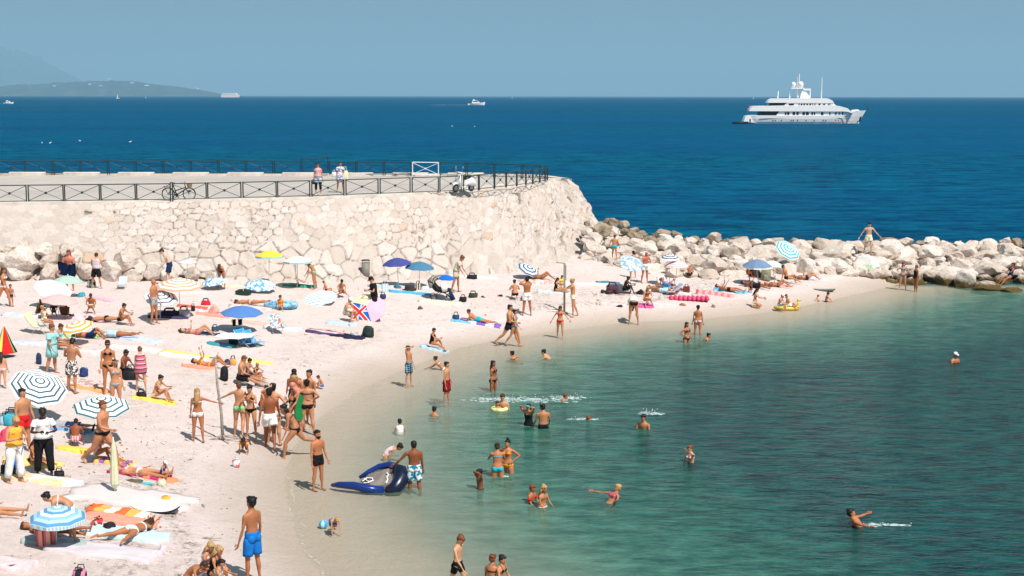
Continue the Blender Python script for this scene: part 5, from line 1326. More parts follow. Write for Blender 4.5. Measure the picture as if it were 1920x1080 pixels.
cream=M((.78,.66,.62),.9,.1,.06,3,'pale_towelling'); pinkw=M((.66,.555,.535),.9,.1,.06,3,'pale_pink_towelling')
TW=[(248,935,3.0,1.5,-6,pinkw,'wide pale pink sheet spread below the furled parasol'),
(222,963,1.5,.55,-8,ST([(.75,.15,.05),(.8,.4,.1),(.75,.7,.6)],1.3),'crumpled red and orange beach cloth left of the bodyboard'),
(222,977,1.75,.5,-7,M((.80,.30,.22),.9,.1,.1,3,'coral_towelling'),'coral towel, below the red and orange cloth'),
(237,1003,1.9,.8,-6,M((.50,.66,.70),.9,.1,.1,3,'pale_aqua_towelling'),'pale aqua towel under the face down sunbather'),
(195,1035,2.4,.9,-4,M((.58,.52,.54),.9,.1,.06,3,'greyish_lilac_sheet'),'faint lilac grey sheet in the foreground'),
(14,1060,1.1,.7,-3,c_('lp'),'pale pink towel at the bottom left corner'),
(105,1020,1.4,.45,0,M((.36,.42,.42),.9,.1,.1,3,'grey_green_mat'),'grey green mat in the shade of the ringed blue parasol'),
(62,900,1.7,.6,-4,M((.82,.55,.30),.9,.1,.1,3,'apricot_towelling'),'apricot towel under the feet of the woman in the orange top'),
(100,905,1.3,.5,-4,M((.68,.72,.78),.9,.1,.1,3,'pale_blue_towelling'),'pale blue towel right of the barefoot woman in black trousers'),
(60,868,1.5,.55,-4,M((.85,.60,.22),.9,.1,.1,3,'mustard_towelling'),'mustard yellow towel behind the woman in black trousers'),
(140,845,.85,.35,-6,M((.85,.55,.10),.9,.1,.1,3,'orange_yellow_towelling'),'orange yellow towel under the boy in pink striped trunks'),
(212,868,1.0,.45,-8,ST([(.3,.12,.35),(.8,.5,.1)],3),'purple and yellow towel behind the walking woman'),
(262,892,1.6,.5,-10,M((.45,.03,.14),.9,.1,.1,3,'crimson_mat'),'crimson mat under the woman in white bikini lying left of the child in blue'),
(300,900,.9,.3,-8,M((.75,.25,.12),.9,.1,.1,3,'red_orange_towelling'),'small red orange towel beside the child in the white cap'),
(122,805,1.5,.4,-5,M((.16,.38,.60),.9,.1,.1,3,'blue_towelling'),'blue towel under the man lying in dark shorts'),
(290,752,1.4,.4,-8,M((.86,.58,.10),.9,.1,.1,3,'golden_towelling'),'golden yellow towel under the woman sitting alone'),
(150,717,1.6,.4,-4,Mpat('print',[(.70,.58,.50),(.45,.30,.28)],8),'patterned beige cloth right of the boy in patterned shorts'),
(165,731,1.3,.3,-6,M((.80,.34,.14),.9,.1,.1,3,'orange_towelling'),'thin orange towel below the beige patterned cloth'),
(162,660,1.5,.5,-4,pinkw,'pale towel with two dark red spots'),
(250,655,2.0,.5,-3,Mpat('print',[(.76,.55,.52),(.6,.66,.62)],5),'pale floral sheet left of the striped dress child'),
(258,637,1.8,.5,-14,M((.50,.58,.76),.9,.1,.1,3,'pale_blue_towelling2'),'pale blue towel draped over someone lying at left'),
(60,645,1.4,.5,-3,M((.55,.60,.72),.9,.1,.1,3,'blue_grey_towelling'),'blue grey towel right of the rainbow parasol'),
(150,630,1.5,.5,-5,M((.36,.66,.22),.9,.1,.1,3,'lime_towelling'),'lime green towel under the man on his back'),
(172,598,2.0,.7,-10,M((.78,.56,.60),.9,.1,.06,3,'pink_towelling'),'long pink towel behind the seated tanned man'),
(190,562,1.7,.4,-30,M((.75,.42,.48),.9,.1,.1,3,'rose_towelling'),'rose towel slanting away behind the man in sunglasses'),
(40,593,1.6,.4,-3,Mpat('print',[(.45,.55,.62),(.74,.62,.62)],4),'pale mixed cloths left of the pink parasol'),
(345,668,1.8,.7,-8,ST([(.82,.66,.16),(.75,.70,.62)],1.2,'Y'),'yellow edged pale towel left of the reader'),
(375,690,1.1,.3,-6,M((.78,.30,.20),.9,.1,.1,3,'coral_towelling2'),'coral towel under the head of the reader'),
(480,680,1.1,.3,-6,M((.80,.66,.16),.9,.1,.1,3,'yellow_towelling'),'yellow towel behind the trio of friends'),
(372,625,1.6,.35,-3,c_('n'),'navy towel under the sunbather with raised knees'),
(415,648,1.0,.3,-4,M((.05,.28,.34),.9,.1,.1,3,'teal_towelling'),'teal towel left of the dark bag'),
(485,608,2.2,.3,-2,M((.82,.44,.36),.9,.1,.1,3,'salmon_towelling'),'salmon towel stretching right of the blue parasol'),
(530,616,1.5,.4,-2,M((.66,.68,.76),.9,.1,.06,3,'white_blue_sheet'),'whitish sheet right of the blue pattern chair'),
(400,592,1.4,.4,-5,M((.78,.30,.22),.9,.1,.2,5,'red_cloth'),'red and coral cloths left of the blue parasol'),
(360,577,1.3,.3,-5,M((.62,.12,.08),.9,.1,.2,5,'dark_red_cloth'),'red towel under the red bag'),
(470,578,1.9,.4,-4,M((.62,.52,.48),.9,.1,.2,5,'taupe_towelling'),'taupe towel under the face down tanned sunbather'),
(560,537,1.6,.35,0,M((.04,.30,.22),.9,.1,.2,5,'green_towelling'),'green towel by the wall with a hunched sitter'),
(440,538,2.6,.3,0,M((.80,.60,.44),.9,.1,.2,5,'peach_towelling'),'peach towel along the wall foot'),
(345,548,2.2,.4,0,pinkw,'white towel beneath the orange ringed parasol'),
(315,596,1.7,.3,-2,M((.06,.05,.10),.9,.1,.2,5,'dark_cloth'),'dark cloths behind the older man'),
(640,608,1.2,.4,-3,M((.45,.62,.75),.9,.1,.2,5,'light_blue_towelling'),'light blue towel left of the flag parasol'),
(610,625,1.6,.5,-14,ST([(.80,.35,.38),(.10,.05,.12),(.6,.6,.58)],2.4,'Y'),'red and black striped towel on the open sand'),
(652,632,1.3,.5,-6,M((.02,.02,.05),.9,.1,.2,5,'black_navy_cloth'),'black navy towel beside the striped one'),
(735,538,2.4,.25,0,M((.45,.52,.52),.9,.1,.2,5,'grey_towelling'),'grey towel in the shade of the navy parasol'),
(768,550,2.0,.25,0,M((.06,.38,.62),.9,.1,.2,5,'azure_towelling'),'azure towel in front of the dark bags'),
(800,540,1.4,.3,0,M((.5,.62,.70),.9,.1,.2,5,'pale_blue_towelling3'),'pale blue towel between the parasol pair and pushchair'),
(825,568,2.0,.5,0,M((.62,.66,.50),.9,.1,.2,5,'pale_green_towelling'),'pale green towel in front of the pushchair'),
(895,606,2.2,.5,-10,ST([(.20,.12,.42),(.60,.62,.74)],1.2),'purple and pale blue towel under the boy in turquoise trunks'),
(865,603,.9,.4,-8,M((.16,.44,.60),.9,.1,.2,5,'blue_towelling4'),'blue towel beside the dark bag by the water'),
(880,520,3.0,.3,0,M((.72,.68,.64),.9,.1,.2,5,'whitish_sheet'),'whitish sheet along the wall right of the woman with pushchair'),
(1020,530,2.6,.45,-4,Mpat('print',[(.78,.68,.66),(.78,.36,.30)],4),'white and coral patterned towel under the sunbather by the wall end'),
(1040,549,1.8,.35,-2,M((.55,.66,.66),.9,.1,.2,5,'pale_teal_towelling'),'pale teal towel under the woman in black swimsuit'),
(1110,534,3.2,.4,-2,ST([(.70,.72,.76),(.78,.60,.60)],.6),'long pale towel right of the beach shower pole'),
(1140,531,1.2,.3,-2,M((.07,.22,.34),.9,.1,.2,5,'petrol_blue_towelling'),'petrol blue towel at the head of the distant sunbather'),
(1205,575,1.0,.5,-8,M((.60,.10,.30),.9,.1,.2,5,'magenta_towelling'),'magenta towel under the blonde woman'),
(1240,572,1.3,.3,-4,pinkw,'white towel right of the blonde woman'),
(1150,572,1.2,.25,-3,M((.74,.52,.50),.9,.1,.2,5,'dusty_pink_towelling'),'dusty pink towel on empty sand'),
(1255,548,2.2,.4,-3,M((.66,.62,.60),.9,.1,.2,5,'grey_white_sheet'),'grey white sheet under the sunbathing group by the pink parasol'),
(1340,552,1.9,.55,-12,ST([(.78,.18,.20),(.80,.36,.34)],3),'bright coral red towel left of the man on his side'),
(1370,546,1.7,.45,-12,M((.12,.48,.70),.9,.1,.2,5,'sky_blue_towelling'),'sky blue towel under the man on his side'),
(1375,509,1.6,.25,0,pinkw,'white towel with dark shoes near the rocks'),
(1400,508,1.0,.25,0,M((.08,.18,.34),.9,.1,.2,5,'dark_blue_towelling'),'dark blue towel left of the grey blue parasol'),
(1455,535,1.8,.35,-4,M((.78,.40,.36),.9,.1,.2,5,'salmon_towelling2'),'salmon towel under the sunbather near the rocks'),
(1520,521,1.8,.4,-2,M((.60,.58,.66),.9,.1,.2,5,'lavender_towelling'),'lavender towel at the right end of the sunbathers'),
(1590,512,1.4,.3,-10,M((.80,.45,.18),.9,.1,.2,5,'orange_towelling2'),'orange towel left of the white graffiti boulder'),
(815,656,1.1,.4,-8,M((.40,.55,.68),.9,.1,.2,5,'pale_denim_towelling'),'pale denim towel under the woman sitting by the water'),
(497,724,.6,.3,0,c_('gr'),'small grey cloth under the sitting friends'),
(330,615,.1,.1,0,c_('k'),None)]
for t in TW:
    if t[6]: towel(*t)
# inflatable mattress, boards
def mattress(px,py,Lm,Wm,rot,mat,label,nt_=9):
    g=ground(px,py); bm=bmesh.new()
    for i in range(nt_):
        x=(i/(nt_-1)-.5)*Lm; tube(bm,[(x,-Wm/2,.07),(x,-Wm*.4,.10),(x,Wm*.4,.10),(x,Wm/2,.07)],[.05,Lm/nt_*.56,Lm/nt_*.56,.05],seg=8)
    o=obj('air_mattress',bm,mat,smooth=True,loc=g+Vector((0,0,-.02))); o.rotation_euler=(0,0,R(rot)); tag(o,label,'air mattress')
mattress(1292,562,1.85,.7,-2,M((.70,.05,.16),.45,.5,.1,4,'red_vinyl'),'pinkish red inflatable mattress lying on the wet side of the beach')
def board(px,py,Lm,Wm,rot,cols,label,tilt=0,name='bodyboard',up=0):
    g=ground(px,py); bm=bmesh.new(); P=[]
    for i in range(25):
        t=i/24; x=(t-.5)*Lm; w__=Wm/2*(1-abs(2*t-1)**3.2)**.6 if 0<t<1 else .03
        P.append((x,w__))
    up_=[bm.verts.new((x,w__,.06+.10*(x/Lm*2)**4*.6)) for x,w__ in P]+[bm.verts.new((x,-w__,.06+.10*(x/Lm*2)**4*.6)) for x,w__ in P[::-1]]
    lo=[bm.verts.new((v.co.x*.97,v.co.y*.9,v.co.z-.06)) for v in up_]
    bm.faces.new(up_); f=bm.faces.new(lo[::-1]); f.material_index=1
    n=len(up_)
    for i in range(n): q_=bm.faces.new((up_[i],up_[(i+1)%n],lo[(i+1)%n],lo[i])); q_.material_index=1
    o=obj(name,bm,cols,loc=g+Vector((0,0,up))); o.rotation_euler=(R(tilt),0,R(rot)); tag(o,label,name.replace('_',' ')); return o
board(293,955,1.35,.55,-14,[M((.80,.72,.72),.4,.4,.06,3,'white_foam_board'),MBLACK],'white bodyboard with black underside and dotted deck, foreground left',14,up=.04)
bdots=bpy.data.objects
board(1546,545,1.2,.45,-2,[M((.16,.17,.12),.5,.3,.1,3,'dark_board'),MBLACK],'dark skimboard at the water edge above two small children',3)
board(1150,572,.01,.01,0,[MBLACK,MBLACK],'x') if False else None
# bags, baskets, clothes ---------------------------------------------------
def bag(px,py,w_,h_,mat,label,kind='bag',d=None,rot=0,handles=True):
    g=ground(px,py); s=g.y/F; W=w_*s; Hh=h_*s; D_=d or W*.5; nm={'bag':'beach_bag','pack':'backpack','basket':'basket','heap':'clothes_heap','bucket':'bucket','cool':'cool_bag'}[kind]
    cat={'bag':'bag','pack':'backpack','basket':'basket','heap':'clothes','bucket':'bucket','cool':'cool bag'}[kind]
    e=empty(nm,g,R(rot),label,cat) if kind!='heap' else None
    r_=random.Random(int(px*13+py))
    if kind=='heap':
        bm=bmesh.new(); bmesh.ops.create_icosphere(bm,subdivisions=3,radius=1); o1=Vector((r_.uniform(0,50),0,0))
        for v in bm.verts:
            p=v.co; q=1+.45*noise.noise(p*1.7+o1)+.25*noise.noise(p*4+o1); v.co=Vector((p.x*W*.5*q,p.y*D_*.6*q,max(p.z,-.1)*Hh*.95*q))
        o=obj(nm,bm,mat,smooth=True,loc=g); o.rotation_euler=(0,0,R(rot)); tag(o,label,cat); return o
    bm=bmesh.new()
    if kind=='bag':
        tube(bm,[(0,0,0),(0,0,Hh*.12),(0,0,Hh*.5),(0,0,Hh*.8),(0,0,Hh*.86)],[(W*.44,D_*.42),(W*.5,D_*.5),(W*.49,D_*.48),(W*.47,D_*.32),(W*.44,D_*.2)],side=(1,0,0),seg=14)
    elif kind=='pack':
        tube(bm,[(0,0,0),(0,0,Hh*.1),(0,0,Hh*.45),(0,0,Hh*.8),(0,0,Hh*.97),(0,0,Hh)],[(W*.4,D_*.4),(W*.5,D_*.5),(W*.5,D_*.5),(W*.44,D_*.42),(W*.25,D_*.25),(W*.08,D_*.08)],side=(1,0,0),seg=14)
        box(bm,(0,-D_*.5,Hh*.3),(W*.6,D_*.3,Hh*.4),bev=W*.08)
    elif kind in('basket','bucket'):
        tube(bm,[(0,0,0),(0,0,Hh*.08),(0,0,Hh),(0,0,Hh*.98),(0,0,Hh*.3)],[(W*.36,D_*.36),(W*.40,D_*.40),(W*.5,D_*.5),(W*.46,D_*.46),(W*.3,D_*.3)],side=(1,0,0),seg=16,cap=False)
    else:
        box(bm,(0,0,Hh*.42),(W,D_,Hh*.84),bev=W*.06); box(bm,(0,0,Hh*.90),(W*1.02,D_*1.02,Hh*.12),bev=W*.04)
    # slumped, uneven sides
    o1=Vector((r_.uniform(0,50),0,0))
    if kind in('bag','pack'):
        for v in bm.verts: n_=noise.noise_vector(v.co*5+o1); v.co+=Vector((n_.x*W*.10,n_.y*W*.08,n_.z*Hh*.06*(v.co.z>Hh*.2)))
    obj('bag_body' if kind in('bag','pack','cool') else 'basket_body' if kind=='basket' else 'bucket_body',bm,mat,e,kind in('bag','pack','bucket'))
    if handles:
        hm=MBLACK if kind!='bucket' else MWHITE
        if kind=='pack':
            for sx_ in(-1,1):
                bm=bmesh.new(); tube(bm,[(sx_*W*.25,D_*.45,Hh*.9),(sx_*W*.3,D_*.75,Hh*.55),(sx_*W*.28,D_*.45,Hh*.1)],W*.05,seg=6); obj('strap',bm,hm,e,True)
        else:
            for sy in ((-1,1) if kind!='bucket' else (0,)):
                bm=bmesh.new(); tube(bm,[(-W*.28,sy*D_*.2,Hh*.85),(-W*.2,sy*D_*.28,Hh*1.25),(W*.2,sy*D_*.28,Hh*1.25),(W*.28,sy*D_*.2,Hh*.85)],W*.03+.004,seg=6); obj('handle',bm,hm,e,True)
    return e
K_=M((.012,.012,.015),.7,.25,.3,6,'black_nylon'); N_=M((.02,.04,.10),.7,.25,.3,6,'navy_nylon')
BG=[(86,1024,42,36,Mpat('stripes',[(.70,.14,.14),(.78,.40,.38),(.80,.52,.20),(.45,.05,.12)],6,'X'),'striped red, pink and orange woven beach basket under the low parasol','basket',.4,8),
(204,994,24,16,K_,'black bag with a red scarf by the aqua towel','heap',.3,0),(182,988,26,20,Mpat('print',[(.62,.05,.06),(.02,.02,.03),(.75,.62,.5)],9),'crumpled red, black and white clothes left of the black bag','heap',.3,0),
(111,896,20,16,K_,'small black bag behind the striped wedge of sand by the barefoot woman','bag',.3,10),
(16,893,30,26,K_,'black and white striped bag at the left edge','bag',.35,0),
(22,880,26,22,c_('b'),'blue clothes heap at the left edge behind the black bag','heap',.3,0),
(10,825,26,22,M((.60,.06,.12),.9,.1,.3,6,'red_pink_clothes'),'pinkish red clothes heap at the left edge','heap',.4,0),
(22,797,32,26,M((.05,.36,.44),.8,.2,.3,6,'turquoise_bag'),'turquoise beach bag behind the woman in the orange top','bag',.4,0),
(8,795,18,18,M((.4,.55,.65),.8,.2,.3,6,'blue_white_bag'),'blue and white bag at the left edge','bag',.3,0),
(72,762,20,36,M((.34,.45,.06),.9,.1,.3,6,'olive_green_cloth'),'olive green towel bundle behind the dark haired boy in red shorts','heap',.3,0),
(265,747,20,14,K_,'small black bag on the golden towel','bag',.25,0),
(244,712,26,22,K_,'big black sports bag with pale patch by the striped dress child','bag',.4,-10),(230,705,20,14,K_,'black bag left of the big sports bag','heap',.3,0),
(157,706,16,18,M((.02,.04,.16),.7,.3,.5,5,'navy_red_bag'),'navy and red backpack right of the boy in patterned shorts','pack',.3,0),
(73,683,11,22,N_,'upright dark flip board standing in the sand','pack',.12,0),
(170,604,20,10,K_,'dark bag left of the seated tanned man','heap',.25,0),
(172,539,16,16,Mpat('print',[(.02,.05,.06),(.4,.55,.5)],7),'dark patterned bag at the feet of the man in the tank top','pack',.3,0),
(152,555,16,7,M((.04,.28,.36),.8,.2,.3,6,'teal_clothes'),'teal clothes beside the green parasol','heap',.3,0),
(318,594,36,13,M((.03,.02,.05),.8,.2,.3,6,'dark_purple_bag'),'long dark holdall right of the older man','bag',.4,0),
(345,594,24,16,M((.45,.40,.46),.8,.2,.3,6,'grey_mauve_bag'),'mauve grey tent bag right of the dark holdall','bag',.4,0),
(386,572,18,10,M((.65,.02,.04),.8,.2,.3,6,'red_bag'),'bright red bag on the dark red towel','bag',.3,0),
(362,583,8,11,K_,'slim black bag left of the red clothes','bag',.2,0),
(376,586,10,8,c_('w'),'white cloth bundle right of the slim black bag','heap',.2,0),
(402,586,20,14,M((.80,.35,.28),.8,.2,.3,6,'coral_clothes'),'coral clothes heap left of the blue parasol','heap',.3,0),
(403,622,14,11,M((.03,.07,.12),.8,.2,.3,6,'ink_blue_bag'),'ink blue bag at the feet of the sunbather with raised knees','bag',.3,0),
(438,646,16,16,K_,'square black cool bag under the flat white parasol','cool',.3,0),
(447,622,18,7,M((.06,.18,.45),.8,.2,.8,6,'blue_orange_clothes'),'blue and orange clothes under the blue parasol','heap',.25,0),
(421,713,16,28,K_,'black backpack standing beside the friends','pack',.25,0),
(437,684,13,14,M((.70,.34,.10),.8,.2,.2,6,'orange_bag'),'orange beach bag right of the reader','bag',.25,0),(426,683,12,10,N_,'navy clothes between the orange bag and the reader','heap',.2,0),
(425,750,1,1,K_,None,'heap',.1,0),
(690,632,22,22,M((.02,.035,.03),.7,.2,.3,6,'black_green_bag'),'dark pointed bag at the right end of the striped towels','pack',.3,0),
(664,631,18,12,M((.45,.42,.40),.9,.1,.6,9,'mixed_clothes'),'small heap of pale clothes left of the pointed bag','heap',.25,0),
(766,545,24,10,M((.05,.03,.02),.8,.2,.5,6,'dark_brown_clothes'),'dark brown heap of clothes in the parasol shade','heap',.3,0),
(784,543,12,13,Mpat('stripes',[(.10,.05,.03),(.7,.65,.55)],8,'X'),'brown bag with pale stripes behind the azure towel','cool',.25,0),
(745,540,14,8,M((.05,.16,.22),.8,.2,.3,6,'teal_bag'),'teal bag under the navy parasol','heap',.25,0),
(718,560,12,10,N_,'navy bag right of the man in black','bag',.25,0),(722,549,12,18,Mpat('stripes',[(.35,.5,.6),(.75,.78,.78)],12,'X'),'folded striped beach chair right of the man in black','cool',.1,20),
(885,523,20,9,K_,'long black bag by the wall right of the pushchair','bag',.3,0),
(887,558,18,10,M((.05,.055,.03),.8,.2,.4,6,'olive_black_bag'),'dark olive bag on the open sand','bag',.3,0),(868,565,14,10,K_,'rounded black bag right of the pushchair wheels','bag',.3,0),(905,559,9,4,K_,'little black shoes right of the dark olive bag','heap',.2,0),
(855,601,14,13,M((.02,.06,.12),.8,.2,.3,6,'dark_teal_bag'),'dark teal bag next to the boy in turquoise trunks','bag',.3,0),
(788,580,10,6,M((.10,.10,.08),.8,.2,.3,6,'sandals'),'pair of dark sandals alone on the sand','heap',.15,35),
(980,564,10,7,M((.14,.03,.14),.8,.2,.3,6,'plum_bag'),'plum bag between the squatting woman and standing man','bag',.2,0),
(938,556,10,4,K_,'tiny dark shoes left of the squatting woman','heap',.15,0),
(1148,549,26,16,M((.09,.03,.05),.8,.2,.3,6,'maroon_bag'),'maroon bag with looped handles by the dark skinned man','bag',.4,0),
(1287,551,12,15,M((.17,.05,.04),.8,.2,.3,6,'brown_leather'),'upright brown bag at the end of the sunbathing group','cool',.2,0),
(1202,552,18,9,K_,'black bag right of the dark skinned man','heap',.25,0),(1162,575,11,4,K_,'flat black cap lying on the sand','heap',.15,0),
(1280,573,11,5,M((.30,.14,.08),.9,.1,.3,5,'sandals'),'brown sandals at the end of the red mattress','heap',.15,0),
(1377,507,14,7,M((.03,.14,.20),.8,.2,.3,6,'dark_blue_shoes'),'dark blue shoes on the white towel near the rocks','heap',.15,0),
(1415,520,22,28,M((.045,.035,.035),.85,.15,.3,6,'brown_black_cloth'),'dark brown heaped blanket under the grey blue parasol','heap',.4,0),
(1436,527,18,26,M((.22,.22,.14),.85,.15,.5,6,'khaki_bag'),'khaki rucksack under the grey blue parasol','pack',.35,0),
(1462,507,24,12,M((.02,.04,.06),.8,.2,.3,6,'dark_teal_bag2'),'dark bag in the shade of the cream parasol','bag',.35,0),
(1338,576,8,6,M((.28,.22,.14),.9,.1,.3,5,'driftwood'),'small brown stone at the water edge','heap',.15,0),
(1582,488,16,11,K_,'black cap hanging over the smooth white boulder','heap',.2,0),(1552,476,9,5,K_,'small black cloth on the smooth white boulder','heap',.15,0),
(1572,507,7,8,M((.75,.35,.08),.8,.2,.2,6,'orange_bottle'),'little orange bag at the foot of the boulders','bag',.15,0),
(312,941,17,11,c_('oy'),'orange toy bucket beside the bodyboard','bucket',.2,0),(303,909,16,11,c_('be'),'small beige hat lying below the child in the white cap','heap',.2,0),
(326,948,8,8,c_('y'),'yellow and green toy spade set on the bodyboard tip','heap',.15,0),
(276,908,28,4,M((.05,.45,.52),.5,.4,.1,5,'teal_plastic'),'thin teal plastic tube lying on the sand','heap',.06,5),
(250,903,34,5,M((.10,.09,.06),.9,.1,.3,6,'dried_seaweed'),'dark strip of dried seaweed by the lying woman','heap',.2,-3),
(443,876,16,14,Mpat('print',[(.6,.66,.70),(.65,.15,.10)],9),'white bucket with coloured pictures beside the crawling child','bucket',.2,0),
(150,1082,26,18,Mpat('stripes',[K_ and (.02,.02,.02),(.70,.20,.32),(.02,.02,.03)],5,'X'),'black and pink bag cut by the bottom edge','bag',.35,0),
(305,1035,16,14,M((.80,.55,.60),.85,.1,.2,8,'pink_white_cloth'),'small pink and white cloth in the foreground','heap',.2,0),
(128,907,16,6,M((.25,.12,.12),.7,.3,.3,8,'sandals'),'pair of dark flip flops right of the pale blue towel','heap',.12,40),(126,895,14,4,M((.35,.30,.22),.7,.3,.3,8,'sunglasses'),'folded sunglasses right of the small black bag','heap',.1,0),
(60,985,1,1,K_,None,'heap',.1,0)]
for t in BG:
    if t[5]: bag(t[0],t[1],t[2],t[3],t[4],t[5],t[6],t[7],t[8])
# deck chairs
def chair(px,py,yaw,mat,label,s=1.0,low=False,back=55):
    g=ground(px,py); e=empty('beach_chair',g,R(yaw),label,'beach chair'); h=.28*s if not low else .16*s; W=.27*s
    bk=Vector((0,.28*s+math.cos(R(back))*.62*s,h+math.sin(R(back))*.62*s))
    for sx_ in(-1,1):
        bm=bmesh.new(); a=Vector((sx_*W,0,0))
        for p,q in(((0,-.30*s,h+.03),(0,.25*s,h-.03)),((0,.25*s,h-.03),bk),((0,-.28*s,0),(0,.22*s,h+.18*s)),((0,.32*s,0),(0,-.1*s,h+.20*s)),((0,-.22*s,h+.22*s),(0,.30*s,h+.24*s))): tube(bm,[a+Vector(p),a+Vector(q)],.011,seg=6)
        obj('side_frame',bm,MPOLE,e,True)
    bm=bmesh.new(); P_=[Vector((0,-.30*s,h+.03)),Vector((0,-.05*s,h-.03)),Vector((0,.25*s,h-.03)),Vector((0,.25*s,h-.03)).lerp(bk,.5)+Vector((0,.03,-.01)),bk]
    for i in range(4):
        a,b_=P_[i],P_[i+1]; v=[bm.verts.new(a+Vector((-W,0,0))),bm.verts.new(a+Vector((W,0,0))),bm.verts.new(b_+Vector((W,0,0))),bm.verts.new(b_+Vector((-W,0,0)))]; bm.faces.new(v)
    bmesh.ops.remove_doubles(bm,verts=bm.verts,dist=.001); bmesh.ops.solidify(bm,geom=bm.faces[:],thickness=.012); obj('sling',bm,mat,e); return e
chair(468,650,55,M((.04,.28,.60),.8,.2,.1,5,'blue_sling'),'low blue deck chair with white frame beside the flat white parasol',1.0,True)
chair(482,648,60,M((.05,.32,.62),.8,.2,.1,5,'blue_sling2'),'second blue deck chair, right behind the first',.9,True)
chair(521,625,25,Mpat('print',[(.10,.35,.50),(.70,.72,.72),(.55,.15,.10)],6),'folding chair with a blue multicoloured sling below the inflatable boat',.95)
chair(80,625,80,M((.66,.66,.42),.8,.2,.1,5,'pale_yellow_sling'),'pale yellow and green folding chair with an elderly woman in it',1.05)
chair(228,541,0,Mpat('stripes',[(.40,.50,.62),(.75,.77,.78)],12,'Z'),'small empty blue and white striped chair near the wall',.7)
chair(1253,551,-70,Mpat('stripes',[(.14,.18,.42),(.6,.62,.72)],10,'X'),'reclined blue striped beach chair under the pink parasol',1.0,True,35)
chair(1246,545,10,M((.62,.58,.64),.8,.2,.1,5,'pale_grey_sling'),'pale grey chair draped with a cloth beside the pink parasol',.95)
# clothes hung under the blue parasol
for (px,py,w_,h_,c,l) in((439,605,8,13,'dg','dark green shorts hanging under the blue parasol'),(450,604,9,12,'n','navy towel hanging under the blue parasol'),(121,583,22,16,'br','dark clothes hanging under the pink parasol')):
    g=ground(454 if px>200 else 109,620 if px>200 else 597); p=atY(px,py,g.y-.1); s=g.y/F; bm=bmesh.new(); rows=[]
    for i in range(7):
        u=i/6-.5; rows.append([bm.verts.new((u*w_*s*(1-.1*j),.05*math.sin(u*9+j),-j*h_*s/4)) for j in range(5)])
    for i in range(6):
        for j in range(4): bm.faces.new((rows[i][j],rows[i+1][j],rows[i+1][j+1],rows[i][j+1]))
    bmesh.ops.solidify(bm,geom=bm.faces[:],thickness=.015); o=obj('hanging_cloth',bm,c_(c),smooth=True,loc=p+Vector((0,0,h_*s/2))); tag(o,l,'clothes')
# pushchair
g=ground(829,562); pc_=empty('pushchair',g,R(8),'black pushchair with spoked wheels facing right, shaded by a blue parasol','pushchair')
for (x,y) in((-.42,-.25),(-.42,.25)): wheel(pc_,(x,y,.16),.15,thick=.02,spokes=10)
for (x,y) in((.36,-.2),(.36,.2)): wheel(pc_,(x,y,.14),.13,thick=.02,spokes=10)
bm=bmesh.new()
for y in(-.25,.25):
    bar(bm,(-.42,y,.16),(.30,y,.62),.025); bar(bm,(.36,y*.8,.14),(-.10,y,.55),.025); bar(bm,(-.2,y,.5),(-.62,y,1.02),.025)
bar(bm,(-.62,-.25,1.02),(-.62,.25,1.02),.03); obj('frame',bm,MBLACK,pc_)
bm=bmesh.new(); tube(bm,[(-.45,0,.78),(-.25,0,.55),(.10,0,.45),(.42,0,.50)],[(.22,.16),(.23,.16),(.23,.13),(.20,.08)],side=(0,1,0),seg=12); obj('seat',bm,K_,pc_,True)
bm=bmesh.new(); tube(bm,[(-.55,0,.62),(-.55,0,.92),(-.38,0,1.10),(-.15,0,1.12)],[(.24,.10),(.25,.20),(.25,.17),(.24,.08)],side=(0,1,0),seg=12); obj('hood',bm,Mpat('print',[(.02,.02,.02),(.5,.46,.4)],20),pc_,True)
bm=bmesh.new(); tube(bm,[(.02,-.24,.85),(.1,-.28,.65),(.12,-.26,.45)],[(.16,.04),(.18,.05),(.12,.03)],side=(1,0,0),seg=8); obj('hanging_bag',bm,c_('w'),pc_,True)
bm=bmesh.new(); tube(bm,[(.36,-.26,.48),(.44,-.28,.25),(.52,-.26,.02)],[(.06,.05),(.11,.08),(.13,.09)],side=(1,0,0),seg=8); obj('blanket',bm,c_('n'),pc_,True)
# driftwood volleyball post with tripod roots
g=ground(418,826); pt=empty('wooden_post',g,0,'tall leaning weathered grey post on splayed root feet, held by two girls','post')
s=g.y/F; M_DW=M((.34,.30,.25),.9,.15,.3,9,'weathered_wood')
bm=bmesh.new(); pts=[Vector((0,0,.05)),Vector((-.03,0,.9)),Vector((-.13,0,1.8)),Vector((-10*s,.0,163*s))]; tube(bm,pts,[.055,.045,.038,.032],seg=8); obj('pole',bm,M_DW,pt,True)
bm=bmesh.new(); tube(bm,[(-22*s,0,162*s),(-10*s,0,161*s),(-4*s,0,172*s)],[.02,.025,.015],seg=6); obj('crosspiece',bm,M_DW,pt,True)
for (dx,dy) in((-.62,-.35),(-.35,.3),(.55,.15),(.25,-.35),(.45,.45)):
    bm=bmesh.new(); tube(bm,[(0,0,.16),(dx*.4,dy*.4,.10),(dx,dy,.0)],[.045,.03,.014],seg=6); obj('foot',bm,M_DW,pt,True)
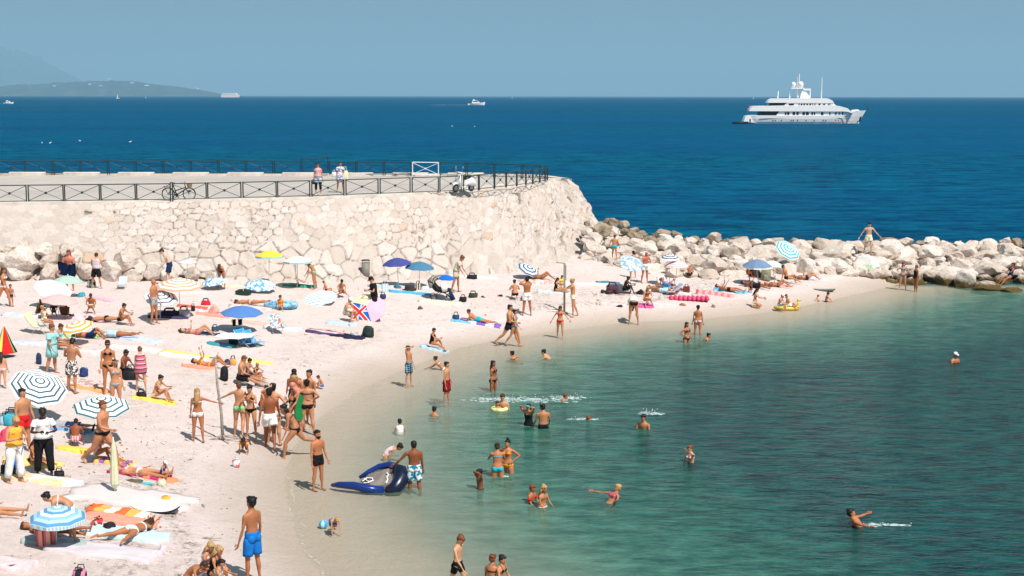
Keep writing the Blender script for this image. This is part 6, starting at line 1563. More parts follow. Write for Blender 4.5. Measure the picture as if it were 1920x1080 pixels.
# square timber post and the thin metal shower pole at the right
g=ground(1058,586); sp_=empty('shower_post',g,0,'tall slim metal beach shower pole with short arm on top','shower'); s=g.y/F
bm=bmesh.new(); box(bm,(0,0,47*s),(.10,.10,94*s)); obj('pole',bm,M((.30,.27,.20),.7,.3,.2,5,'old_metal'),sp_)
bm=bmesh.new(); bar(bm,(.02,0,94*s),(-16*s,0,96*s),.035); bar(bm,(0.05,0,90*s),(.05,0,62*s),.06); obj('shower_arm',bm,M((.25,.24,.2),.6,.3,.2,5,'old_metal2'),sp_)
g=ground(686,525); bi=empty('litter_bin',g,0,'grey metal litter bin with a domed lid against the wall','litter bin'); s=g.y/F
bm=bmesh.new(); tube(bm,[(0,0,0),(0,0,33*s)],[.20,.22],seg=14); obj('bin_body',bm,M((.22,.20,.17),.6,.3,.2,5,'bin_metal'),bi,True)
bm=bmesh.new(); tube(bm,[(0,0,33*s+.10),(0,0,33*s+.16)],[.24,.20],seg=14); bar(bm,(.18,0,33*s),(.18,0,33*s+.1),.02); bar(bm,(-.18,0,33*s),(-.18,0,33*s+.1),.02); obj('lid',bm,M((.08,.08,.07),.6,.3,.2,5,'bin_lid'),bi,True)
# driftwood sticks on the sand
def stick(px,py,Lm,rot,label,r0=.02):
    g=ground(px,py); bm=bmesh.new(); tube(bm,[(-Lm/2,0,.02),(-Lm*.1,.05*Lm,.05),(Lm*.2,-.02,.03),(Lm/2,.04*Lm,.02)],[r0*.6,r0,r0*.9,r0*.4],seg=6); tube(bm,[(0,.03*Lm,.03),(Lm*.18,.16*Lm,.05)],[r0*.7,r0*.3],seg=5)
    o=obj('driftwood_stick',bm,M_DW,smooth=True,loc=g); o.rotation_euler=(0,0,R(rot)); tag(o,label,'driftwood')
stick(345,937,.9,-12,'straight pale driftwood stick right of the orange bucket'); stick(381,950,.25,-60,'short bent dark stick at the end of the pale one')
stick(352,948,.15,-10,'tiny curved dark stick below the pale one'); stick(392,1012,.6,8,'pale branch behind the two blonde girls'); stick(360,1022,.5,-15,'forked dark twig left of the blonde girls',.015)
# blue inflatable raft being tipped up by the man
g=at(695,912,0); rf=empty('inflatable_raft',g,R(-6),'blue inflatable raft with grey floor, tipped up on its edge in the shallows','raft'); s=g.y/F
MBL=M((.004,.026,.17),.3,.5,.1,3,'blue_vinyl'); MNV=M((.004,.008,.03),.3,.5,.1,3,'navy_vinyl')
def pl(px,py,dy=0): return Vector(((px-695)*s,dy,(912-py)*s))
near=[pl(624,906,-.3),pl(640,902,-.45),pl(670,901,-.55),pl(700,906,-.6),pl(727,910,-.5)]
bm=bmesh.new(); tube(bm,near,[.05,.09,.115,.125,.12],seg=10); obj('near_tube',bm,MBL,rf,True)
far=[pl(672,897,.1),pl(690,888,.3),pl(708,880,.4),pl(728,875,.35),pl(742,876,.2)]
bm=bmesh.new(); tube(bm,far,[.05,.085,.10,.11,.12],seg=10); obj('far_tube',bm,MBL,rf,True)
bm=bmesh.new(); tube(bm,[pl(733,912,-.5),pl(748,906,-.4),pl(757,893,-.1),pl(752,881,.1),pl(741,877,.2)],[.13,.20,.23,.20,.13],seg=12); obj('end_tube',bm,MNV,rf,True)
bm=bmesh.new(); vs_=[bm.verts.new(p) for p in (pl(676,900,-.15),pl(700,904,-.4),pl(730,909,-.42),pl(744,900,-.25),pl(743,884,.05),pl(728,879,.2),pl(706,883,.25),pl(688,891,.15))]; bm.faces.new(vs_); bmesh.ops.solidify(bm,geom=bm.faces[:],thickness=.03); fl_=obj('floor',bm,M((.20,.17,.15),.6,.3,.25,5,'grey_raft_floor'),rf)
def decal(pts,w_,par,mat,d=-.03):
    bm=bmesh.new(); tube(bm,[pl(a,b_,c__) for a,b_,c__ in pts],w_,seg=5); obj('printed_mark',bm,mat,par)
decal([(727,884,.00),(731,886,-.05),(729,890,-.13),(731,894,-.2),(729,899,-.3)],.022,fl_,MWHITE)
decal([(682,898,-.22),(690,893,-.1),(700,893,-.12),(703,896,-.2),(694,899,-.3),(686,900,-.3)],.018,fl_,MWHITE); decal([(684,895,-.1),(692,897,-.22),(699,898,-.28)],.016,fl_,MWHITE)
# balls, rings
def ring(px,py,Rm,rt,cols,label,z=.04,water=True,yaw=0,name='swim_ring'):
    g=at(px,py,0) if water else ground(px,py); bm=bmesh.new(); N=24
    tube(bm,[(math.cos(2*PI*i/N)*Rm,math.sin(2*PI*i/N)*Rm,z) for i in range(N)],rt,seg=10,closed=True)
    o=obj(name,bm,cols,smooth=True,loc=g); tag(o,label,'swim ring'); return o
g=at(606,989,0); bm=bmesh.new(); bmesh.ops.create_uvsphere(bm,u_segments=16,v_segments=10,radius=.115)
for f in bm.faces: f.material_index=int((math.atan2(f.calc_center_median().y,f.calc_center_median().x)+PI)/(2*PI)*6)%2
o=obj('beach_ball',bm,[M((.02,.38,.60),.35,.5,.05,3,'turquoise_vinyl'),M((.45,.62,.70),.35,.5,.05,3,'white_vinyl')],smooth=True,loc=g+Vector((0,0,.08))); tag(o,'turquoise and white beach ball floating beside the toddler','ball')
g=at(1475,580,0); dk_=empty('duck_boat',g,0,'yellow inflatable duck shaped boat carrying two small children','inflatable boat')
bm=bmesh.new(); N=24; tube(bm,[(math.cos(2*PI*i/N)*.55,math.sin(2*PI*i/N)*.38,.10) for i in range(N)],.11,seg=10,closed=True); obj('hull_ring',bm,M((.75,.52,.06),.4,.5,.1,3,'yellow_vinyl'),dk_,True)
bm=bmesh.new(); tube(bm,[(.52,0,.12),(.60,0,.30),(.58,0,.42)],[.07,.05,.045],seg=8); ell(bm,(.60,0,.48),(.085,.07,.075)); obj('duck_head',bm,M((.75,.52,.06),.4,.5,.1,3,'yellow_vinyl'),dk_,True)
bm=bmesh.new(); tube(bm,[(.67,0,.48),(.76,0,.46)],[.03,.015],seg=6); obj('beak',bm,c_('o'),dk_,True)
g=ground(527,578); ib=empty('inflatable_boat',g,R(-5),'pale blue toy inflatable boat on the sand with a boy in it','inflatable boat')
bm=bmesh.new(); N=26; tube(bm,[(math.cos(2*PI*i/N)*.66,math.sin(2*PI*i/N)*.42,.16) for i in range(N)],.15,seg=10,closed=True); obj('hull_ring',bm,Mpat('print',[(.30,.52,.66),(.10,.28,.45)],5),ib,True)
bm=bmesh.new(); tube(bm,[(0,-.0,.05),(0,0,.09)],[(.62,.38)]*2,side=(1,0,0),seg=20); obj('floor',bm,c_('lb'),ib)
# white swim ring round the child with the man
ring(936,768,.24,.075,M((.75,.70,.30),.4,.5,.4,4,'pale_yellow_vinyl'),'pale yellow swim ring around the child held by the man',.02)
# green bodyboard held by the group
g=ground(562,815); p=atY(563,765,g.y); s=g.y/F; bm=bmesh.new()
P_=[(math.cos(a)*.19*(1 if abs(math.cos(a))<.7 else .9),math.sin(a)*.42) for a in [2*PI*i/24 for i in range(24)]]
prism(bm,[(x,z) for x,z in P_],-.03,.03); o=obj('swim_board',bm,M((.01,.20,.05),.5,.3,.1,3,'green_foam'),loc=p); o.rotation_euler=(0,R(8),R(25)); tag(o,'bright green swim board held upright by the standing group','swim board')
# splashes
MFOAM=bpy.data.materials.new('thin_foam'); MFOAM.use_nodes=True; _t=MFOAM.node_tree; _b=_t.nodes['Principled BSDF']; _b.inputs['Base Color'].default_value=(.62,.74,.72,1)
_g=node(_t,'ShaderNodeNewGeometry'); _n=noise_n(_t,7,5,_g.outputs['Position'],.7); _t.links.new(ramp(_t,_n.outputs[0],[(.42,.04),(.6,.8)]).outputs[0],_b.inputs['Alpha'])
def sp(w_,l_): return lambda r_: (r_.gauss(0,w_*.4),r_.gauss(0,l_*.4),r_.uniform(.02,.07))
def splash(px,py,w_,l_,n,hh_,label,seed):
    g=at(px,py,0); n=int(n*1.8); e=empty('splash',g,0,label,'splash'); r_=random.Random(seed); bm=bmesh.new()
    for i in range(n):
        x,y,s_=sp(w_,l_)(r_); ell(bm,(x,y,.0),(s_*2.2,s_*1.5,.012),None,7,4)
    o=obj('foam',bm,MFOAM,e,True)['kind']='stuff'
    bm=bmesh.new()
    for i in range(int(n*.35)):
        x,y,s_=sp(w_,l_)(r_); ell(bm,(x,y,abs(r_.gauss(0,hh_*.8))),(.016,.016,.016),None,4,3)
    obj('spray',bm,M((.75,.82,.80),.5,.5,.05,5,'spray'),e,True)['kind']='stuff'
splash(985,750,2.0,.5,70,.10,'long white splash trail behind the boy swimming right',1); splash(930,748,.9,.2,30,.05,'thin foam left of the standing man and child',6)
splash(1068,746,.7,.25,30,.10,'spray of droplets ahead of the swimming boy',7)
splash(1222,776,.45,.25,22,.16,'white splash behind the swimming man',2); splash(1090,786,.6,.1,14,.04,'low foam around the pinkish red swimmer',3); splash(1655,984,.9,.1,22,.03,'foam ripple beside the floating man',4); splash(934,893,.3,.08,10,.03,'small foam around the woman in the blue bikini',5)
# ================= PEOPLE IN PLACE =================
P_=person
F_='f'
# --- quay ---
for (px,py,top,pose,yaw,skin,hair,wear,label,ex) in [
 (597,365.5,305,'stand',0,2,'bk','tank:pinkstr shorts:lb leggings:k shoes:be glasses:k','woman in sunglasses with pink top and black leggings standing on the quay',None),
 (638,360.5,303,'carry',15,1,'lb','dress:print','woman in a colourful dress carrying a pale bag on the quay',None)]:
    P_(px,py,pose,yaw,top,sex='f',skin=skin,hair=hair,wear=wear,label=label,z=ZQ+.01)
g=at(649,345,ZQ); 
def held(px,py,d,w_,h_,mat,label,name='shoulder_bag',th=.12,rot=0,cat='bag'):
    p=atY(px,py,d); s=d/F; e=empty(name,p,R(rot),label,cat); bm=bmesh.new(); W=w_*s;Hh=h_*s
    tube(bm,[(0,0,-Hh/2),(0,0,-Hh*.4),(0,0,Hh*.1),(0,0,Hh/2)],[(W*.42,th*.4),(W*.5,th*.5),(W*.48,th*.45),(W*.36,th*.25)],side=(1,0,0),seg=12); obj('bag_body',bm,mat,e,True)
    bm=bmesh.new(); tube(bm,[(-W*.28,0,Hh*.45),(-W*.1,0,Hh*.95),(W*.1,0,Hh*.95),(W*.28,0,Hh*.45)],.012,seg=6); obj('strap',bm,mat,e,True)
dq=at(638,361,ZQ).y
held(647,329,dq+.1,13,18,M((.66,.66,.42),.85,.1,.1,4,'pale_yellow_canvas'),'pale yellow shoulder bag of the woman in the colourful dress'); held(626,327,dq-.15,9,9,M((.7,.68,.66),.8,.1,.2,5,'white_bag'),'small white carrier bag held by the woman in the colourful dress')
held(590,341,at(597,365,ZQ).y-.2,11,9,M((.18,.05,.08),.8,.1,.2,5,'dark_red_bag'),'dark red bag hanging beside the woman in sunglasses')
# compact table: px,py(contact),top,pose,yaw,sex,skin,hair,wear,label,opts
T_=[
(8,575,502,'walk',80,'f',2,'lb','bikini:w','woman in white bikini with long hair walking at the far left',{}),
(21,574,533,'stand',30,'m',1,'sb','brief:n','small child beside the woman in white bikini at the far left',dict(kid=True)),
(132,545,464,'carry',0,'m',5,'sr','trunks:n','red faced man in dark trunks holding a navy towel by the wall',dict(build=1.12)),
(181,541,475,'standwide',175,'m',1,'sb','tank:ltank trunks:k','man in pale blue tank top and black shorts seen from behind',{}),
(317,535,467,'leanfwd',285,'m',0,'sb','trunks:n','pale boy in dark trunks leaning forward by the wall',{}),
(360,523,None,'supine',90,'m',4,'sk','brief:br','dark skinned sunbather lying at the wall foot behind the orange parasol',dict(z=None)),
(416,538,494,'bend',0,'f',2,'hangb','bikini:k','woman bending forward with her long brown hair hanging down',{}),
(592,541,488,'bendhalf',275,'f',2,'bk','bikini:lg','tanned woman in green bikini bending forward by the wall',{}),
(560,538,526,'sitknees',270,'m',3,'sk','trunks:dg','hunched person sitting on the green towel by the wall',dict(H=1.5)),
(612,550,527,'sitback',90,'m',1,'sb','brief:k','sunbather leaning back behind the striped flat parasol',{}),
(640,556,524,'sitcross',20,'m',1,'ck','trunks:br','boy in a black cap sitting beside the striped flat parasol',{}),
(704,597,518,'lookdown',290,'m',1,'ck','tee:k shorts:k','man in black shirt and cap looking down at his hands',{}),
(650,601,558,'sitfront',60,'f',1,'cw','wrap:be','woman with a headband sitting beside the flag parasol',{}),
(853,548,474,'pushpram',80,'f',1,'sr','tee:be shorts:be','woman in a beige top leaning over the pushchair',{}),
(988,592,519,'phone',200,'m',2,'sk','shorts:w','shirtless man in white shorts standing with hands raised to his face',{}),
(966,562,526,'squatback',190,'f',1,'bk','bottom:k','woman squatting with her back turned, black bikini bottom',{}),
(1015,524,None,'supknees',90,'f',2,'sb','bikini:br','sunbather with raised knees under the navy ringed parasol by the wall end',{}),
(1042,549,521,'sitlegs',80,'f',2,'lk','one:k','woman in black swimsuit sitting sideways near the shower pole',{}),
(1052,541,516,'sitfront',20,'f',0,'lk','tee:y','dark haired woman in yellow sitting behind the one in black swimsuit',{}),
(1079,594,522,'reach',275,'m',2,'sy','brief:cr','blond boy in pale trunks reaching for the shower pole',{}),
(1051,633,574,'armsout',0,'f',2,'lk','bikini:r','woman in red bikini wading out with her arms spread',{}),
(955,648,571,'stride',75,'m',2,'sk','jammer:k','man in black trunks striding right through the shallows',{}),
(964,648,580,'walk',75,'f',1,'pk','bikini:sb','woman in blue bikini walking hidden behind the striding man',{}),
(896,606,None,'pronelb',262,'m',2,'sb','jammer:t','boy in turquoise trunks lying on his elbows by the water',dict(H=1.6)),
(810,655,615,'sitknee1',75,'f',2,'sk','one:k','woman in black swimsuit sitting at the water edge facing right',{}),
(1152,486,441,'climb',170,'m',2,'sk','brief:t','boy in turquoise trunks climbing the rocks beside the wall end',dict(z='rock')),
(1187,522,470,'stand',180,'f',2,'sk','bikini:k','dark haired woman standing behind the scribble patterned parasol',{}),
(1208,531,472,'lookdown',30,'m',5,'0k','shorts:w','bald sunburnt man in white shorts behind the scribble patterned parasol',{}),
(1171,550,518,'sitknees',80,'m',4,'sk','trunks:k','dark skinned man sitting with raised knees by the maroon bag',{}),
(1152,551,None,'supine',85,'m',4,'sk','brief:k','dark skinned person lying in front of the maroon bag',dict(H=1.6)),
(1212,573,536,'sitfront',15,'f',1,'ly','bikini:k','blonde woman in black bikini sitting on the magenta towel',{}),
(1240,549,None,'side',85,'m',2,'sk','trunks:lb','black haired man lying on his side in pale shorts',{}),
(1258,545,None,'pronelb',268,'f',1,'sy','bottom:k','blond sunbather lying face down behind the man on his side',{}),
(1256,548,None,'lounge',90,'m',5,'sr','tee:sb brief:n','man in blue striped top reclining in the low chair',dict(up=.1)),
(1292,521,498,'sitknees',150,'m',2,'0b','trunks:k','shaven headed tanned man sitting with his back turned near the pink parasol',{}),
(1366,547,None,'side',82,'m',2,'sb','brief:k','tanned man lying on his side on the sky blue towel',{}),
(1188,608,560,'bendlow',180,'f',1,'hangb','tee:w bottom:k','woman bending double at the water edge, seen from behind',dict(H=1.72)),
(1308,628,572,'stand',175,'f',2,'bk','bottom:florap','tanned woman in floral bikini bottom standing with her back turned',dict(water=True,H=1.68)),
(1287,642,604,'hips',40,'f',2,'lk','bikini:n','long haired woman in dark bikini standing thigh deep',dict(water=True,H=1.68)),
(1313,637,624,'swim',80,'m',2,'sk','brief:k','dark haired swimmer right of the thigh deep woman',dict(water=True,H=1.65)),
(1415,577,541,'kneel',80,'f',2,'lk','bikini:w','girl in white bikini kneeling at the water edge',dict(H=1.5)),
(1461,580,551,'sitfront',60,'m',1,'cw','shorts:lb','toddler in white cap riding the duck boat',dict(kid=True,H=.9,z=.1)),
(1479,579,552,'sitback',85,'m',2,'sk','shorts:w','boy sitting in the duck boat behind its neck',dict(kid=True,H=1.0,z=.08)),
(1530,566,553,'sitfront',80,'f',1,'sb','one:lp','tiny child in pink sitting in the shallows',dict(kid=True,H=.8,water=True)),
(1549,566,548,'sitlegs',85,'m',2,'sk','brief:n','boy sitting in the shallows with legs stretched right',dict(kid=True,H=1.1,water=True)),
(1692,543,492,'hips',0,'f',2,'lk','bikini:b','woman in blue bikini standing with hands on hips by the rocks',dict(water=True,H=1.66)),
(1717,545,497,'stand',290,'f',3,'sr','one:k','woman in dark swimsuit facing the one with hands on hips',dict(water=True,H=1.6,build=1.15)),
(1628,476,412,'armsout',10,'m',0,'sk','shorts:cr','shirtless man in pale shorts balancing on top of the breakwater',dict(z='rock')),
(1893,534,493,'lounge',285,'f',2,'bk','one:n','woman in dark swimsuit sitting on the rocks at the right edge',dict(z='rock',extra=dict(rp=-20))),
(1474,530,497,'sitback',80,'m',2,'sk','brief:k','tanned man leaning back on his hands near the rocks',{}),
(1458,538,None,'supknees',85,'f',2,'sr','bikini:k','tanned sunbather on her back with raised knees near the rocks',{}),
(1512,524,None,'supknees',85,'m',2,'sb','brief:n','rightmost sunbather lying with bent legs below the boulders',{}),
(1400,520,500,'sitknees',80,'f',3,'lk','one:br','woman with raised knees half hidden by the grey blue parasol pole',{}),
(1414,540,None,'side',90,'m',3,'sk','trunks:k','dark tanned person lying in the grey blue parasol shade',{}),
(1408,548,530,'sitfront',330,'f',3,'lk','one:k','dark haired girl sitting below the grey blue parasol',dict(H=1.2,kid=True)),
(72,594,561,'sitknees',70,'f',4,'bk','one:br','dark skinned woman sitting left of the pink parasol',{}),
(101,592,566,'sitfront',20,'m',4,'sk','trunks:gr','dark skinned man sitting beneath the pink parasol',{}),
(122,594,573,'sitlegs',80,'f',4,'bk','one:dr','dark skinned woman in dark red under the pink parasol',{}),
(84,625,578,'chair',75,'f',1,'sy','one:cr','elderly blonde woman sitting in the pale yellow chair',dict(up=.12)),
(96,700,608,'carry',75,'f',1,'sr','dress:lt','woman in a loose turquoise dress and glasses standing at left',dict(build=1.1)),
(110,655,None,'sitlegs',75,'f',1,'sb','one:lt','woman sitting behind the turquoise dressed one, legs out to the right',{}),
(172,586,550,'sitfront',10,'m',2,'sk','trunks:be glasses:k','man in sunglasses sitting with hands clasped facing the sea',{}),
(226,609,569,'sitknees',80,'m',2,'sk','brief:k','tanned man in black trunks sitting with arms around his knees',{}),
(199,605,None,'prone',270,'f',1,'sb','bottom:k','pale person lying face down behind the tanned sitting man',{}),
(289,607,523,'stand',75,'m',2,'0g','jammer:gr','bald older man in grey trunks standing in profile',dict(build=1.08)),
(168,634,None,'supknees',78,'m',2,'sb','trunks:n','man on his back under the orange ringed parasol',{}),
(222,634,None,'prone',262,'m',2,'sg','tee:lb','grey haired person lying under a pale blue towel',{}),
(135,737,638,'lookdown',165,'m',1,'sk','trunks:floral','boy in black and white patterned shorts seen from behind',{}),
(205,739,638,'stand',15,'f',2,'bk','bikini:k glasses:k','slim woman in black bikini and sunglasses standing at left',{}),
(218,772,674,'armhead',25,'f',2,'lk','bikini:gr','long haired girl in grey blue bikini raising a hand to her face',{}),
(232,707,656,'sitlegs',70,'m',3,'sk','trunks:k','dark haired tanned man sitting with legs stretched right',{}),
(265,733,654,'leanfwd',195,'f',1,'sr','wrap:redstr','child wrapped in a red and navy striped towel dress',dict(H=1.4)),
(293,752,703,'sitknees',80,'f',2,'bk','bikini:cr','woman in pale bikini sitting alone on the golden towel',{}),
(5,728,660,'stand',190,'f',1,'lb','bottom:lp','girl with long hair in pink bottoms at the left edge',dict(H=1.35)),
(46,850,728,'stand',60,'m',1,'sk','shorts:r','dark haired boy in red shorts behind the woman in the orange top',{}),
(28,905,781,'lookdown',50,'f',1,'sy','tank:oy pants:w','woman in orange tank top and white trousers looking down',dict(build=1.08)),
(84,893,765,'lookdown',20,'f',4,'sk','tee:w pants:k','black woman in white t-shirt and black trousers looking down',dict(build=1.12)),
(128,804,None,'supine',82,'m',1,'sk','tee:gr trunks:n shoes:k','man in grey shirt and dark shorts lying on the blue towel',{}),
(142,838,788,'sitfront',185,'m',3,'sk','shorts:pinkstr','dark boy in pink striped trunks sitting with his back turned',{}),
(196,872,751,'stride',70,'f',1,'sr','bottom:k','woman in black bikini bottom walking right past the ringed parasol',dict(build=1.18)),
(184,862,812,'sitknees',75,'f',2,'0y','one:lp','blond person in pink sitting behind the walking woman',{}),
(212,868,835,'sitlegs',75,'f',2,'sb','one:v','person sitting hidden behind the furled parasol',{}),
(62,872,822,'sitlegs',75,'f',2,'lb','bikini:k','tanned person sitting behind the woman in black trousers',{}),
(262,893,None,'supine',80,'f',1,'bk','bikini:lp','woman with dark headband lying on the crimson mat',{}),
(305,898,863,'sitfront',60,'m',1,'cw','one:b','small child in white cap and blue swimsuit sitting on the sand',dict(kid=True,H=1.0)),
(-20,965,None,'supine',88,'m',2,'sk','brief:k','sunbather at the left edge, only bare feet in view',{}),
(138,1018,921,'bend',285,'f',1,'bk','bikini:w','woman in white bikini bending over the low blue parasol',dict(H=1.66,extra=dict(lean=84,np=-20,la=('a',90,8,20,0),ra=('a',80,6,60,0)))),
(98,1000,None,'supine',85,'f',2,'sb','bikini:y','sunbather lying in the shade of the low blue parasol',{}),
(248,1008,None,'prone',155,'f',2,'lb','bikini:w','tanned sunbather in white bikini lying face down, legs apart',dict(extra=dict(L=(0,20,4),R=(0,22,3)))),
(385,1085,1015,'sitfront',60,'f',1,'ly','one:lp','blonde girl sitting left of the curly one at the bottom',dict(H=1.25,kid=True)),
(399,1092,1023,'sitfront',70,'f',1,'ly','one:k','curly haired girl in dark swimsuit sitting behind the others at the bottom',dict(H=1.25,kid=True)),
(404,1112,1048,'sitknees',80,'f',2,'bk','bikini:lb','dark haired girl with her head down at the bottom edge',{}),
(352,1108,1050,'kneel',75,'f',2,'bb','bottom:lp','girl in pink bottoms hunched forward at the bottom edge',dict(extra=dict(lean=62,np=30))),
(476,1094,924,'stand',235,'m',2,'sk','trunks:b','man in bright blue trunks standing with his back to us, looking left',dict(build=.9)),
(372,829,728,'holdpole',182,'f',2,'ly','bikini:w','blonde girl in white bikini stretching an arm to the wooden post',dict(build=.9,H=1.5)),
(446,820,717,'holdpoleL',178,'f',1,'sr','bottom:lg','girl in green bikini bottom holding the wooden post',{}),
(472,823,721,'hug',350,'f',2,'sk','bikini:k','girl in dark bikini facing us beside the green bikini girl',dict(build=.9)),
(493,770,722,'sitknees',60,'m',2,'sk','brief:k','dark haired man sitting behind the standing group',{}),
(505,843,725,'walk',190,'m',3,'sk','shorts:w','deeply tanned man in white shorts seen from behind',dict(build=1.05)),
(514,834,715,'stretch',170,'f',2,'sk','bikini:lp','woman with raised elbow standing behind the tanned man in white shorts',{}),
(559,858,757,'run',285,'f',1,'lk','bikini:k','dark haired woman in black bikini lunging left off one leg',dict(H=1.68)),
(577,815,712,'hips',185,'f',1,'bk','bikini:k','woman in black bikini seen from behind with hands on hips',{}),
(545,806,703,'reach',80,'f',2,'by','bikini:k','blonde girl in dark bikini in profile reaching right',dict(build=.85,extra=dict(la=('a',45,4,18,0),ra=('a',40,6,28,0)))),
(553,785,692,'stand',10,'m',3,'ck','trunks:k','boy in a black cap at the back of the group',{}),
(566,800,698,'leanfwd',320,'m',2,'sk','trunks:n','dark haired man leaning in at the centre of the group',{}),
(582,798,693,'stand',330,'m',2,'sk','trunks:br','tall dark haired man at the right of the group looking left',{}),
(567,812,716,'leanfwd',285,'m',5,'0g','trunks:gr','sunburnt man with cropped hair leaning over the green swim board',{}),
(604,730,704,'squat',275,'m',2,'sb','brief:b','boy in blue trunks squatting at the wet sand',dict(kid=True,H=1.25)),
(452,720,667,'sitlegs',75,'m',1,'sr','trunks:k','pale man in black trunks sitting with his legs stretched right',dict(build=1.05)),
(464,712,672,'sitlegs',75,'m',2,'sk','trunks:n','dark haired man sitting behind the pale man in black trunks',{}),
(478,712,680,'sitknees',60,'f',1,'by','one:k','blonde woman in black top leaning over her legs',{}),
(395,690,None,'supread',85,'f',2,'sb','bikini:oy','sunbather reading on her back with knees raised behind the post',{}),
(370,628,None,'supknees',85,'f',1,'sb','bikini:mg','sunbather on her back with raised knees on the navy towel',{}),
(470,573,None,'prone',270,'f',2,'sb','bottom:lp','tanned sunbather lying face down above the blue parasol',{}),
(527,582,553,'sitfront',0,'m',1,'sb','tank:o','boy in an orange vest sitting in the toy inflatable boat',dict(kid=True,H=1.25)),
(459,848,815,'crawl',5,'m',3,'sk','brief:n armbands:oy','dark haired toddler with orange armbands crawling on the wet sand',dict(kid=True,H=1.05)),
(596,918,806,'stand',50,'m',2,'sk','jammer:k beard:k','bearded man in tight black trunks standing ankle deep left of the raft',dict(build=1.0)),
(766,724,648,'armhead',60,'m',2,'sb','trunks:plaid','boy in checked trunks holding a hand to his head in the shallows',dict(build=.9)),
(837,757,678,'stand',70,'m',2,'sk','trunks:dr','dark haired boy in dark red shorts wading',dict(water=True,H=1.68,build=.92)),
(832,692,668,'swim',262,'f',1,'bb','bikini:w','girl low in the water behind the boy in dark red shorts',dict(water=True,H=1.5)),
(924,733,676,'stand',60,'f',3,'lk','bikini:k','long haired woman in black bikini standing thigh deep',dict(water=True,H=1.68)),
(976,674,659,'swim',250,'f',2,'sk','bikini:k','dark haired head just above the water, left of the swimming man',dict(water=True,H=1.65)),
(1037,672,655,'swim',268,'m',1,'sk','brief:k','dark haired man swimming left',dict(water=True,H=1.75)),
(943,766,738,'wading',350,'m',2,'sb','brief:k','man chest deep holding a child in a yellow ring',dict(water=True,H=1.75)),
(932,769,751,'wading',10,'m',2,'sb','brief:r armbands:y','small child floating in the yellow ring',dict(water=True,kid=True,H=1.1)),
(1043,750,737,'swim',80,'m',2,'sr','brief:k','red haired boy swimming right with a splash behind him',dict(water=True,H=1.5)),
(812,780,763,'wading',150,'f',2,'sk','top:cr','dark haired bather with shoulders out of the shallow green water',dict(water=True,H=1.6)),
(750,810,786,'wading',190,'m',1,'sk','tank:w','child in a white shirt waist deep with back turned',dict(water=True,kid=True,H=1.2)),
(720,857,832,'bendhalf',85,'f',1,'bk','one:lp','girl in pink swimsuit bending into the shallows',dict(water=True,H=1.35,kid=True,extra=dict(lean=80))),
(778,916,828,'carry',195,'m',3,'sk','trunks:bluew','tanned man in white boardshorts tipping up the raft',dict(water=True,H=1.76,extra=dict(ra=('a',5,8,12,0),la=('a',8,44,18,0)))),
(992,797,757,'faces',330,'f',2,'lk','one:k mask:t','snorkeller with blue mask facing us',dict(water=True,H=1.65)),
(1019,803,759,'wading',190,'m',2,'sk','brief:k mask:k snorkel:k','snorkeller with a black tube seen from behind',dict(water=True,H=1.65)),
(1084,787,780,'swim',90,'m',5,'sr','tee:r','pinkish red swimmer lying low in the water',dict(water=True,H=1.6)),
(1208,803,776,'wading',330,'m',1,'sk','brief:k','man shoulder deep with wet dark hair facing left',dict(water=True,H=1.75)),
(1788,679,660,'wading',30,'m',2,'cw','brief:k','lone bather in a white cap far right in deep water',dict(water=True,H=1.7)),
(1297,866,834,'wading',310,'f',1,'br','bikini:lp','woman chest deep with a hand near her face, alone in deep water',dict(water=True,H=1.6,extra=dict(la=('t',.04,-.13,.36)))),
(933,894,832,'hug',190,'f',2,'bb','bikini:t','woman in turquoise bikini seen from behind, hip deep',dict(water=True,H=1.66)),
(952,886,824,'hips',335,'f',2,'tk','bikini:o','woman with topknot facing us behind the turquoise bikini',dict(water=True,H=1.7)),
(901,916,879,'faces',300,'m',3,'sk','brief:k','dark haired boy rubbing his face waist deep',dict(water=True,kid=True,H=1.3)),
(994,941,908,'wading',60,'m',2,'sr','armbands:r','boy with red armbands chest deep',dict(water=True,kid=True,H=1.3)),
(1016,949,908,'wading',45,'f',2,'ly','bottom:w','blonde girl in white bottoms next to the boy with red armbands',dict(water=True,kid=True,H=1.35)),
(1138,943,911,'float',300,'f',1,'by','bikini:mg','blonde woman in pink bikini floating with arms spread',dict(water=True,H=1.66)),
(1622,986,955,'float',80,'m',2,'sk','brief:k','man floating on his back in the deep water near the bottom right',dict(water=True,H=1.75)),
(624,999,963,'crawl',25,'m',1,'sy','shorts:b','blond toddler in blue shorts playing with the beach ball',dict(water=True,kid=True,H=.95)),
(858,1116,1003,'walk',60,'m',1,'sr','jammer:k','brown haired boy in black shorts looking down at the bottom edge',dict(water=True,H=1.6,build=.9,extra=dict(np=40))),
(920,1098,1041,'wading',150,'f',2,'br','bikini:k','woman with wet hair cut by the bottom edge, seen from behind',dict(water=True,H=1.62)),
(936,1096,1040,'wading',60,'f',1,'bk','bikini:k','dark haired child hidden behind the woman at the bottom edge',dict(water=True,H=1.5)),
]
for (px,py,top,pose,yaw,sex,skin,hair,wear,label,op) in T_:
    op=dict(op)
    P_(px,py,pose,yaw,top,sex=sex,skin=skin,hair=hair,wear=wear,label=label,**op)
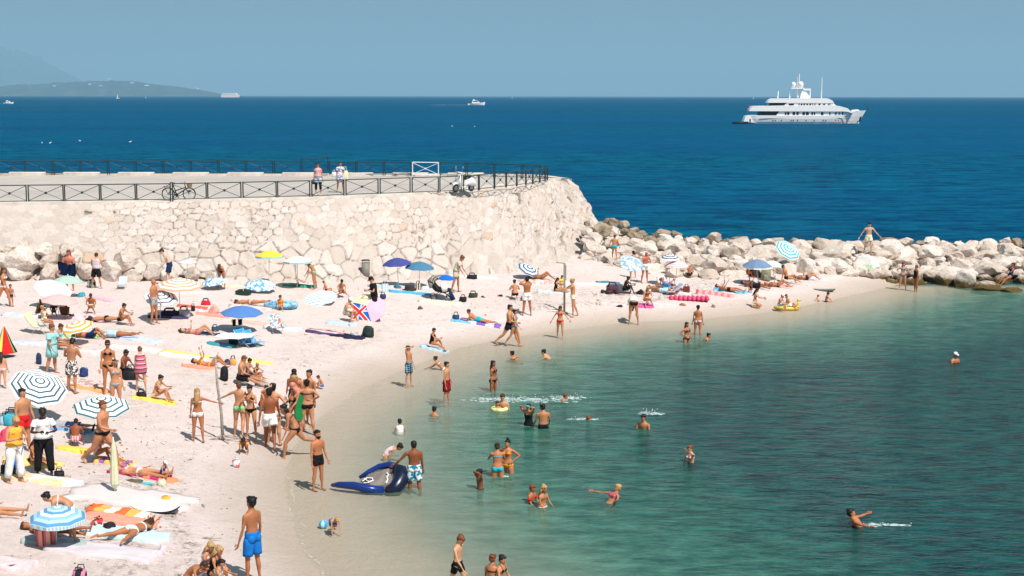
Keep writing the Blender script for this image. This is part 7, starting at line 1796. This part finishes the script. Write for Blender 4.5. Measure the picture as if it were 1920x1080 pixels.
# navy towel held by the red faced man
g=ground(132,545); s=g.y/F; p=atY(125,500,g.y-.35); bm=bmesh.new(); rows=[]
for i in range(11):
    u=i/10-.5; rows.append([bm.verts.new((u*33*s,.05*math.sin(u*14+j*.4),-j*24*s/6+ .12*abs(u)-.1*u)) for j in range(7)])
for i in range(10):
    for j in range(6): bm.faces.new((rows[i][j],rows[i+1][j],rows[i+1][j+1],rows[i][j+1]))
bmesh.ops.solidify(bm,geom=bm.faces[:],thickness=.02); o=obj('held_towel',bm,c_('n'),smooth=True,loc=p+Vector((0,0,6*s))); tag(o,'navy towel held open by the red faced man','towel')
finish_people()
